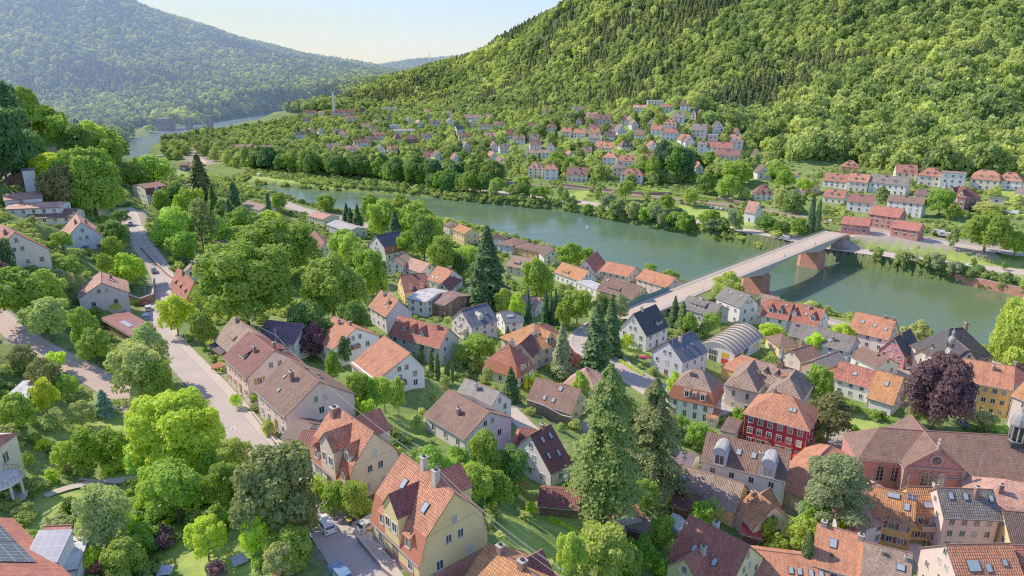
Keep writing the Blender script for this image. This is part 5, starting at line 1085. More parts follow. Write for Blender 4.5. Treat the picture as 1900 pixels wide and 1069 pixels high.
    # lamps on the bridge and light rails
    return root, a, d, nrm, Lb, lambda s: float(np.interp(s, S, zd)), local
BR = bridge()
def lamp_mesh():
    b = MB(); b.bar((0, 0, 0), (0, 0, 6), .07, 0, 6, .05); b.bar((0, 0, 6), (.9, 0, 6.3), .04, 0, 5); b.box(.6, 1.3, -.13, .13, 6.22, 6.34, 1)
    return b.mesh('street_lamp', [M['metalgrey'], M['dark']])
LAMP = lamp_mesh()
def lamp(x, y, z, rz, label, group='street lamps', s=1): tag(obj('street_lamp', LAMP, None, None, (x, y, z), (0, 0, rz), (s, s, s)), label, 'street lamp', group)
for i, s in enumerate((45, 75, 105, 135)):
    for sy in (-1, 1):
        p = BR[1][:2]+BR[2]*s+BR[3]*sy*5.2
        if (i+sy) % 2: lamp(p[0], p[1], BR[5](s)+.16, math.atan2(BR[2][1], BR[2][0])+(-sy)*math.pi/2, f"slim grey lamp on the {'upstream' if sy > 0 else 'downstream'} footway of the bridge, {['nearest', 'second', 'third', 'farthest'][i]} from the camera", 'lamps on the bridge', 1.0)
# ---------------------------------------------------------------- lock towers and chimney stack
g = at_z(304, 240, 0)
for i, (px, py, w, h, dd, lab) in enumerate(((302, 243, 24, 20, 18, 'broad brown lock house at the left end of the weir'), (318, 242, 7, 16, 12, 'narrow brown tower against the lock house'), (350, 242, 9, 21, 9, 'square brown weir tower in the middle of the river'), (388, 238, 9, 21, 9, 'square brown weir tower nearest the far bank'))):
    x, y = at_z(px, py, 0); D = proj(x, y, 0)[2]; b = MB(); w_ = w*D/F
    b.box(-w_/2, w_/2, 0, dd, -3, h*.88); b.box(-w_/2-.5, w_/2+.5, -.5, dd+.5, h*.88, h)
    for k in range(max(1, int(w_/5))): b.box(-w_/2+2+k*5, -w_/2+3.6+k*5, -.15, 0, h*.45, h*.75, 1)
    o = empty('lock_tower', (x, y, 0), 0, lab, 'lock tower'); b.build('wall', [M['lockstone'], M['dark']], o)
x0, y0 = at_z(318, 242, 0); x1, y1 = at_z(388, 238, 0)
b = MB(); b.bar((x0, y0+4, 6), (x1, y1+4, 6), 1.2, 0, 4); b.bar((x0, y0+4, 1), (x1, y1+4, 1), 1.6, 0, 4); tag(b.build('weir', [M['conc']]), 'low weir beam joining the brown towers across the river', 'weir')
g = hit(621, 217); D = proj(*g)[2]; b = MB(); b.bar((0, 0, -2), (0, 0, 44*D/F), 2.2, 0, 12, 1.7); o = empty('chimney_stack', g, 0, 'tall white chimney stack rising from the wooded far valley', 'chimney'); b.build('shaft', [M['white']], o)
b = MB(); b.bar((0, 0, 44*D/F), (0, 0, 44*D/F+1.2), 1.9, 0, 12); b.build('rim', [M['metalgrey']], o); landmarks.append(('tall white chimney stack', 621, 200))
g = Vector(at_d(797, 112, 4100)); b = MB(); b.bar((0, 0, -10), (0, 0, 45), 3, 0, 5, 1.2); tag(b.build('radio_mast', [M['metalgrey']]), 'thin radio mast on the most distant ridge', 'mast').location = g
# level the ground under every building, then grade the roads again
for fp in footprints:
    if len(fp) < 6 or fp[5] < 1: continue
    cx_, cy_, a_, hl_, hw_, z_ = fp
    m = (abs(GX-cx_) < hl_+hw_+8) & (abs(GY-cy_) < hl_+hw_+8) & (sd > 1)
    dx, dy = GX[m]-cx_, GY[m]-cy_; u_ = np.abs(dx*math.cos(a_)+dy*math.sin(a_))-hl_; v_ = np.abs(-dx*math.sin(a_)+dy*math.cos(a_))-hw_
    dd = np.hypot(np.maximum(u_, 0), np.maximum(v_, 0)); kk = 1-np.clip((dd-1.2)/6.0, 0, 1); kk = kk*kk*(3-2*kk); GZ[m] = GZ[m]*(1-kk)+(z_-.1)*kk
grade_roads()
# ---------------------------------------------------------------- terrain mesh, river, roads
PAVED = ["190,392 275,392 270,430 235,445 198,420", "1330,712 1372,716 1366,775 1310,770", "1060,618 1100,606 1090,668 1060,660", "1470,650 1520,662 1500,700 1450,690", "1545,790 1590,800 1580,840 1520,835",
  "1290,600 1330,590 1300,622", "1560,412 1600,412 1720,440 1860,445 1850,480 1700,455 1560,440", "990,880 1010,880 1000,890", "655,985 700,970 760,1060 720,1069", "415,665 450,690 500,760 470,760 420,700", "530,790 560,800 600,850 575,860",
  "690,690 740,690 740,735 700,730", "840,640 880,650 870,660 840,655", "620,490 700,510 740,560 720,570 640,520", "520,375 640,400 640,412 530,392", "1100,552 1130,560 1120,575 1080,566", "1080,770 1240,870 1220,900 1080,800",
  "1395,560 1410,560 1410,600 1395,600","1560,620 1800,690 1790,720 1640,700 1560,650","1700,820 1900,830 1900,860 1720,850","1400,820 1540,900 1500,960 1380,900","345,268 385,275 400,300 370,318 350,300", "1690,1010 1760,1020 1740,1069 1700,1069"]
LAWN = ["45,975 100,905 150,898 155,925 100,965 60,985", "320,1069 300,1040 330,985 430,1000 480,1040 480,1069", "160,880 270,880 330,860 330,905 200,905", "920,950 1000,990 1120,1069 1000,1069 930,1010", "990,935 1080,955 1090,990 1000,975",
  "720,770 790,770 790,810 740,820", "1540,750 1640,790 1600,810 1540,790", "1150,640 1200,640 1230,660 1160,662", "455,338 560,345 800,375 800,362 600,345 470,326", "1592,432 1740,455 1760,470 1600,458", "1740,460 1900,490 1900,520 1750,480",
  "1000,370 1100,350 1080,372", "1260,380 1400,400 1395,420 1270,402", "1560,330 1600,320 1640,340 1600,350", "1660,700 1720,720 1660,740", "170,700 240,780 200,850 100,830", "1040,375 1140,380 1130,395 1040,388","330,308 360,318 350,330 325,325","1100,372 1250,395 1250,402 1100,384","1520,430 1560,438 1500,460 1440,440","790,640 850,670 800,690","1860,345 1900,345 1900,380 1850,375"]
gm = np.zeros(GX.shape+(3,))
def paint(polys, ch):
    for s in polys:
        P = [hit(a, b)[:2] for a, b in pp(s)]; P = np.array(P)
        m = (GX > P[:, 0].min()-6) & (GX < P[:, 0].max()+6) & (GY > P[:, 1].min()-6) & (GY < P[:, 1].max()+6)
        if m.any():
            ins = inside(GX[m], GY[m], [tuple(p) for p in P]); v = gm[m]; v[ins, ch] = 1; gm[m] = v
paint(LAWN, 1); paint(PAVED, 0)
for nm, (L, w, e) in roads.items():
    d, _, _ = seg_dist(GX, GY, L); gm[..., 0] = np.where(d < w/2-.6, 1, gm[..., 0]); gm[..., 1] = np.where(d < w/2+.5, 0, gm[..., 1])
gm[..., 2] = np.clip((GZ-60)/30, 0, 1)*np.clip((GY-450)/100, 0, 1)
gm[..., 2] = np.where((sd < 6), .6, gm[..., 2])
ny, nx = GX.shape
V = np.c_[GX.ravel(), GY.ravel(), GZ.ravel()].astype('f')
idx = np.arange(nx*ny).reshape(ny, nx)
Fq = np.stack([idx[:-1, :-1], idx[:-1, 1:], idx[1:, 1:], idx[1:, :-1]], -1).reshape(-1, 4)
def np_mesh(name, V, Fq, mats, smooth=False):
    me = bpy.data.meshes.new(name); k = Fq.shape[1]
    me.vertices.add(len(V)); me.vertices.foreach_set('co', np.asarray(V, 'f').ravel())
    me.loops.add(Fq.size); me.loops.foreach_set('vertex_index', Fq.astype('i').ravel())
    me.polygons.add(len(Fq)); me.polygons.foreach_set('loop_start', (np.arange(len(Fq))*k).astype('i')); 
    for m in mats: me.materials.append(m)
    me.update(calc_edges=True); me.polygons.foreach_set('use_smooth', np.full(len(Fq), smooth)); return me
me = np_mesh('ground', V, Fq, [M['ground']], True)
ca_ = me.color_attributes.new('gmask', 'FLOAT_COLOR', 'POINT'); ca_.data.foreach_set('color', np.c_[gm.reshape(-1, 3), np.ones(nx*ny)].astype('f').ravel())
g_ = obj('ground', me); g_['kind'] = 'structure'
# a flat skirt carries the ground to the horizon
b = MB(); b.face([(-16000, -2000, -6), (16000, -2000, -6), (16000, 18000, -6), (-16000, 18000, -6)]); o = b.build('far_ground', [M['ground']]); o['kind'] = 'structure'
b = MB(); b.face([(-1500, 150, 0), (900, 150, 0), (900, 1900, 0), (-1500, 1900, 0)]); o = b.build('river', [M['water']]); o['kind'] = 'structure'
def strip(name, L, off0, off1, dz, mat, kerb=0, s0=0, s1=None):
    P = L[s0:s1]; T = np.gradient(P[:, :2], axis=0); T /= np.linalg.norm(T, axis=1)[:, None]; N = np.c_[-T[:, 1], T[:, 0]]
    mb = MB()
    def pt(i, o_, z): return (P[i, 0]+N[i, 0]*o_, P[i, 1]+N[i, 1]*o_, P[i, 2]+z)
    for i in range(len(P)-1):
        mb.quad_auto([pt(i, off0, dz), pt(i+1, off0, dz), pt(i+1, off1, dz), pt(i, off1, dz)])
        if kerb:
            for o_ in (off0, off1): mb.quad_auto([pt(i, o_, dz), pt(i+1, o_, dz), pt(i+1, o_, dz-kerb), pt(i, o_, dz-kerb)])
    o = mb.build(name, [mat]); o['kind'] = 'structure'; return o
def road(nm, name, mat, walks=(), line=None, dz=.10):
    L, w, e = roads[nm]; strip(name, L, -w/2, w/2, dz, M[mat])
    for side, ww in walks:
        o0 = side*(w/2); o1 = side*(w/2+.18); o2 = side*(w/2+ww); strip('kerb', L, min(o0, o1), max(o0, o1), dz+.13, M['kerb'], .3); strip('pavement', L, min(o1, o2), max(o1, o2), dz+.12, M['pave'], .5)
    return L, w
road('main_street', 'main_street', 'asphalt', ((-1, 2.1),)); road('hillside_lane', 'hillside_lane', 'lane'); road('town_street', 'town_street', 'asphalt', ((1, 1.5), (-1, 1.5)))
road('quay_road', 'quay_road', 'asphalt', ((1, 1.6),)); road('river_road', 'river_road', 'pave'); road('station_road', 'station_road', 'pave', ((-1, 1.6),)); road('riverside_street', 'riverside_street', 'asphalt', ((-1, 1.5),)); road('church_lane', 'church_lane', 'pave'); road('courtyard_lane', 'courtyard_lane', 'pave'); road('campsite_lane', 'campsite_lane', 'pave')
def dashes(L, off, dz, dash, gap, w=.12, name='lane_marking'):
    s = 0; mb = MB(); n_ = len(L); per = int(dash/2); g_ = int(gap/2)
    T = np.gradient(L[:, :2], axis=0); T /= np.linalg.norm(T, axis=1)[:, None]; N = np.c_[-T[:, 1], T[:, 0]]; i = 0
    while i+1 < n_:
        for k in range(i, min(i+per, n_-1)):
            a, c = L[k], L[k+1]; mb.face([(a[0]+N[k, 0]*(off-w), a[1]+N[k, 1]*(off-w), a[2]+dz), (c[0]+N[k+1, 0]*(off-w), c[1]+N[k+1, 1]*(off-w), c[2]+dz), (c[0]+N[k+1, 0]*(off+w), c[1]+N[k+1, 1]*(off+w), c[2]+dz), (a[0]+N[k, 0]*(off+w), a[1]+N[k, 1]*(off+w), a[2]+dz)])
        i += max(1, per+g_)
    o = mb.build(name, [M['paint']]); o['kind'] = 'structure'
dashes(roads['river_road'][0], 0, .125, 4, 6); dashes(roads['river_road'][0], 4.4, .125, 4, 0, .08); dashes(roads['river_road'][0], -4.4, .125, 4, 0, .08)
dashes(roads['hillside_lane'][0], 1.9, .125, 4, 0, .07); dashes(roads['town_street'][0], 0, .125, 4, 6); dashes(roads['station_road'][0], 0, .125, 4, 6)
L0 = smooth_line(road_px("270,886 235,896 205,901 170,896 150,891 120,898 95,906 80,925")); strip('garden_path', L0, -.8, .8, .09, M['pave'])
L0 = smooth_line(road_px("560,815 540,800 520,785")); strip('driveway', L0, -2, 2, .08, M['pave'])
# railway
L = smooth_line(road_px("860,330 960,342 1078,349 1249,369 1355,381 1440,392 1500,405 1545,415")); L[:, 2] += .35
strip('railway_bed', L, -4.5, 4.5, 0, M['ballast'], 1.0)
mb = MB()
for off in (-2.6, -1.2, 1.2, 2.6):
    T = np.gradient(L[:, :2], axis=0); T /= np.linalg.norm(T, axis=1)[:, None]; N = np.c_[-T[:, 1], T[:, 0]]
    for i in range(len(L)-1): mb.bar((L[i, 0]+N[i, 0]*off, L[i, 1]+N[i, 1]*off, L[i, 2]+.12), (L[i+1, 0]+N[i+1, 0]*off, L[i+1, 1]+N[i+1, 1]*off, L[i+1, 2]+.12), .08, 0, 4)
o = mb.build('railway_track', [M['metalgrey']]); o['kind'] = 'structure'
# walls
def wall_px(s, h, th, mat, label, name='garden_wall', cat='wall', zoff=0, base=2.0, cap=True, ztop=None):
    P = [hit(a, b) for a, b in pp(s)] if ztop is None else [Vector((*at_z(a, b, ztop), ztop)) for a, b in pp(s)]; Q = []
    for a, c in zip(P, P[1:]):
        n_ = max(1, int((c-a).length/3)); Q += [a+(c-a)*k/n_ for k in range(n_)]
    Q.append(P[-1]); mb = MB()
    Z = [H(q.x, q.y)+zoff for q in Q] if ztop is None else [ztop-h for q in Q]
    for a, c, za, zc_ in zip(Q, Q[1:], Z, Z[1:]):
        d = Vector((c.x-a.x, c.y-a.y)).normalized(); n_ = Vector((-d.y, d.x))*th/2
        A4 = [(a.x-n_.x, a.y-n_.y), (c.x-n_.x, c.y-n_.y), (c.x+n_.x, c.y+n_.y), (a.x+n_.x, a.y+n_.y)]; zz = [za, zc_, zc_, za]
        top = [(p[0], p[1], z+h) for p, z in zip(A4, zz)]; bot = [(p[0], p[1], z-base) for p, z in zip(A4, zz)]
        mb.quad_auto(top, 1 if cap else 0)
        for i, j in ((0, 1), (2, 3), (1, 2), (3, 0)): mb.quad_auto([bot[i], bot[j], top[j], top[i]])
    o = mb.build(name, [M[mat], M['conc']]); tag(o, label, cat); return o
wall_px("262,461 300,500 322,520", 1.0, .4, 'rubble', 'long low stone wall beside the upper bend of the main street')
wall_px("240,560 262,568 285,560 288,530", 2.6, .5, 'rubble', 'curved red stone retaining wall beneath the small terrace at the street bend')
wall_px("978,762 1040,790 1060,795", 3.0, .4, 'rubble', 'tall red sandstone terrace wall below the yellow house with brown roof')
wall_px("395,650 440,706 478,755", .7, .35, 'rubble', 'low brick front wall of the red-roofed house along the pavement')
wall_px("470,770 520,835 545,860", .7, .35, 'rubble', 'low front wall of the brown-roofed house along the pavement')
wall_px("665,1005 712,1062 740,1085", .9, .35, 'rubble', 'low stone front wall with posts before the yellow mansard house')
wall_px("1555,468 1620,479 1700,493 1800,513 1900,534 2000,556", 3.0, .6, 'pier', 'long red sandstone retaining wall carrying the river road downstream of the bridge', 'retaining_wall', 'wall', 0, 3, True, 4.4)
wall_px("1040,345 1190,362 1260,362 1350,374 1400,384", 2.2, .4, 'rubble', 'long grey railway wall beneath the far-bank villas', 'retaining_wall')
wall_px("1145,655 1180,690 1235,718", .9, .25, 'conc', 'pale street-side wall curving below the white house with black roof')
wall_px("148,893 220,900 268,890", .5, .5, 'rubble', 'low curved stone edging wall across the lower left garden')
wall_px("1510,588 1580,606 1700,640 1830,672 1960,712", 1.1, .3, 'conc', 'pale quay parapet between the road and the river')
# ---------------------------------------------------------------- foliage
def cards_mesh(name, C_, N_, S_, mat, var=None, extra=None, aspect=1.0, droop=None):
    """leaf clumps: small bent quads at C_, facing N_, size S_"""
    n_ = len(C_); N_ = N_/np.linalg.norm(N_, axis=1)[:, None]
    t = rng.normal(size=(n_, 3)) if droop is None else droop+rng.normal(size=(n_, 3))*.25
    a = np.cross(N_, t); a /= np.linalg.norm(a, axis=1)[:, None]; b_ = np.cross(N_, a)
    a = a*S_[:, None]*.5; b_ = b_*S_[:, None]*.5*aspect
    V = np.stack([C_-a*.9-b_*.55, C_+a*.35-b_, C_+a+b_*.35, C_-a*.3+b_], 1).reshape(-1, 3)
    Fq = np.arange(n_*4).reshape(-1, 4); me = np_mesh(name, V, Fq, [mat])
    if var is None: var = rng.random(n_)
    at = me.attributes.new('leafv', 'FLOAT', 'POINT'); at.data.foreach_set('value', np.repeat(var, 4).astype('f')); return me
def sph(n_):
    v = rng.normal(size=(n_, 3)); return v/np.linalg.norm(v, axis=1)[:, None]
def crown_broad(seed, R_, Hc, nl, ncard, size, mat, flat=.0, lobe=.42, low=.12):
    """crown of lobes with gaps; R_ radius, Hc crown height, base of crown at z=low*H"""
    g = np.random.default_rng(seed); Cc, Nn, Vv = [], [], []
    lobes = [(0, 0, Hc*.55, .62)]
    for i in range(nl):
        a = i*2.4+g.uniform(-.4, .4); f = (i+.5)/nl; z = Hc*(.12+.80*f)+g.uniform(-.05, .05)*Hc
        env = math.sqrt(max(0.04, 1-((z/Hc-.45)/.58)**2)); r = env*g.uniform(.50, .80)*(1-.55*(f > .85)); lobes.append((r*math.cos(a)*R_, r*math.sin(a)*R_, z, lobe*g.uniform(.62, 1.2)*(1.0-.25*f)))
    W_ = np.array([l[3]**2 for l in lobes]); W_ /= W_.sum()
    for (x, y, z, s), w in zip(lobes, W_):
        k_ = int(ncard*w); d = g.normal(size=(k_, 3)); d /= np.linalg.norm(d, axis=1)[:, None]; d[:, 2] = np.where(d[:, 2] < -.35, -d[:, 2], d[:, 2])
        rr = s*R_*(.80+.30*g.random(k_)**.6); rz = rr*min(1.1, Hc/(2*R_)*1.25)
        # ripple the surface so that it breaks into tufts
        rp = 1+.16*np.sin(d[:, 0]*7+x)*np.sin(d[:, 1]*7+y)*1.0+.10*np.sin(d[:, 2]*11+z)
        p = np.c_[d[:, 0]*rr*rp, d[:, 1]*rr*rp, d[:, 2]*rz*rp]+[x, y, z]
        Cc.append(p); Nn.append(d*np.array([1, 1, 1.1])+g.normal(size=(k_, 3))*.55); Vv.append(np.clip(.5+g.normal(size=k_)*.22+(g.random()-.5)*.4, 0, 1))
    Cc, Nn, Vv = map(np.concatenate, (Cc, Nn, Vv))
    return cards_mesh('crown', Cc, Nn, size*(.6+.8*g.random(len(Cc))), mat, Vv)
def crown_conifer(seed, R_, Hh, tiers, ncard, size, mat, z0=.1, power=.9, droop=.35, ragged=.25, miss=0):
    g = np.random.default_rng(seed); f = g.random(ncard)**.75; f = 1-f; tier = np.floor(f*tiers)/tiers; loc = f*tiers-np.floor(f*tiers)
    z = Hh*(z0+(1-z0)*f); arm = g.integers(0, 9, ncard); tw = g.uniform(0, 6.28, tiers+1)[(tier*tiers).astype(int)]
    a = arm*2*math.pi/9+tw+g.normal(size=ncard)*.18
    env = (1-f)**power*(1-.38*loc)+.02; armlen = (1+ragged*(g.random((tiers+1, 9))-.5)*2)[(tier*tiers).astype(int), arm]
    if miss: armlen = np.where((g.random((tiers+1, 9)) < miss)[(tier*tiers).astype(int), arm], armlen*.35, armlen)
    rad = R_*env*armlen*(.25+.75*g.random(ncard)**.5)
    z = z-droop*rad*.5
    p = np.c_[np.cos(a)*rad, np.sin(a)*rad, z]; nn = np.c_[np.cos(a)*.6, np.sin(a)*.6, np.full(ncard, .9)]+g.normal(size=(ncard, 3))*.4
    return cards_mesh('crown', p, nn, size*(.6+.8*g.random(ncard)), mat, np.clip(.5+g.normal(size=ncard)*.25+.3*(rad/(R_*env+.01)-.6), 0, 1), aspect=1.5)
def crown_cypress(seed, R_, Hh, ncard, size, mat):
    g = np.random.default_rng(seed); f = g.random(ncard); a = g.uniform(0, 6.28, ncard); env = np.minimum(1, (f*6+.25))*np.sqrt(np.clip(1-f**2.2, 0, 1))
    rad = R_*env*(.78+.3*g.random(ncard)+.1*np.sin(a*3+f*14)); p = np.c_[np.cos(a)*rad, np.sin(a)*rad, f*Hh]; nn = np.c_[np.cos(a), np.sin(a), np.full(ncard, .35)]+g.normal(size=(ncard, 3))*.35
    return cards_mesh('crown', p, nn, size*(.6+.8*g.random(ncard)), mat, None, aspect=1.6)
def crown_cedar(seed, R_, Hh, ncard, size, mat):
    g = np.random.default_rng(seed); pl = []
    for i in range(32):
        f = (i+.5)/32; z = Hh*(.38+.6*f); a = i*2.4; r = R_*(.75*math.sqrt(max(.02, 1-((f-.12)/.95)**2)))*g.uniform(.5, 1.0); pl.append((r*math.cos(a), r*math.sin(a), z, R_*g.uniform(.18, .32)))
    k_ = ncard//32; P_, N_ = [], []
    for x, y, z, s in pl:
        d = g.random(k_)**.5*s; a = g.uniform(0, 6.28, k_); P_.append(np.c_[x+d*np.cos(a)*1.15, y+d*np.sin(a)*1.15, z-d*d/s*.38+g.normal(size=k_)*.18]); N_.append(np.c_[np.cos(a)*.35, np.sin(a)*.35, np.ones(k_)]+g.normal(size=(k_, 3))*.45)
    return cards_mesh('crown', np.concatenate(P_), np.concatenate(N_), size*(.6+.8*g.random(k_*32)), mat, None, aspect=1.4)
def trunk_mesh(h, r, nb=6, seed=1, spread=3.0, top=.5, mat='bark', straight=False):
    g = random.Random(seed); b = MB(); b.bar((0, 0, -1.2), (0, 0, h*.5), r*1.15, 0, 8, r*.8); b.bar((0, 0, h*.5), (g.uniform(-.3, .3), g.uniform(-.3, .3), h), r*.8, 0, 7, r*(.1 if straight else .4))
    if not straight:
        for i in range(nb):
            a = i*2.4+g.random(); z0 = h*g.uniform(.45, .95); z1 = z0+spread*g.uniform(.6, 1.2); l = spread*g.uniform(.7, 1.1)
            m_ = (math.cos(a)*l*.5, math.sin(a)*l*.5, z0+(z1-z0)*.4); b.bar((0, 0, z0), m_, r*.42, 0, 5, r*.28); b.bar(m_, (math.cos(a)*l, math.sin(a)*l, z1), r*.28, 0, 4, r*.1)
    else:
        for i in range(nb):
            z = h*(.15+.8*i/nb); a = i*2.4; l = spread*(1-i/nb); b.bar((0, 0, z), (math.cos(a)*l, math.sin(a)*l, z-.1*l), r*.18, 0, 4, r*.06)
    return b.mesh('trunk', [M[mat]])
LF = M['leaf']
# canonical trees, unit = total height 1 via scaling from these sizes
TT = {}
def reg(kind, crown, trunk, Rr, Hh, zc):
    n_ = len(crown.vertices); co = np.empty(n_*3, 'f'); crown.vertices.foreach_get('co', co); co = co.reshape(-1, 3); rr = np.hypot(co[:, 0], co[:, 1])
    TT.setdefault(kind, []).append((crown, trunk, float(np.percentile(rr, 97.5)), float(np.percentile(co[:, 2], 99.7))+zc, zc))
for i in range(3): reg('big', crown_broad(10+i, 9.5, 16, 30, 30000, .50, LF, lobe=.33), trunk_mesh(9, .55, 8, i, 5), 9.5, 18.5, 2.5)
for i in range(5): reg('mid', crown_broad(20+i, 4.6, 8.2, 15, 7600, .40, LF, lobe=.40), trunk_mesh(4.4, .26, 6, i, 2.6), 4.6, 9.8, 1.5)
for i in range(3): reg('open', crown_broad(30+i, 4.6, 9.0, 24, 5200, .36, LF, lobe=.29), trunk_mesh(6, .22, 9, i, 3.2, mat='palebark'), 4.6, 10.6, 1.5)
for i in range(3): reg('small', crown_broad(40+i, 2.0, 3.2, 9, 1700, .30, LF, lobe=.46), trunk_mesh(1.6, .10, 4, i, 1), 2.0, 3.6, .35)
for i in range(3): reg('bush', crown_broad(50+i, 1.3, 1.7, 8, 900, .25, LF, lobe=.5), None, 1.3, 1.7, 0)
for i in range(2): reg('far', crown_broad(60+i, 4.6, 8.5, 13, 1100, 1.0, LF, lobe=.40), trunk_mesh(3, .3, 3, i, 2), 4.6, 9.5, 1.0)
reg('far', crown_broad(66, 4.2, 10, 13, 1100, .95, LF, lobe=.38), trunk_mesh(3, .3, 3, 5, 2), 4.2, 11, 1.0)
reg('spruce', crown_conifer(70, 8.4, 30, 24, 36000, .46, LF, .24, .58, .9, .6, .28), trunk_mesh(28, .55, 26, 1, 6, straight=True), 7.4, 31, 1.0)
reg('conifer', crown_conifer(71, 3.4, 14, 18, 7000, .42, LF, .06, .85, .35), trunk_mesh(13, .24, 10, 1, 2, straight=True), 3.4, 14.3, .3)
reg('conifer', crown_conifer(72, 3.0, 14, 15, 6000, .42, LF, .05, .7, .3, .4), trunk_mesh(13, .24, 10, 2, 2, straight=True), 3.0, 14.3, .3)
reg('cypress', crown_cypress(73, 1.0, 7, 1800, .32, LF), trunk_mesh(1.2, .1, 0, 1, 1), 1.0, 7.2, .2)
reg('cypress', crown_cypress(74, 1.1, 7, 1500, .36, LF), trunk_mesh(1.2, .1, 0, 1, 1), 1.1, 7.2, .2)
reg('cedar', crown_cedar(75, 7, 14, 17000, .30, LF), trunk_mesh(8.5, .35, 9, 3, 3.5, mat='palebark'), 7, 14.5, 0)
LK = 2.75
LC = dict(w=(.062,.085,.022), g=(.100,.163,.020), d=(.055,.10,.020), y=(.20,.26,.020), l=(.15,.22,.030), o=(.082,.088,.030), p=(.070,.034,.050), r=(.20,.07,.05), c=(.045,.075,.026), k=(.035,.070,.030), b=(.10,.15,.13), s=(.105,.135,.065), q=(.16,.19,.06))
LN = dict(w='yellowish green', g='green', d='dark green', y='yellow-green', l='light green', o='olive green', p='purple', r='reddish', c='dark green', k='blackish green', b='blue-green', s='grey-green', q='pale green')
KN = dict(big=('leafy_tree', 'great broad leafy tree', 'tree'), mid=('leafy_tree', 'rounded leafy tree', 'tree'), open=('leafy_tree', 'loose open-crowned tree', 'tree'), small=('small_tree', 'small bushy tree', 'tree'), bush=('bush', 'low garden bush', 'bush'), far=('leafy_tree', 'leafy tree', 'tree'),
   spruce=('spruce_tree', 'huge tall spruce', 'tree'), conifer=('conifer_tree', 'pointed conifer', 'tree'), cypress=('cypress_tree', 'slim columnar cypress', 'tree'), cedar=('cedar_tree', 'wide layered cedar', 'tree'))
plants = []; NC = {}
def plant(kind, x, y, w, h, colr, var=None, label=None, group=None):
    """w = crown width (m), h = height (m)"""
    L_ = TT[kind]; NC[kind] = NC.get(kind, 0)+1; cr, tr, Rr, Hh, zc = L_[NC[kind] % len(L_) if var is None else var]
    z = H(x, y); nm, desc, cat = KN[kind]; sx = w/2/Rr; sz = h/Hh; rz = random.uniform(0, 6.28)
    q_ = random.uniform(.82, 1.12); col_ = tuple(v*LK*q_*random.uniform(.90, 1.10) for v in LC[colr])
    if tr is None:
        root = obj(nm, cr, None, col_, (x, y, z-.1), (0, 0, rz), (sx, sx, sz)); root['category'] = cat
    else:
        root = empty(nm, (x, y, z), rz, None, cat); root.scale = (sx, sx, sz)
        obj('crown', cr, root, col_, (0, 0, zc)); obj('trunk', tr, root)
    if label: root['label'] = label
    if group: root['group'] = group
    px, py, D = proj(x, y, z); plants.append(dict(o=root, kind=kind, col=colr, w=w, h=h, px=px, py=py, pym=proj(x, y, z+h*.5)[1], D=D, done=bool(label), wpx=w*F/D)); return root
def fits(x, y, r):
    for fp in footprints:
        cx, cy, a, hl, hw = fp[:5]
        dx, dy = x-cx, y-cy
        if abs(dx)+abs(dy) > 90: continue
        u = abs(dx*math.cos(a)+dy*math.sin(a)); v = abs(-dx*math.sin(a)+dy*math.cos(a))
        if u < hl+r and v < hw+r: return False
    return True
_rl = np.concatenate([np.c_[L[:, :2], np.full(len(L), w/2+e*.8)] for L, w, e in roads.values()])
def off_road(x, y, r):
    d = np.hypot(_rl[:, 0]-x, _rl[:, 1]-y)-_rl[:, 2]; return d.min() > r
def tree_px(kind, cx, yt, yb, wpx, colr, label=None, var=None):
    """crown/trunk extents in the photograph -> a tree standing on the ground there"""
    g = hit(cx, yb); D = proj(*g)[2]; w = wpx*D/F*(.93 if kind in ('mid', 'big') and yb > 600 else 1)
    if kind not in ('spruce', 'conifer', 'cypress', 'cedar'):
        # the crown sticks out towards the camera, stand it back by part of the radius
        v = Vector((g.x, g.y)).normalized(); g.x += v.x*w*.22; g.y += v.y*w*.22; g.z = H(g.x, g.y)
    # height so that the top projects at yt
    lo, hi = .5, 60
    for _ in range(30):
        m = (lo+hi)/2
        if proj(g.x, g.y, g.z+m)[1] > yt: lo = m
        else: hi = m
    h = lo
    return plant(kind, g.x, g.y, w, h, colr, var, label)
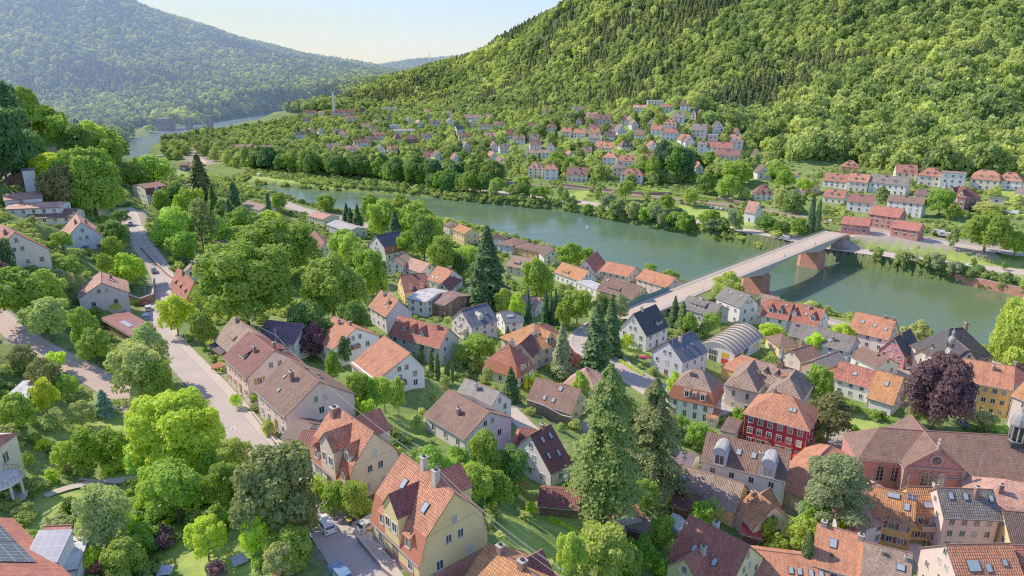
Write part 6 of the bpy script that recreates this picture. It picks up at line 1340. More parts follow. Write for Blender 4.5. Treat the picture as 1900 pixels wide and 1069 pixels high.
TREES = """big,462,452,625,195,g big,515,408,530,150,g big,622,474,612,128,g mid,575,560,650,90,d mid,690,465,560,70,g mid,45,498,612,112,g mid,660,560,640,60,d mid,600,590,660,70,d
mid,18,200,360,110,k mid,12,150,255,70,k mid,55,160,255,52,g mid,62,190,262,62,l mid,95,195,268,60,g mid,122,214,292,52,g mid,150,232,302,60,d mid,176,224,292,50,l mid,198,236,302,50,g mid,216,248,296,40,l mid,224,258,306,38,g mid,205,255,330,60,g
mid,98,284,348,74,y mid,480,330,352,16,g mid,30,230,345,80,k mid,70,240,330,60,d mid,5,240,340,60,k mid,200,400,440,40,g mid,130,330,380,60,o mid,150,350,400,50,g mid,225,390,420,36,d mid,255,310,350,50,g big,182,276,415,112,g mid,125,308,398,78,o mid,288,288,352,72,l conifer,378,288,395,56,o conifer,402,345,428,36,d mid,330,340,400,50,d mid,358,350,440,60,g mid,330,385,470,72,l open,380,370,480,66,o mid,348,430,500,60,g mid,420,372,430,44,d
cypress,437,338,388,20,k cypress,500,358,400,11,k mid,452,385,450,60,g mid,518,358,395,30,g mid,480,400,450,50,d mid,505,390,440,44,y conifer,430,370,432,26,k mid,405,400,455,46,l mid,440,420,460,60,g mid,305,352,398,36,g
mid,605,362,395,40,g conifer,645,378,425,22,k conifer,665,380,430,22,k conifer,652,385,428,20,k mid,692,360,420,44,g mid,715,370,450,64,l mid,745,362,432,66,g mid,775,375,460,70,g mid,800,400,490,60,g mid,735,395,442,80,d mid,640,425,490,58,l mid,652,432,500,48,l mid,788,400,490,56,d mid,820,440,520,56,g conifer,735,392,460,30,k mid,670,462,520,50,d mid,700,500,560,52,y open,755,430,480,40,g
conifer,905,422,572,76,c conifer,890,480,580,44,c mid,1058,450,500,52,g mid,1090,460,490,30,g mid,1205,490,525,30,g mid,1240,500,535,36,g mid,995,480,560,52,g mid,1010,500,560,40,l mid,870,455,505,40,l mid,840,460,510,50,g mid,960,545,610,34,y small,870,500,530,26,g mid,850,470,520,40,d mid,1222,505,530,24,g
conifer,980,534,600,13,k conifer,1012,538,602,15,k conifer,1030,534,604,16,k conifer,1022,545,600,14,k mid,1070,540,610,60,g mid,1115,548,600,40,d mid,1045,560,615,34,g mid,960,560,595,24,g mid,935,535,590,36,l open,1150,545,600,30,s open,1345,505,575,64,l conifer,1250,550,605,24,c conifer,1265,560,612,24,c mid,1278,580,625,30,g mid,1315,582,625,36,g mid,1330,570,615,18,g mid,1305,590,628,26,g small,1160,620,650,30,y
conifer,1042,600,700,40,s conifer,1105,566,690,58,c conifer,1132,548,660,40,c spruce,1122,680,972,142,w spruce,1205,705,935,108,o mid,1075,690,760,40,l small,1055,650,700,44,r conifer,948,682,745,34,c small,995,690,728,28,g small,930,650,685,24,q mid,890,620,680,66,g conifer,942,606,650,22,c mid,855,640,680,30,g small,905,680,720,22,q
cypress,781,638,674,9,c cypress,801,650,702,11,c cypress,813,655,706,10,c cypress,828,668,712,6,c cypress,833,670,712,6,c cypress,840,672,712,7,c cypress,976,694,722,10,y cypress,984,692,720,10,y
mid,620,650,720,34,g mid,640,625,680,30,c mid,585,600,670,50,p mid,665,690,760,46,g mid,690,700,770,42,g mid,715,700,770,50,l small,658,735,770,26,y small,682,742,780,30,y mid,740,700,770,30,l small,700,780,820,20,g small,775,770,800,24,q mid,800,830,910,70,g mid,900,800,900,74,g mid,950,830,930,72,d mid,880,860,950,80,l mid,925,875,960,60,g mid,850,830,900,60,g mid,830,850,920,50,l
mid,1000,830,890,30,g small,985,932,958,24,y mid,1110,980,1090,130,l mid,1060,990,1080,60,l mid,1160,1010,1090,70,g mid,1225,960,1030,50,g mid,1190,1000,1069,60,g mid,1190,890,960,60,g mid,1300,930,985,50,g mid,1320,925,980,40,q small,1230,1040,1080,40,y
mid,1290,785,835,46,g small,1262,768,800,30,g mid,1235,760,840,40,q mid,1210,720,800,56,q mid,1160,740,830,60,c mid,1250,690,745,34,l small,1368,755,798,26,g open,1532,730,830,84,o mid,1515,680,760,50,g small,1460,780,815,20,g mid,1510,620,660,40,y mid,1425,600,635,50,y mid,1560,600,645,44,y small,1540,615,640,40,g mid,1700,595,650,44,q big,1728,658,806,128,p mid,1722,752,800,52,q mid,1690,755,790,30,q mid,1820,765,800,60,q small,1850,790,812,40,l big,1875,545,715,110,l
cedar,1532,848,1000,126,s mid,1480,960,1030,60,l mid,1600,870,905,26,y cypress,1490,985,1085,26,c cypress,1533,1028,1095,20,c mid,1420,960,1010,40,g mid,1390,945,985,36,y mid,1505,925,1010,60,g small,1560,960,1010,24,y small,1440,990,1030,40,g mid,1290,880,930,30,g
mid,95,500,590,70,l mid,130,478,545,60,g mid,80,545,600,50,g mid,100,555,640,90,q mid,165,570,660,50,g mid,242,470,540,66,y mid,218,410,470,56,d mid,215,440,500,40,g mid,200,470,520,30,g mid,110,500,550,60,q mid,60,440,480,50,g mid,120,430,470,40,g mid,15,440,540,50,k mid,8,480,560,40,p small,215,545,580,50,y mid,332,548,628,64,y mid,283,600,705,76,q mid,268,640,762,104,q mid,298,668,765,74,g mid,240,640,720,50,g mid,300,690,750,46,g mid,180,610,680,60,g mid,380,580,650,50,g
open,48,640,700,50,o open,90,665,735,60,o small,105,655,695,46,y mid,90,705,775,50,y mid,130,695,745,40,l small,158,720,760,36,q conifer,195,724,770,36,b open,155,745,800,56,q small,95,770,800,30,q mid,40,730,810,70,g small,20,790,840,40,q small,55,840,870,24,g
big,345,736,890,172,y mid,290,745,830,90,y mid,385,760,860,80,y mid,165,800,890,70,g mid,125,822,880,46,l mid,210,800,870,70,g mid,265,815,890,60,l small,345,820,860,44,p mid,335,858,985,120,g mid,290,870,960,60,l mid,420,860,960,80,g mid,440,815,900,80,l mid,400,840,910,60,g mid,520,830,1015,165,o mid,565,905,1010,80,o mid,490,850,960,90,o mid,480,960,1040,60,y mid,545,980,1060,90,g mid,520,1010,1075,60,q mid,205,905,1040,112,q mid,390,962,1050,80,y mid,240,1000,1080,90,g small,180,1015,1075,40,y small,405,1040,1080,40,p small,300,975,1020,60,p mid,270,970,1030,60,g small,190,1040,1080,40,r small,140,830,870,30,q mid,620,900,960,56,g mid,660,895,965,64,g mid,590,890,945,40,y mid,500,780,810,30,q
small,60,985,1010,40,g small,110,960,1000,60,q small,140,1000,1040,40,y small,440,730,760,22,y small,475,730,750,20,g small,500,778,810,26,q mid,1560,850,885,26,l small,1585,790,820,24,g small,1620,760,780,24,g
big,1822,392,482,80,g mid,1765,420,462,24,o mid,1880,430,480,44,g small,1805,478,498,12,d small,1862,486,502,12,d mid,1350,325,375,50,g mid,1380,345,372,30,g mid,1310,320,365,36,d mid,1365,300,350,60,g mid,1250,270,340,46,d mid,1230,260,335,40,k mid,1270,275,340,36,k mid,1210,290,340,30,g cypress,1502,362,432,13,k cypress,1515,370,432,11,k mid,1740,350,405,44,g mid,1765,378,410,30,g mid,1635,345,378,28,g mid,1455,315,355,36,g mid,1470,355,400,40,d mid,1530,385,400,24,g mid,1445,350,395,30,q mid,1490,330,360,34,y mid,1690,330,350,16,g mid,1845,342,368,26,g mid,1885,360,380,26,y mid,1830,375,398,50,q mid,1800,345,372,22,g mid,1440,300,340,40,g
mid,1040,340,372,14,q mid,1160,335,375,30,g mid,1280,350,385,30,l mid,1110,345,370,20,g mid,1200,350,372,20,g mid,1235,360,395,30,g mid,1000,345,372,40,g mid,1100,325,350,20,d mid,1170,320,346,24,g mid,1385,370,395,24,g mid,1420,400,432,40,d mid,1450,410,440,36,d mid,1480,405,438,30,g mid,1440,425,440,30,r"""
for t in TREES.split():
    q = t.split(','); tree_px(q[0], float(q[1]), float(q[2]), float(q[3]), float(q[4]), q[5])
# rows along the river: both banks
def row(pts, n_, w, h, cols, group, label, kind='far', jit=6, inland=0):
    P = [hit(a, b_) for a, b_ in pts]; d = [0]
    for a, c in zip(P, P[1:]): d.append(d[-1]+(c-a).length)
    for i in range(n_):
        s = d[-1]*(i+random.uniform(.1, .9))/n_; k_ = max(j for j in range(len(d)) if d[j] <= s); k_ = min(k_, len(P)-2); f = (s-d[k_])/(d[k_+1]-d[k_]+1e-6); p = P[k_].lerp(P[k_+1], f)
        ww = random.uniform(*w); x = p.x+random.uniform(-jit, jit)*.4; y = p.y+random.uniform(-jit*.5, jit)+inland
        if H(x, y) < .3 or not fits(x, y, 1) or not off_road(x, y, .6): continue
        plant(kind, x, y, ww, random.uniform(*h), random.choice(cols), None, label, group)
row([(1040,385),(1144,409),(1276,434),(1444,463),(1480,470)], 34, (7,13), (7,14), 'gglqs', 'trees lining the far river bank upstream of the bridge', 'bushy tree on the far river bank just upstream of the bridge', 'mid', 3, 1.5)
row([(1540,484),(1624,498),(1724,518),(1795,528),(1900,553),(2000,575)], 24, (5,9), (5,10), 'glqs', 'trees at the foot of the red retaining wall', 'bushy tree below the red river wall downstream of the bridge', 'mid', 2, 1)
row([(800,362),(880,372),(960,381),(1040,386)], 26, (9,16), (10,19), 'gdd', 'trees on the wooded river bend', 'tall dark green tree crowding the wooded stretch of the far bank', 'mid', 8, 8)
row([(600,345),(700,352),(790,362)], 12, (4,9), (4,9), 'gl', 'small trees on the grassy bank', 'small tree on the grassy strip of the far bank', 'mid', 4, 6)
row([(450,315),(540,322),(640,335),(720,342),(800,350),(870,352),(940,355)], 60, (11,18), (15,24), 'ddgdk', 'dense row of tall trees behind the meadow', 'tall dark tree in the dense row behind the riverside meadow', 'mid', 16, 14)
row([(296,292),(320,297),(350,298),(400,300)], 14, (11,17), (10,16), 'glq', 'trees around the camp site', 'leafy tree beside the camp site on the inside of the river bend', 'mid', 20, 10)
row([(200,264),(236,260),(268,252),(285,247)], 20, (14,24), (12,22), 'lq', 'pale trees on the left bank below the weir', 'pale leafy tree on the left bank below the weir', 'far', 24, 10)
row([(345,236),(404,218),(450,209),(520,202),(575,197)], 26, (16,26), (14,22), 'lq', 'pale trees lining the upstream reach behind the weir', 'pale leafy tree on the bank of the upstream reach behind the weir', 'far', 8, 8)
# trees of the far valley floor: scattered where the photograph shows them between the houses
VAL = [pp("300,266 380,250 470,240 560,220 640,208 700,196 830,206 950,210 1010,212 1060,200 1150,196 1265,192 1310,225 1385,255 1430,300 1440,330 1300,335 1200,345 1100,335 1000,335 960,325 900,340 700,330 560,318 420,312 420,290 330,290")]
grid = {}
def far_clear(x, y, r):
    px, py, D = proj(x, y, H(x, y))
    for f in farlist:
        xl, xr = f['px']-f['L']*F/f['D']*.5, f['px']+f['L']*F/f['D']*.5
        hpx = 9*F/f['D']; tr = r*F/D
        # keep houses visible: no tree directly in front
        if xl-tr*.5 < px < xr+tr*.5 and f['py']-2 < py < f['py']+hpx*.9 and D < f['D']: return False
    return True
cand = 0; nval = 0; tries = 0
while nval < 285 and tries < 30000:
    tries += 1
    px = random.uniform(300, 1440); py = random.uniform(192, 345)
    if not inside(np.array([px]), np.array([py]), VAL[0])[0]: continue
    g = hit(px, py)
    if g.y > 1550 or H(g.x, g.y) < .5: continue
    key = (int(g.x//11), int(g.y//11))
    if key in grid or random.random() > min(1, (g.y/700)**-.0): continue
    if not (fits(g.x, g.y, 3) and far_clear(g.x, g.y, 5) and off_road(g.x, g.y, 3)): continue
    grid[key] = 1; nval += 1
    kd = 'conifer' if random.random() < .12 else 'far'; w = random.uniform(8, 16) if kd == 'far' else random.uniform(5, 7)
    plant(kd, g.x, g.y, w, random.uniform(7, 16), random.choice('ggdllqyd' if kd == 'far' else 'ck'), None, None, None)
print('valley trees', nval, 'plants', len(plants))
def hedge(sx, h, w_, colr, label):
    P = [hit(a, b_) for a, b_ in pp(sx)]; g0 = np.random.default_rng(int(P[0].x*10) % 9999); Cs, Ns = [], []
    for a, c in zip(P, P[1:]):
        L_ = (c-a).length; k_ = int(L_*h*60); t = g0.random(k_); z = g0.random(k_)**.6*h; y = (g0.random(k_)-.5)*w_; d = np.array([(c.x-a.x)/L_, (c.y-a.y)/L_]); n_ = np.array([-d[1], d[0]])
        y = np.where(z > h*.85, y, np.sign(y)*w_*.5*(.85+.3*g0.random(k_))); zz = np.array([H(a.x+(c.x-a.x)*q, a.y+(c.y-a.y)*q) for q in np.linspace(0, 1, 12)])
        Cs.append(np.c_[a.x+(c.x-a.x)*t+n_[0]*y, a.y+(c.y-a.y)*t+n_[1]*y, np.interp(t, np.linspace(0, 1, 12), zz)+z]); Ns.append(np.c_[n_[0]*np.sign(y), n_[1]*np.sign(y), np.where(z > h*.8, 1.5, .3)]+g0.normal(size=(k_, 3))*.5)
    C_ = np.concatenate(Cs); me = cards_mesh('hedge', C_-np.array([P[0].x, P[0].y, P[0].z]), np.concatenate(Ns), .3*(.6+.8*g0.random(len(C_))), LF); o = obj('hedge', me, None, tuple(v*LK for v in LC[colr]), P[0]); tag(o, label, 'hedge')
hedge("592,888 612,915 640,945 655,962", 1.9, 1.3, 'g', 'leafy hedge between pavement and the beige mansard house')
hedge("1545,742 1600,762 1660,785", 1.3, 1.0, 'g', 'long clipped hedge below the steep orange roof near the church')
hedge("1255,808 1290,820 1308,840", 1.3, 1.0, 'g', 'hedge behind the grey garage next to the arched-dormer house')
hedge("505,722 540,728", 1.2, .8, 'y', 'short hedge behind the brown-roofed house')if False else None
hedge("118,560 160,640 230,700 262,730", 1.2, .9, 'd', 'long dark hedge along the upper edge of the hillside lane')
hedge("1190,352 1250,362 1330,372", 2.0, 2.0, 'l', 'light green hedge below the far-bank garden wall')
hedge("1150,672 1195,698", 1.0, .8, 'y', 'low hedge along the town street below the white house with black roof')
hedge("205,755 255,752", 1.6, 1.2, 'g', 'clipped garden hedge at the end of the hillside lane')
hedge("1020,965 1060,985 1090,1010", .8, .7, 'y', 'low flowering border across the garden right of the yellow mansard house')
# garden bushes one can tell apart
nb = 0; tries = 0; BREG = pp("0,600 250,560 420,640 600,700 760,560 900,520 1090,600 1150,640 1240,750 1270,900 1240,1069 0,1069")
while nb < 150 and tries < 6000:
    tries += 1; px = random.uniform(0, 1250); py = random.uniform(560, 1069)
    if not inside(np.array([px]), np.array([py]), BREG)[0]: continue
    g = hit(px, py)
    if not (fits(g.x, g.y, 1.0) and off_road(g.x, g.y, 1.6)): continue
    if any(inside(np.array([px]), np.array([py]), pp(s))[0] for s in LAWN+PAVED if random.random() < .97): continue
    nb += 1; w = random.uniform(1.6, 3.6); plant('bush', g.x, g.y, w, w*random.uniform(.6, .95), random.choice('gglyqdodrp' if random.random() < .35 else 'gglyqd'))
# ---------------------------------------------------------------- woods and undergrowth: too many to count -> one object each, instanced on points
def wood(name, pts, scl, sclz, variants, label, color_attr=None):
    me = bpy.data.meshes.new(name); me.vertices.add(len(pts)); me.vertices.foreach_set('co', np.asarray(pts, 'f').ravel())
    for nm, arr in (('sxy', scl), ('sz', sclz), ('rz', rng.uniform(0, 6.28, len(pts)))):
        me.attributes.new(nm, 'FLOAT', 'POINT').data.foreach_set('value', np.asarray(arr, 'f'))
    me.attributes.new('pick', 'INT', 'POINT').data.foreach_set('value', rng.integers(0, len(variants), len(pts)).astype('i'))
    o = obj(name, me); tag(o, label, 'wood', None, 'stuff')
    ng = bpy.data.node_groups.new(name, 'GeometryNodeTree'); ng.interface.new_socket('Geometry', in_out='INPUT', socket_type='NodeSocketGeometry'); ng.interface.new_socket('Geometry', in_out='OUTPUT', socket_type='NodeSocketGeometry')
    N = ng.nodes; Lk = ng.links; gi = N.new('NodeGroupInput'); go = N.new('NodeGroupOutput'); ip = N.new('GeometryNodeInstanceOnPoints'); g2 = N.new('GeometryNodeGeometryToInstance')
    for v in variants[::-1]:
        oi = N.new('GeometryNodeObjectInfo'); oi.inputs['Object'].default_value = v; oi.inputs['As Instance'].default_value = True; oi.transform_space = 'ORIGINAL'; Lk.new(oi.outputs['Geometry'], g2.inputs[0])
    g2_ = g2
    N.remove(g2); jn = N.new('GeometryNodeJoinGeometry')
    for v in [x for x in N if x.bl_idname == 'GeometryNodeObjectInfo']: Lk.new(v.outputs['Geometry'], jn.inputs[0])
    def attr(nm, ty='FLOAT'):
        a = N.new('GeometryNodeInputNamedAttribute'); a.data_type = ty; a.inputs['Name'].default_value = nm; return [s for s in a.outputs if s.enabled and s.name == 'Attribute'][0]
    cx = N.new('ShaderNodeCombineXYZ'); Lk.new(attr('sxy'), cx.inputs[0]); Lk.new(attr('sxy'), cx.inputs[1]); Lk.new(attr('sz'), cx.inputs[2])
    rx = N.new('ShaderNodeCombineXYZ'); Lk.new(attr('rz'), rx.inputs[2])
    Lk.new(gi.outputs[0], ip.inputs['Points']); Lk.new(jn.outputs[0], ip.inputs['Instance']); ip.inputs['Pick Instance'].default_value = True
    Lk.new(attr('pick', 'INT'), ip.inputs['Instance Index']); Lk.new(cx.outputs[0], ip.inputs['Scale']); Lk.new(rx.outputs[0], ip.inputs['Rotation'])
    Lk.new(ip.outputs[0], go.inputs[0]); m = o.modifiers.new('trees', 'NODES'); m.node_group = ng; return o
# single-mesh trees at the edge of the wood serve as pattern for the rest of it
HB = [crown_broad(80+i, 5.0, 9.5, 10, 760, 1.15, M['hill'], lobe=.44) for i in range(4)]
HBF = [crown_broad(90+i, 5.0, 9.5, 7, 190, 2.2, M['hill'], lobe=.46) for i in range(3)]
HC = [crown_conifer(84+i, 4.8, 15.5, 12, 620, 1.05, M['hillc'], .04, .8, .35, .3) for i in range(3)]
def edge(me, px, py, s, nm, lab):
    g = hit(px, py); o = obj(nm, me, None, None, (g.x, g.y, g.z), (0, 0, px), (s, s, s)); tag(o, lab, 'tree', 'trees at the lower edge of the right-hand wood'); return o
eb = [edge(m_, px, py, 1.1, 'leafy_tree', 'leafy tree at the very foot of the right-hand wooded hill') for m_, px, py in zip(HB+HBF, (1480,1560,1640,1720,1790,1850,1890), (292,300,308,312,316,320,322))]
ec = [edge(m_, px, py, 1.1, 'conifer_tree', 'conifer at the very foot of the right-hand wooded hill') for m_, px, py in zip(HC, (1500,1610,1745), (288,300,310))]
RH = pp("535,210 600,207 640,207 700,204 760,208 850,214 950,216 1020,214 1050,205 1075,194 1190,194 1270,190 1290,215 1330,235 1390,255 1430,290 1480,300 1560,302 1640,318 1700,326 1900,330 2150,360 2150,-260 1300,-200 1000,-60 700,60")
LH = pp("-200,-400 230,-200 500,-40 760,80 900,80 900,125 760,178 690,185 600,203 520,208 404,222 330,228 286,243 236,258 100,264 -200,264")
def proj_np(X, Y, Z):
    D = Y*cT+(CH-Z)*sT; D = np.maximum(D, 1e-3); return CX+F*X/D, CY+F*((CH-Z)*cT-Y*sT)/D, D
def interp(X, Y):
    i = np.clip(np.searchsorted(gx, X)-1, 0, len(gx)-2); j = np.clip(np.searchsorted(gy, Y)-1, 0, len(gy)-2)
    u = (X-gx[i])/(gx[i+1]-gx[i]); v = (Y-gy[j])/(gy[j+1]-gy[j]); return (GZ[j, i]*(1-u)+GZ[j, i+1]*u)*(1-v)+(GZ[j+1, i]*(1-u)+GZ[j+1, i+1]*u)*v
def scatter(x0, x1, y0, y1, step, poly, dmin, dmax, jit=.45, zmin=2.5):
    xs, ys = np.meshgrid(np.arange(x0, x1, step), np.arange(y0, y1, step)); X = xs.ravel()+rng.uniform(-jit, jit, xs.size)*step; Y = ys.ravel()+rng.uniform(-jit, jit, xs.size)*step
    Z = interp(X, Y); px, py, D = proj_np(X, Y, Z); k_ = inside(px, py, poly) & (D > dmin) & (D < dmax) & (Z > zmin); return X[k_], Y[k_], Z[k_], D[k_]
X, Y, Z, D = scatter(-1000, 1500, 430, 2600, 8.4, RH, 430, 2700)
# drop far points beyond their ridge and thin with distance
k_ = rng.random(len(X)) < np.clip(1.25-D/3200, .35, 1); X, Y, Z, D = X[k_], Y[k_], Z[k_], D[k_]
def vn(X, Y, s, seed=0):
    return np.sin(X/s+seed)*np.cos(Y/s*1.3-seed)+.6*np.sin(X/s*2.3-Y/s*1.7+seed*2)+.3*np.sin(X/s*5.1+Y/s*4.3)
cn = vn(X, Y, 95, 1.3)+rng.normal(size=len(X))*.45
pxx, pyy, _ = proj_np(X, Y, Z)
s_near = np.clip(1.65-(D-480)/700, 1, 1.5); isc = cn > np.where(pyy > 205, 1.25, np.where(pxx < 1420, .38, 1.0)) ; isc &= (D > 500)
s = .70+.75*rng.random(len(X))**1.5+.15*vn(X, Y, 60, 2.2); s = np.clip(s, .6, 1.7)*s_near; near_ = D < 1250
k1 = ~isc & near_; k2 = ~isc & ~near_
wood('right_hill_leafy_wood', np.c_[X, Y, Z-1.0][k1], s[k1], (s*rng.uniform(.95, 1.35, len(s)))[k1], eb[:4], 'dense leafy wood covering the steep right-hand hill')
wood('right_hill_distant_wood', np.c_[X, Y, Z-1.0][k2], s[k2]*1.25, (s*1.3)[k2], eb[4:], 'leafy wood on the farther flank of the right-hand hill')
sc_ = rng.uniform(.8, 1.35, len(X)); wood('right_hill_conifer_wood', np.c_[X, Y, Z-1.0][isc], sc_[isc], sc_[isc], ec, 'dark conifers growing in stands over the right-hand hill')
X, Y, Z, D = scatter(-3000, 900, 800, 4800, 13.0, LH, 840, 5200); k_ = rng.random(len(X)) < np.clip(1.5-D/3200, .2, 1); X, Y, Z, D = X[k_], Y[k_], Z[k_], D[k_]
s = rng.uniform(1.1, 1.9, len(X)); cn = vn(X, Y, 150, .4)+rng.normal(size=len(X))*.35; isc = cn > .8
wood('left_hill_wood', np.c_[X, Y, Z-1.5][~isc], s[~isc], s[~isc], eb[4:], 'hazy wood covering the whole left-hand hill across the river')
wood('left_hill_conifer_wood', np.c_[X, Y, Z-1.5][isc], s[isc]*.9, s[isc]*.75, ec, 'bluish conifer stands in the wood of the left-hand hill')
# undergrowth: shrubs filling gardens, banks and slopes
bu = [p['o'] for p in plants if p['kind'] == 'bush'][:6]; 
UG = obj('pattern', None) if False else None
HU = [crown_broad(95+i, 1.5, 1.8, 6, 420, .36, M['hill'], lobe=.5) for i in range(3)]
def bushpat(me, px, py, lab):
    g = hit(px, py); return tag(obj('bush', me, None, None, (g.x, g.y, g.z-.1)), lab, 'bush')
bp = [bushpat(HU[0], 250, 905, 'low leafy bush at the end of the curved garden edging'), bushpat(HU[1], 890, 985, 'low leafy bush beside the right corner of the yellow mansard house'), bushpat(HU[2], 1150, 640, 'low leafy bush beside the white house with black roof')]
xs, ys = np.meshgrid(np.arange(-260, 360, 2.6), np.arange(60, 700, 2.6)); X = xs.ravel()+rng.uniform(-1.2, 1.2, xs.size); Y = ys.ravel()+rng.uniform(-1.2, 1.2, xs.size); Z = interp(X, Y)
px, py, D = proj_np(X, Y, Z); ok = (px > -60) & (px < 1960) & (py < 1120) & (Z > -.2) & (py > 180)
sdv = seg_dist(X, Y, river, True)[0]*np.where(inside(X, Y, river), -1, 1); dens = .32+.35*vn(X, Y, 14, .7)+.3*(X < -70)
dens = np.where((sdv < 10) & (sdv > .3), 1.0, dens)
ok &= rng.random(len(X)) < dens
for s_ in LAWN+PAVED: ok &= ~inside(px, py, pp(s_))
sdk = sdv[ok]; X, Y, Z = X[ok], Y[ok], Z[ok]; k_ = np.array([fits(a, c, .9) and off_road(a, c, 1.2) for a, c in zip(X, Y)]); X, Y, Z, sdk = X[k_], Y[k_], Z[k_], sdk[k_]; s = rng.uniform(.35, 1.25, len(X))+np.where(sdk < 10, .6, 0)
u = wood('undergrowth', np.c_[X, Y, Z-.15], s, s*rng.uniform(.7, 1.3, len(X)), bp, 'mixed shrubs and ground cover filling gardens, slopes and banks'); u['category'] = 'ground cover'
X, Y, Z, D = scatter(-700, 500, 380, 1500, 8.5, VAL[0], 380, 1550, .45, 1.2); k_ = np.array([fits(a, c, 2.0) and far_clear(a, c, 3) and off_road(a, c, 2.5) for a, c in zip(X, Y)]) & (rng.random(len(X)) < .85); X, Y, Z = X[k_], Y[k_], Z[k_]
s = rng.uniform(.55, 1.25, len(X)); s2 = s.copy()
leafy = sorted([p for p in plants if p['o'].name.startswith('leafy_tree')], key=lambda p: -p['wpx']*(p['wpx']+p['h']*F/p['D']))
keep_n = 285; over = leafy[keep_n:]; ox, oy, oz, ow, oh = [], [], [], [], []
for p in over:
    l_ = p['o'].location; ox.append(l_.x); oy.append(l_.y); oz.append(l_.z); ow.append(p['w']/11); oh.append(p['h']/11.5)
    for ch in list(p['o'].children): bpy.data.objects.remove(ch)
    bpy.data.objects.remove(p['o']); plants.remove(p)
HM = [crown_broad(180+i, 5.0, 10.5, 13, 1000, 1.0, M['hill'], lobe=.40) for i in range(4)]
em = [edge(m_, px, py, .9, 'leafy_tree', 'leafy tree at the edge of the hillside quarter next to the right-hand wood') for m_, px, py in zip(HM, (1395, 1420, 1300, 1050), (262, 275, 222, 220))]
wood('valley_trees', np.r_[np.c_[X, Y, Z-.8], np.c_[ox, oy, oz]], np.r_[s, ow], np.r_[s2, oh], em, 'small leafy trees and hedges filling gardens of the far valley quarter')
# ---------------------------------------------------------------- labels of plants: look + nearest named building
LMK = landmarks
def rel(dx, dy):
    if abs(dx) > abs(dy)*1.3: return 'right of' if dx > 0 else 'left of'
    return 'in front of' if dy > 0 else 'behind'
clusters = {}
for p in plants:
    if p['done']: continue
    best = sorted((math.hypot(p['px']-a, (p['pym']-b_)*1.4), nk, a, b_) for nk, a, b_ in LMK)[0]
    desc = KN[p['kind']][1]; lab = f"{LN[p['col']]} {desc} {rel(p['px']-best[2], p['pym']-best[3])} the {best[1]}"; p['lm'] = best[1]
    clusters.setdefault(lab, []).append(p)
ORD = ['leftmost', 'second from left', 'third from left', 'fourth from left', 'fifth from left', 'sixth from left']
for lab, ps in clusters.items():
    ps.sort(key=lambda p: p['px'])
    if len(ps) == 1: ps[0]['o']['label'] = lab; continue
    if len(ps) <= 6:
        for i, p in enumerate(ps):
            p['o']['label'] = f"{lab}, {ORD[i] if i < len(ps)-1 else 'rightmost'}" if len(lab.split()) <= 13 else f"{ORD[i] if i < len(ps)-1 else 'rightmost'} {lab}"[:120]
    else:
        for p in ps: p['o']['label'] = lab; p['o']['group'] = lab.replace('tree', 'trees', 1)[:80]
for p in plants:
    w = p['o']['label'].split(); 
    if len(w) > 16: p['o']['label'] = ' '.join(w[:16])
# labels of far houses
ZN = [('in the hillside quarter below the right-hand wood', lambda x, y: 1040 < x < 1440 and y < 292), ('on the terrace street at the foot of the right-hand wood', lambda x, y: x >= 1380 and y < 352), ('between station and wood on the far bank', lambda x, y: x >= 1380),
      ('by the railway on the far bank', lambda x, y: 960 < x and y >= 292), ('among trees behind the wooded river bend', lambda x, y: 780 < x <= 1060 and y >= 255), ('in the middle of the far valley floor', lambda x, y: 660 < x <= 1060), ('near the tall white chimney stack', lambda x, y: 590 < x <= 660 and y < 262), ('in the leafy far valley left of centre', lambda x, y: True)]
cl = {}
for f in farlist:
    z_ = next(a for a, fn in ZN if fn(f['px'], f['py'])); shape = {'hip': 'hipped roof', 'manship': 'mansard roof', 'flat': 'flat roof'}.get(f['kind'], 'gable towards us' if f['od'] == 'g' else 'pitched roof')
    lab = f"{'tall ' if f['st'] > 2 else ''}{f['wall']} house with {f['roof']} {shape} {z_}"; 
    if shape == 'gable towards us': lab = f"{f['wall']} gable-fronted house with {f['roof']} roof {z_}"
    cl.setdefault(lab, []).append(f)
for lab, fs in cl.items():
    fs.sort(key=lambda f: f['px'])
    for i, f in enumerate(fs):
        if len(fs) > 7: f['o']['label'] = ' '.join(lab.split()[:16]); f['o']['category'] = 'house'; f['o']['group'] = lab[:60]; continue
        l2 = lab if len(fs) == 1 else ('leftmost ' if i == 0 else ('rightmost ' if i == len(fs)-1 else ORD[min(i, 5)]+' '))+lab
        f['o']['label'] = ' '.join(l2.split()[:16]); f['o']['category'] = 'house'; f['o']['group'] = 'houses of the far bank'
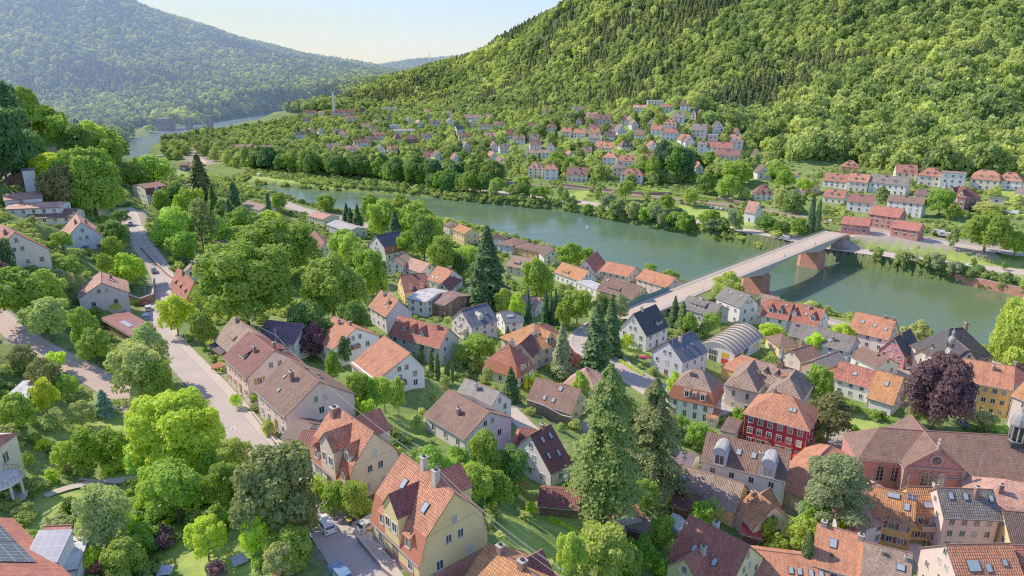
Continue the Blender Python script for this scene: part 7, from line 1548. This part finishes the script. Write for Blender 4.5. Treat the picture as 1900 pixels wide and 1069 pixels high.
# ---------------------------------------------------------------- vehicles
def car_parts(L=4.3, W=1.76, Hh=1.48, style='hatch'):
    prof = {'hatch': [(-.5,.30),(-.495,.62),(-.40,.72),(-.27,.76),(-.13,1.0),(.22,1.0),(.40,.93),(.485,.66),(.5,.32)], 'van': [(-.5,.3),(-.49,.55),(-.42,.6),(-.32,.98),(-.27,1.0),(.48,1.0),(.5,.95),(.5,.3)], 'sedan': [(-.5,.30),(-.495,.60),(-.38,.68),(-.24,.72),(-.10,.98),(.15,1.0),(.31,.74),(.47,.70),(.5,.34)]}[style]
    b = MB(); P = [(x*L, z*Hh) for x, z in prof]; zb = .22*Hh; n_ = len(P)
    def wy(z): t = max(0, (z/Hh-.62)/.38); return W/2*(1-.16*t) if style != 'van' else W/2*(1-.05*t)
    for (x0, z0), (x1, z1) in zip(P, P[1:]): b.quad_auto([(x0, -wy(z0), z0), (x1, -wy(z1), z1), (x1, wy(z1), z1), (x0, wy(z0), z0)])
    mid = .62*Hh
    for sy in (-1, 1):
        lo = [(x, sy*W/2, zb) for x, z in (P[0], P[-1])]
        b.face([(P[0][0], sy*W/2, zb), (P[-1][0], sy*W/2, zb)]+[(x, sy*wy(z), z) for x, z in P[::-1]])
    for x in (P[0][0], P[-1][0]): b.quad_auto([(x, -W/2, zb), (x, W/2, zb), (x, W/2, .33*Hh), (x, -W/2, .33*Hh)])
    body = b.mesh('body', [M['car']])
    g = MB()
    a0, a1 = [(P[i], P[i+1]) for i in range(n_-1) if P[i+1][1]-P[i][1] > .2*Hh*.9 and P[i][0] < 0][-1]
    def glassquad(p, q, y0, y1, o_=.02):
        d = Vector((q[0]-p[0], q[1]-p[1])).normalized(); nx_, nz_ = -d.y*o_, d.x*o_
        p2 = (p[0]*.9+q[0]*.1+nx_, p[1]*.9+q[1]*.1+nz_); q2 = (p[0]*.12+q[0]*.88+nx_, p[1]*.12+q[1]*.88+nz_)
        g.quad_auto([(p2[0], -y0, p2[1]), (q2[0], -y1, q2[1]), (q2[0], y1, q2[1]), (p2[0], y0, p2[1])])
    glassquad(a0, a1, W/2*.86, W/2*.76)
    if style != 'van':
        b0, b1 = P[-2], P[-3]; glassquad((b0[0], b0[1]), (b1[0], b1[1]), W/2*.82, W/2*.76, -.02) if False else g.quad_auto([(b0[0]*.98, -W/2*.8, b0[1]*1.06), (b0[0]*.98, W/2*.8, b0[1]*1.06), (b1[0]*1.05, W/2*.74, b1[1]*.985), (b1[0]*1.05, -W/2*.74, b1[1]*.985)])
    zl, zh = .66*Hh, .93*Hh; x0 = a0[0]+.35; x1 = a1[0]+.1; x2 = .30*L if style != 'van' else -.12*L; x3 = .40*L if style != 'van' else -.1*L
    for sy in (-1, 1):
        g.quad_auto([(x0, sy*(wy(zl)+.015), zl), (x3, sy*(wy(zl)+.015), zl), (x2, sy*(wy(zh)+.015), zh), (x1, sy*(wy(zh)+.015), zh)])
    glass = g.mesh('car_window', [M['carglass']])
    w = MB()
    for k in range(14):
        a0_, a1_ = 2*math.pi*k/14, 2*math.pi*(k+1)/14; r = .31
        for y_, f_ in ((-.1, 1), (.1, -1)):
            w.face([(0, y_, 0), (r*math.cos(a0_), y_, r*math.sin(a0_)), (r*math.cos(a1_), y_, r*math.sin(a1_))], 0); w.face([(0, y_*1.05, 0), (.19*math.cos(a0_), y_*1.05, .19*math.sin(a0_)), (.19*math.cos(a1_), y_*1.05, .19*math.sin(a1_))], 1)
        w.face([(r*math.cos(a0_), -.1, r*math.sin(a0_)), (r*math.cos(a1_), -.1, r*math.sin(a1_)), (r*math.cos(a1_), .1, r*math.sin(a1_)), (r*math.cos(a0_), .1, r*math.sin(a0_))], 0)
    wheel = w.mesh('wheel', [M['dark'], M['metalgrey']])
    hl = MB(); hl.box(-.04, .04, -.2, .2, -.07, .07); h1 = hl.mesh('headlight', [M['white']]); tl = MB(); tl.box(-.04, .04, -.15, .15, -.1, .1); t1 = tl.mesh('tail_light', [M['taill']])
    return dict(body=body, glass=glass, wheel=wheel, hl=h1, tl=t1, L=L, W=W, H=Hh)
t_ = NT('car_glass', .06, .8); t_.base((.04, .05, .06)); M['carglass'] = t_.m
t_ = NT('tail_lamp_red', .3, .5); t_.base((.4, .02, .02)); M['taill'] = t_.m
CARS = dict(hatch=car_parts(), sedan=car_parts(4.6, 1.8, 1.42, 'sedan'), van=car_parts(5.2, 2.0, 2.1, 'van'))
def car_at(x, y, z, rz, col_, label, style='hatch', group=None, detail=True, name='parked_car', cat='car', s=1):
    q = CARS[style]; root = empty(name, (x, y, z), rz, label, cat, group); root.scale = (s, s, s); obj('body', q['body'], root, col_); obj('car_window', q['glass'], root)
    for sx in (-.31, .30):
        for sy in (-1, 1): obj('wheel', q['wheel'], root, None, (sx*q['L'], sy*(q['W']/2-.08), .31))
    if detail:
        for sy in (-1, 1): obj('headlight', q['hl'], root, None, (-q['L']/2+.02, sy*q['W']*.34, .5*q['H'])); obj('tail_light', q['tl'], root, None, (q['L']/2-.02, sy*q['W']*.38, .52*q['H']))
    return root
def car_px(px, py, qx, qy, *a, **k):
    g = hit(px, py); h = hit(qx, qy); zz = k.pop('dz', .1); car_at(g.x, g.y, g.z+zz, math.atan2(h.y-g.y, h.x-g.x), *a, **k)
car_px(688,978, 645,1003, (.52,.50,.48), 'silver grey car parked on the drive between both mansard houses', 'hatch')
car_px(605,981, 640,1025, (.75,.76,.78), 'white car on the street beneath the olive tree with its red tail lights towards us', 'hatch', dz=.11)
car_px(632,1072, 655,1100, (.12,.22,.42), 'blue car cut by the bottom edge on the main street', 'hatch', dz=.11)
car_px(271,592, 275,612, (.35,.45,.55), 'light blue car parked nearest on the street bend', 'hatch', dz=.11)
car_px(276,576, 279,594, (.60,.62,.62), 'pale silver car parked behind the light blue one at the bend', 'hatch', dz=.11)
car_px(262,566, 280,569, (.25,.05,.06), 'dark red car parked across under the terrace at the bend', 'hatch', dz=.3)
car_px(286,506, 282,490, (.06,.07,.10), 'dark car parked below the yellow-green tree', 'hatch', dz=.11)
car_px(1352,742, 1360,720, (.75,.72,.66), 'cream camper van in the yard left of the cream villa', 'van', name='camper_van', cat='camper van', dz=.12, s=1.25)
car_px(1356,722, 1375,716, (.16,.24,.38), 'blue car beside the camper in the villa yard', 'hatch')
car_px(1593,424, 1620,428, (.06,.38,.72), 'bright blue delivery van before the station', 'van', name='delivery_van', cat='van', dz=.12)
car_px(1345,427, 1370,433, (.62,.02,.03), 'bright red car driving on the river road', 'sedan', dz=.12, name='moving_car')
car_px(1456,444, 1475,447, (.75,.75,.75), 'white van on the river road just left of the bridge', 'van', dz=.12, name='delivery_van', cat='van', s=.9)
car_px(1621,468, 1640,472, (.05,.05,.07), 'black car on the river road just right of the bridge', 'sedan', dz=.12, name='moving_car')
car_px(1694,478, 1715,483, (.35,.36,.38), 'grey car on the river road, middle one downstream of the bridge', 'sedan', dz=.12, name='moving_car')
car_px(1800,495, 1820,500, (.70,.72,.75), 'white car on the river road near the clipped bush', 'sedan', dz=.12, name='moving_car')
car_px(1072,376, 1090,378, (.10,.12,.16), 'dark car on the river road upstream', 'sedan', dz=.12, name='moving_car')
car_px(1540,412, 1545,402, (.7,.7,.7), 'white car parked before the station forecourt', 'hatch')
car_px(1568,418, 1580,419, (.10,.11,.2), 'dark blue car parked left of the blue van', 'hatch')
car_px(1466,386, 1480,389, (.06,.06,.08), 'black car beside the railway near the chapel', 'hatch')
for i, (px, py, c_) in enumerate(((1265,378,(.06,.06,.07)),(1275,380,(.3,.05,.05)),(1319,386,(.6,.6,.6)),(1330,388,(.7,.7,.72)),(1338,389,(.65,.66,.7)),(1350,391,(.2,.2,.22)))):
    car_px(px, py, px+4, py-6, c_, f"{['black','dark red','grey','white','pale grey','dark grey'][i]} car in the parking row above the river road", 'hatch', group='cars parked above the river road', detail=False)
for i, (px, py, c_) in enumerate(((1740,436,(.75,.76,.78)),(1752,440,(.75,.72,.7)),(1862,396,(.5,.4,.4)),(1880,398,(.75,.75,.75)))):
    car_px(px, py, px+10, py+2, c_, ['white camper parked at the right end of the station','cream camper parked second beyond the station','pinkish grey car on the far right parking area','white van on the far right parking area'][i], 'van' if i in (0,1,3) else 'hatch', detail=False, dz=.3, s=1.2 if i < 2 else 1, cat='van' if i != 2 else 'car')
car_px(1245,735, 1262,745, (.78,.78,.76), 'white car half hidden by spruce on the town street', 'hatch', dz=.12)
car_px(1678,682, 1690,690, (.7,.72,.75), 'white car below the hot pink house', 'hatch')
car_px(1352,875, 1352,875.01, (.5,.02,.03), 'x', 'hatch') if False else None
car_px(1785,790, 1795,800, (.08,.10,.14), 'dark car in the shade of the purple beech', 'hatch')
car_px(1098,604, 1108,600, (.55,.1,.08), 'red car on the town street near the bridge ramp', 'hatch', dz=.12)
car_px(1082,650, 1078,640, (.7,.7,.72), 'white car on the wide junction of the town street', 'sedan', dz=.12)
car_px(243,418, 236,408, (.3,.42,.6), 'blue car parked on the right side of the paved turning place', 'hatch', dz=.12)
car_px(1850,664, 1862,667, (.2,.2,.22), 'dark car on the quay road right of the old church', 'sedan', dz=.12)
car_px(600,404, 612,407, (.55,.56,.6), 'silver car on the riverside street upstream', 'hatch', dz=.12)
# long lorry trailer on the river road
g = hit(1158,391); h = hit(1178,395); b = MB(); b.box(-6, 6, -1.25, 1.25, 1.1, 3.8); r_ = empty('lorry', (g.x, g.y, g.z+.1), math.atan2(h.y-g.y, h.x-g.x), 'long white lorry driving on the river road behind the bank trees', 'lorry'); b.build('trailer', [M['white']], r_)
b = MB(); b.box(-8.4, -6.3, -1.2, 1.2, .7, 3.0); b.build('cab', [M['oc']], r_, (.55,.56,.6))
for sx in (-7.4, -4, 3.5, 4.7):
    for sy in (-1.1, 1.1): obj('wheel', CARS['hatch']['wheel'], r_, None, (sx, sy, .5), None, (1.6, 1.4, 1.6))
# ---------------------------------------------------------------- person walking before the yellow house
def person():
    g = hit(713, 1029); g2 = hit(722, 1045); z = H(g.x, g.y)+.02; root = empty('person', (g.x, g.y, z), 0, 'person in blue top and dark trousers walking in front of the yellow mansard house', 'person')
    J = [(0,0,.95),(0,0,1.15),(0,.02,1.38),(0,.03,1.50),(0,.03,1.60),(0,.05,1.72), (-.10,0,.90),(-.12,.12,.52),(-.12,-.05,.10),(-.12,.10,.04), (.10,0,.90),(.13,-.14,.50),(.13,-.36,.12),(.13,-.24,.05),
         (-.20,.02,1.40),(-.28,-.10,1.14),(-.27,.02,.90),(.20,.02,1.40),(.29,.10,1.14),(.27,.28,.96),(-.27,.05,.82),(.27,.34,.90)]
    E = [(0,1),(1,2),(2,3),(3,4),(4,5),(0,6),(6,7),(7,8),(8,9),(0,10),(10,11),(11,12),(12,13),(2,14),(14,15),(15,16),(2,17),(17,18),(18,19),(16,20),(19,21)]
    Rr = [.15,.14,.17,.06,.09,.10,.10,.07,.05,.045,.10,.07,.05,.045,.07,.05,.04,.07,.05,.04,.035,.035]
    me = bpy.data.meshes.new('body'); me.from_pydata(J, E, []); o = obj('body', me, root, (.22,.30,.45)); me.materials.append(M['person'])
    m = o.modifiers.new('skin', 'SKIN'); sv = me.skin_vertices[0].data
    for i, r in enumerate(Rr): sv[i].radius = (r, r*.8)
    sv[0].use_root = True; s_ = o.modifiers.new('sub', 'SUBSURF'); s_.levels = 1; s_.render_levels = 1
    b = MB(); b.lathe([(0, -.04), (.09, -.02), (.115, .06), (.08, .13), (0, .15)], (0, 0, 0), 10); q = b.build('hair', [M['dark']], root); q.location = (0, .03, 1.68)
    root.rotation_euler = (0, 0, .7)
t_ = NT('clothing', .8, .2); sx = t_.n('ShaderNodeSeparateXYZ'); t_.l(t_.coord('Object'), sx.inputs[0])
t_.base(t_.ramp(sx.outputs[2] if False else t_.math('DIVIDE', sx.outputs[2], 1.8), [(.0, (.03,.03,.05)), (.50, (.03,.03,.05)), (.51, (.20,.28,.42)), (.83, (.20,.28,.42)), (.84, (.55,.35,.26)), (1, (.55,.35,.26))])); M['person'] = t_.m
person()
def walker(s_, off, label, colr, rz):
    p = BR[1][:2]+BR[2]*s_+BR[3]*off; src = [o for o in bpy.data.objects if o.name == 'person'][0]; c_ = src.copy(); COL.objects.link(c_); c_.location = (p[0], p[1], BR[5](s_)+.18); c_.rotation_euler = (0, 0, rz); c_['label'] = label
    for ch in src.children: d_ = ch.copy(); COL.objects.link(d_); d_.parent = c_
walker(118, -4.6, 'person walking on the downstream footway of the bridge above the gap between both piers', None, 2.3); walker(152, -4.7, 'person on the downstream footway of the bridge near its far end', None, 2.3)
# ---------------------------------------------------------------- road number near the big tree, cables, small garden things
L = roads['main_street'][0]
def on_road(px, py): g = hit(px, py); return g
g = on_road(434, 797); k_ = int(np.argmin(np.hypot(L[:, 0]-g.x, L[:, 1]-g.y))); T = (L[min(k_+2, len(L)-1), :2]-L[k_-2, :2]); T /= np.hypot(*T)
def road_mark(strokes, label):
    mb = MB(); c0 = np.array([g.x, g.y]); up = T if T[1] > 0 else -T; rt = np.array([up[1], -up[0]])
    for (x0, y0, x1, y1) in strokes:
        a = np.array([x0, y0], float); c_ = np.array([x1, y1], float); d = (c_-a)/np.hypot(*(c_-a)); n_ = np.array([-d[1], d[0]])*.11; a = a-d*.11; c_ = c_+d*.11
        q = [a-n_, c_-n_, c_+n_, a+n_]; mb.face([(*(c0+rt*p[0]+up*p[1]), L[k_, 2]+.122) for p in q])
    o = mb.build('road_marking', [M['paint']]); o['kind'] = 'structure'
road_mark([(-1.6,1.5,-.3,1.5),(-.3,1.5,-.3,0),(-.3,0,-1.5,-.1),(.3,-1.2,.3,1.2),(.3,-1.2,1.5,-.9),(-1.5,-.1,-1.5,-1.2)], '')
def cable(p, q, sag, label, r=.018, name='power_cable'):
    b = MB(); n_ = 16; P = [Vector(p).lerp(Vector(q), i/n_)-Vector((0, 0, sag*4*(i/n_)*(1-i/n_))) for i in range(n_+1)]
    for a, c_ in zip(P, P[1:]): b.bar(a, c_, r, 0, 4)
    tag(b.build(name, [M['kerb']]), label, 'cable', 'overhead cables across the roofs')
def roofpt(px, py, off): return hit(px, py, off)
A1 = roofpt(512, 622, 12); A0 = roofpt(453, 588, 13); A2 = roofpt(760, 835, 13)
cable(A0, A1, .3, 'thin overhead cable from the great trees to the roof mast'); cable(A1, A2, 1.2, 'long overhead cable running over the brown roof to the beige mansard house')
A3 = roofpt(812, 878, 14)
for i, (dx, dz) in enumerate(((0, 0), (.25, .3), (.5, .1), (.2, -.25))):
    cable(A3+Vector((dx, 0, dz)), roofpt(1040, 1069, 12)+Vector((dx*1.5, dx, dz*1.5)), .8, 'overhead cable of the bundle leaving the rear chimney of the yellow mansard house')
def mast(px, py, off, h, label):
    g = roofpt(px, py, off); b = MB(); b.bar((0, 0, -2.5), (0, 0, h), .05, 0, 5); b.bar((-.5, 0, h*.8), (.5, 0, h*.8), .025, 0, 4); b.bar((-.35, .3, h*.6), (.35, -.3, h*.6), .025, 0, 4); o = tag(b.build('roof_mast', [M['metalgrey']]), label, 'mast'); o.location = g
mast(512, 628, 9, 2.6, 'thin antenna mast on the red roof beside the orange shutters'); mast(812, 885, 12, 2.0, 'cable mast at the rear ridge of the yellow mansard house'); mast(470, 600, 9.5, 2.2, 'antenna mast on the mottled tan roof'); mast(1817, 868, 15, 3.5, 'tall thin antenna on the church roof'); mast(1683, 905, 13, 3, 'thin antenna between church and orange terrace roofs')
mast(549, 735, 9.5, 2.6, 'thin antenna mast on the brown roof'); mast(1247, 640, 11, 2.5, 'antenna on the blue-black roof')
# poles and lamps
def lamp_px(px, py, lab, s=1, rz=0): g = hit(px, py); lamp(g.x, g.y, g.z, rz, lab, 'street lamps', s)
lamp_px(347, 645, 'grey street lamp on the pavement beside the dark shed', .9, 2.5); lamp_px(123, 888, 'short white lamp post beside the curved garden wall', .45, 0); lamp_px(1710, 1050, 'slim lamp in the lane at the foot of the orange house', .9, 1); lamp_px(1712, 478, 'tall lamp post on the river road', 1.6, 0); lamp_px(1670, 465, 'tall lamp post left of the middle car on the river road', 1.4, 0)
lamp_px(1830, 655, 'slim lamp on the quay right of the old church', 1, 2); lamp_px(272, 560, 'street lamp at the terrace wall of the bend', .9, 0); lamp_px(1283, 515, 'thin lamp beside the upstream side of the bridge ramp', 1.1, 0)
# garden furniture and frames
def slab_px(px, py, w, d, h, rz, tilt, mat, nm, label, cat, legs=True):
    g = hit(px, py); root = empty(nm, g, rz, label, cat); b = MB(); b.box(-w/2, w/2, -d/2, d/2, 0, .06); o = b.build('top', [M[mat]], root); o.location = (0, 0, h); o.rotation_euler = (tilt, 0, 0)
    if legs:
        for sx in (-1, 1):
            for sy in (-1, 1): lb = MB(); lb.bar((sx*w*.42, sy*d*.42, -.3), (sx*w*.42, sy*d*.42, h+.02+math.tan(tilt)*sy*d*.42), .04, 0, 4); lb.build('leg', [M['metalgrey']], root)
slab_px(445, 1046, 1.9, 1.7, .7, .6, .25, 'solarl', 'solar_table', 'tilted pale solar table on the shaded lower garden lawn', 'solar panel'); slab_px(308, 1066, 1.9, 1.6, .7, .2, .2, 'solarl', 'solar_table', 'tilted pale solar table at the bottom edge of the garden', 'solar panel')
slab_px(405, 690, 2.6, 1.8, 1.6, .7, .2, 'roof2', 'wood_shelter', 'small orange-roofed log shelter in front of the red-roofed house', 'shelter'); slab_px(1336, 862, 2.2, 2.0, 1.6, .3, .25, 'redcloth', 'parasol', 'bright red awning beside the crimson apartment house', 'awning')if False else None
t_ = NT('red_cloth', .8, .2); t_.base((.6, .03, .04)); M['redcloth'] = t_.m
def parasol(px, py, r, h, label, colr):
    g = hit(px, py); root = empty('parasol', g, 0, label, 'parasol'); b = MB(); b.lathe([(r, h-.5), (r*.5, h-.2), (0, h)], (0, 0, 0), 8); b.build('canopy', [M['oc']], root, colr); b = MB(); b.bar((0, 0, -.2), (0, 0, h-.05), .04, 0, 5); b.build('pole', [M['metalgrey']], root)
parasol(1481, 862, 1.6, 2.5, 'bright red parasol at the right foot of the crimson apartment house', (.62,.02,.03)); parasol(1195, 672, 1.7, 2.2, 'dark red parasol beside the white house with blue-black roof', (.45,.03,.06)); parasol(135, 880, 1.0, 2.6, 'closed orange parasol in the lower left garden', (.55,.22,.1)) 
def greenhouse():
    g = hit(1262, 992); root = empty('greenhouse', g, .5, 'small glass greenhouse left of the lemon house', 'greenhouse'); w, l, h = 3.4, 5, 2.3; b = MB(); b.box(-w/2, w/2, -l/2, l/2, 0, h); b.build('glazing', [M['ghouse']], root)
    b = MB(); q = [(-w/2-.1, -l/2-.1, h), (0, -l/2-.1, h+1), (0, l/2+.1, h+1), (-w/2-.1, l/2+.1, h)]; b.quad_auto(q); b.quad_auto([(-x, y, z) for x, y, z in q], 0, True); b.build('roof', [M['ghouse']], root)
    b = MB()
    for sx in (-1, 1):
        for sy in (-1, 0, 1): b.bar((sx*w/2, sy*l/2, -.4), (sx*w/2, sy*l/2, h), .06, 0, 4); b.bar((sx*w/2, sy*l/2, h), (0, sy*l/2, h+1.03), .05, 0, 4)
    b.build('frame', [M['white']], root)
greenhouse()
def log_pile(px, py, label):
    g = hit(px, py); b = MB(); r_ = random.Random(4)
    for i in range(60):
        x = r_.uniform(-.9, .9); z = r_.uniform(.05, 1.5)*(1-abs(x)*.5); b.bar((x, -.6+r_.uniform(-.1, .1), z), (x+r_.uniform(-.1, .1), .6, z), .09, 0, 6)
    o = tag(b.build('log_pile', [M['wood']]), label, 'log pile'); o.location = g
log_pile(1010, 950, 'stacked log pile on the shaded lawn behind the yellow mansard house')
def bins(px, py, colr, label): g = hit(px, py); r_ = empty('wheelie_bin', g, .6, label, 'bin'); b = MB(); b.box(-.3, .3, -.35, .35, 0, .95); b.build('body', [M['oc']], r_, (.05,.05,.05)); b = MB(); b.box(-.32, .32, -.38, .38, .95, 1.03); b.build('lid', [M['oc']], r_, colr)
bins(648, 975, (.75,.55,.03), 'bin with yellow lid beside the silver grey car'); bins(655, 968, (.3,.12,.08), 'bin with brown lid beside the silver grey car')
# villa balcony with columns at the left edge
def rotunda():
    g = hit(18, 925); g.z = H(g.x, g.y); root = empty('garden_villa', g, 0, 'white villa end with round columned balcony at the lower left edge', 'villa')
    b = MB(); b.box(-12, -2.2, -5, 7, -3, 7.5); b.build('wall', [M['wall']], root, C['cream']); b = MB(); b.lathe([(0, 2.9), (3.2, 2.9), (3.2, 3.25), (0, 3.25)], (-1.2, 0, 0), 20); b.build('balcony_slab', [M['white']], root)
    b = MB(); b.lathe([(3.4, 0.0), (3.4, .35), (0, .35)], (-1.2, 0, -.2), 20); b.build('terrace', [M['conc']], root)
    for a in (-1.2, -.4, .4, 1.2): b = MB(); b.bar((-1.2+2.9*math.cos(a), 2.9*math.sin(a), 0), (-1.2+2.9*math.cos(a), 2.9*math.sin(a), 2.95), .2, 0, 10, .17); b.build('column', [M['white']], root)
    b = MB()
    for i in range(20):
        a = -1.9+3.8*i/19; b.bar((-1.2+3.1*math.cos(a), 3.1*math.sin(a), 3.2), (-1.2+3.1*math.cos(a), 3.1*math.sin(a), 4.15), .04, 0, 4)
    for i in range(19):
        a, c_ = -1.9+3.8*i/19, -1.9+3.8*(i+1)/19; b.bar((-1.2+3.1*math.cos(a), 3.1*math.sin(a), 4.15), (-1.2+3.1*math.cos(c_), 3.1*math.sin(c_), 4.15), .06, 0, 4)
    b.build('balustrade', [M['sand']], root); b = MB(); b.quad_auto([(-12.5, -5.5, 7.4), (-1.7, -5.5, 7.4), (-4, 1, 10), (-12.5, 1, 10)]); b.quad_auto([(-1.7, -5.5, 7.4), (-1.7, 7.5, 7.4), (-4, 1, 10)]); b.build('roof', [M['tile']], root, C['rsal'])
    for z in (1, 4.4): window(root, -2.19, 3.8, z+.6, math.pi/2, 1.2, 1.6)
rotunda()
# camp site caravans and river buoy
for i, (px, py) in enumerate(((298,293),(345,316),(480,327))):
    g = hit(px, py); r_ = empty('caravan', g, i, ['white caravan left of the red-brown camp building','white caravan below the red-brown camp building','white caravan on the riverside meadow'][i], 'caravan'); b = MB(); b.box(-3, 3, -1.2, 1.2, .5, 2.7); b.build('body', [M['white']], r_)
    for sy in (-1.1, 1.1): obj('wheel', CARS['hatch']['wheel'], r_, None, (0, sy, .35))
    b = MB(); b.box(-1.6, 1.6, -1.23, 1.23, 1.5, 2.2); b.build('window', [M['carglass']], r_)
x, y = at_z(1090, 422, .3); b = MB(); b.lathe([(0, -.3), (.8, -.2), (.8, .5), (.2, .8), (.12, 2.2), (0, 2.3)], (0, 0, 0), 10); o = tag(b.build('buoy', [M['white']]), 'white buoy floating in mid river', 'buoy'); o.location = (x, y, 0)
# ---------------------------------------------------------------- haze in the distant valley, sky, sun
hz = MB(); pl = [(-6000, 700), (-470, 700), (-420, 1400), (-330, 2100), (600, 2900), (900, 3600), (-6000, 3600)]
hz.face([(x, y, -8) for x, y in pl[::-1]]); hz.face([(x, y, 340) for x, y in pl])
for (x0, y0), (x1, y1) in zip(pl, pl[1:]+pl[:1]): hz.face([(x0, y0, -8), (x1, y1, -8), (x1, y1, 340), (x0, y0, 340)])
hm = bpy.data.materials.new('haze'); hm.use_nodes = True; nt = hm.node_tree; nt.nodes.clear(); ou = nt.nodes.new('ShaderNodeOutputMaterial'); vs = nt.nodes.new('ShaderNodeVolumeScatter')
vs.inputs['Color'].default_value = (.34, .50, 1.0, 1); vs.inputs['Density'].default_value = HAZE; vs.inputs['Anisotropy'].default_value = .0; nt.links.new(vs.outputs[0], ou.inputs['Volume'])
ho = hz.build('haze', [hm]); ho['kind'] = 'structure'
w = bpy.data.worlds.new('World'); sc.world = w; w.use_nodes = True; nt = w.node_tree; bg = nt.nodes['Background']; sk = nt.nodes.new('ShaderNodeTexSky'); sk.sky_type = 'NISHITA'; sk.sun_disc = False
AZ_TRAVEL = R(-27); EL = R(41)
sun_dir = Vector((-math.cos(AZ_TRAVEL)*math.cos(EL), -math.sin(AZ_TRAVEL)*math.cos(EL), math.sin(EL)))   # towards the sun
sk.sun_elevation = EL; sk.sun_rotation = math.atan2(sun_dir.x, sun_dir.y); sk.altitude = 150; sk.air_density = 1.0; sk.dust_density = .3; sk.ozone_density = 4.0
mxk = nt.nodes.new('ShaderNodeMix'); mxk.data_type = 'RGBA'; mxk.blend_type = 'MULTIPLY'; mxk.inputs[0].default_value = 1; mxk.inputs[7].default_value = (.89, .93, 1.13, 1); nt.links.new(sk.outputs[0], mxk.inputs[6]); nt.links.new(mxk.outputs[2], bg.inputs[0]); bg.inputs[1].default_value = SKY
sl = bpy.data.lights.new('sun', 'SUN'); sl.energy = SUN; sl.angle = R(.55); sl.color = (1, .90, .74); so = bpy.data.objects.new('sun', sl); COL.objects.link(so); so.rotation_euler = sun_dir.to_track_quat('Z', 'Y').to_euler()
sc.view_settings.view_transform = 'Standard'; sc.view_settings.look = 'None'; sc.view_settings.exposure = 0; sc.view_settings.gamma = GAM
cy = sc.cycles; cy.max_bounces = 6; cy.diffuse_bounces = 4; cy.glossy_bounces = 3; cy.transmission_bounces = 3; cy.volume_bounces = 1; cy.transparent_max_bounces = 4; cy.use_denoising = False; sc.render.filter_size = 1.15; cy.pixel_filter_type = 'BLACKMAN_HARRIS'; cy.filter_width = 1.15; cy.use_adaptive_sampling = True; cy.adaptive_threshold = .006; cy.caustics_reflective = False; cy.caustics_refractive = False
print('objects', len(bpy.data.objects))
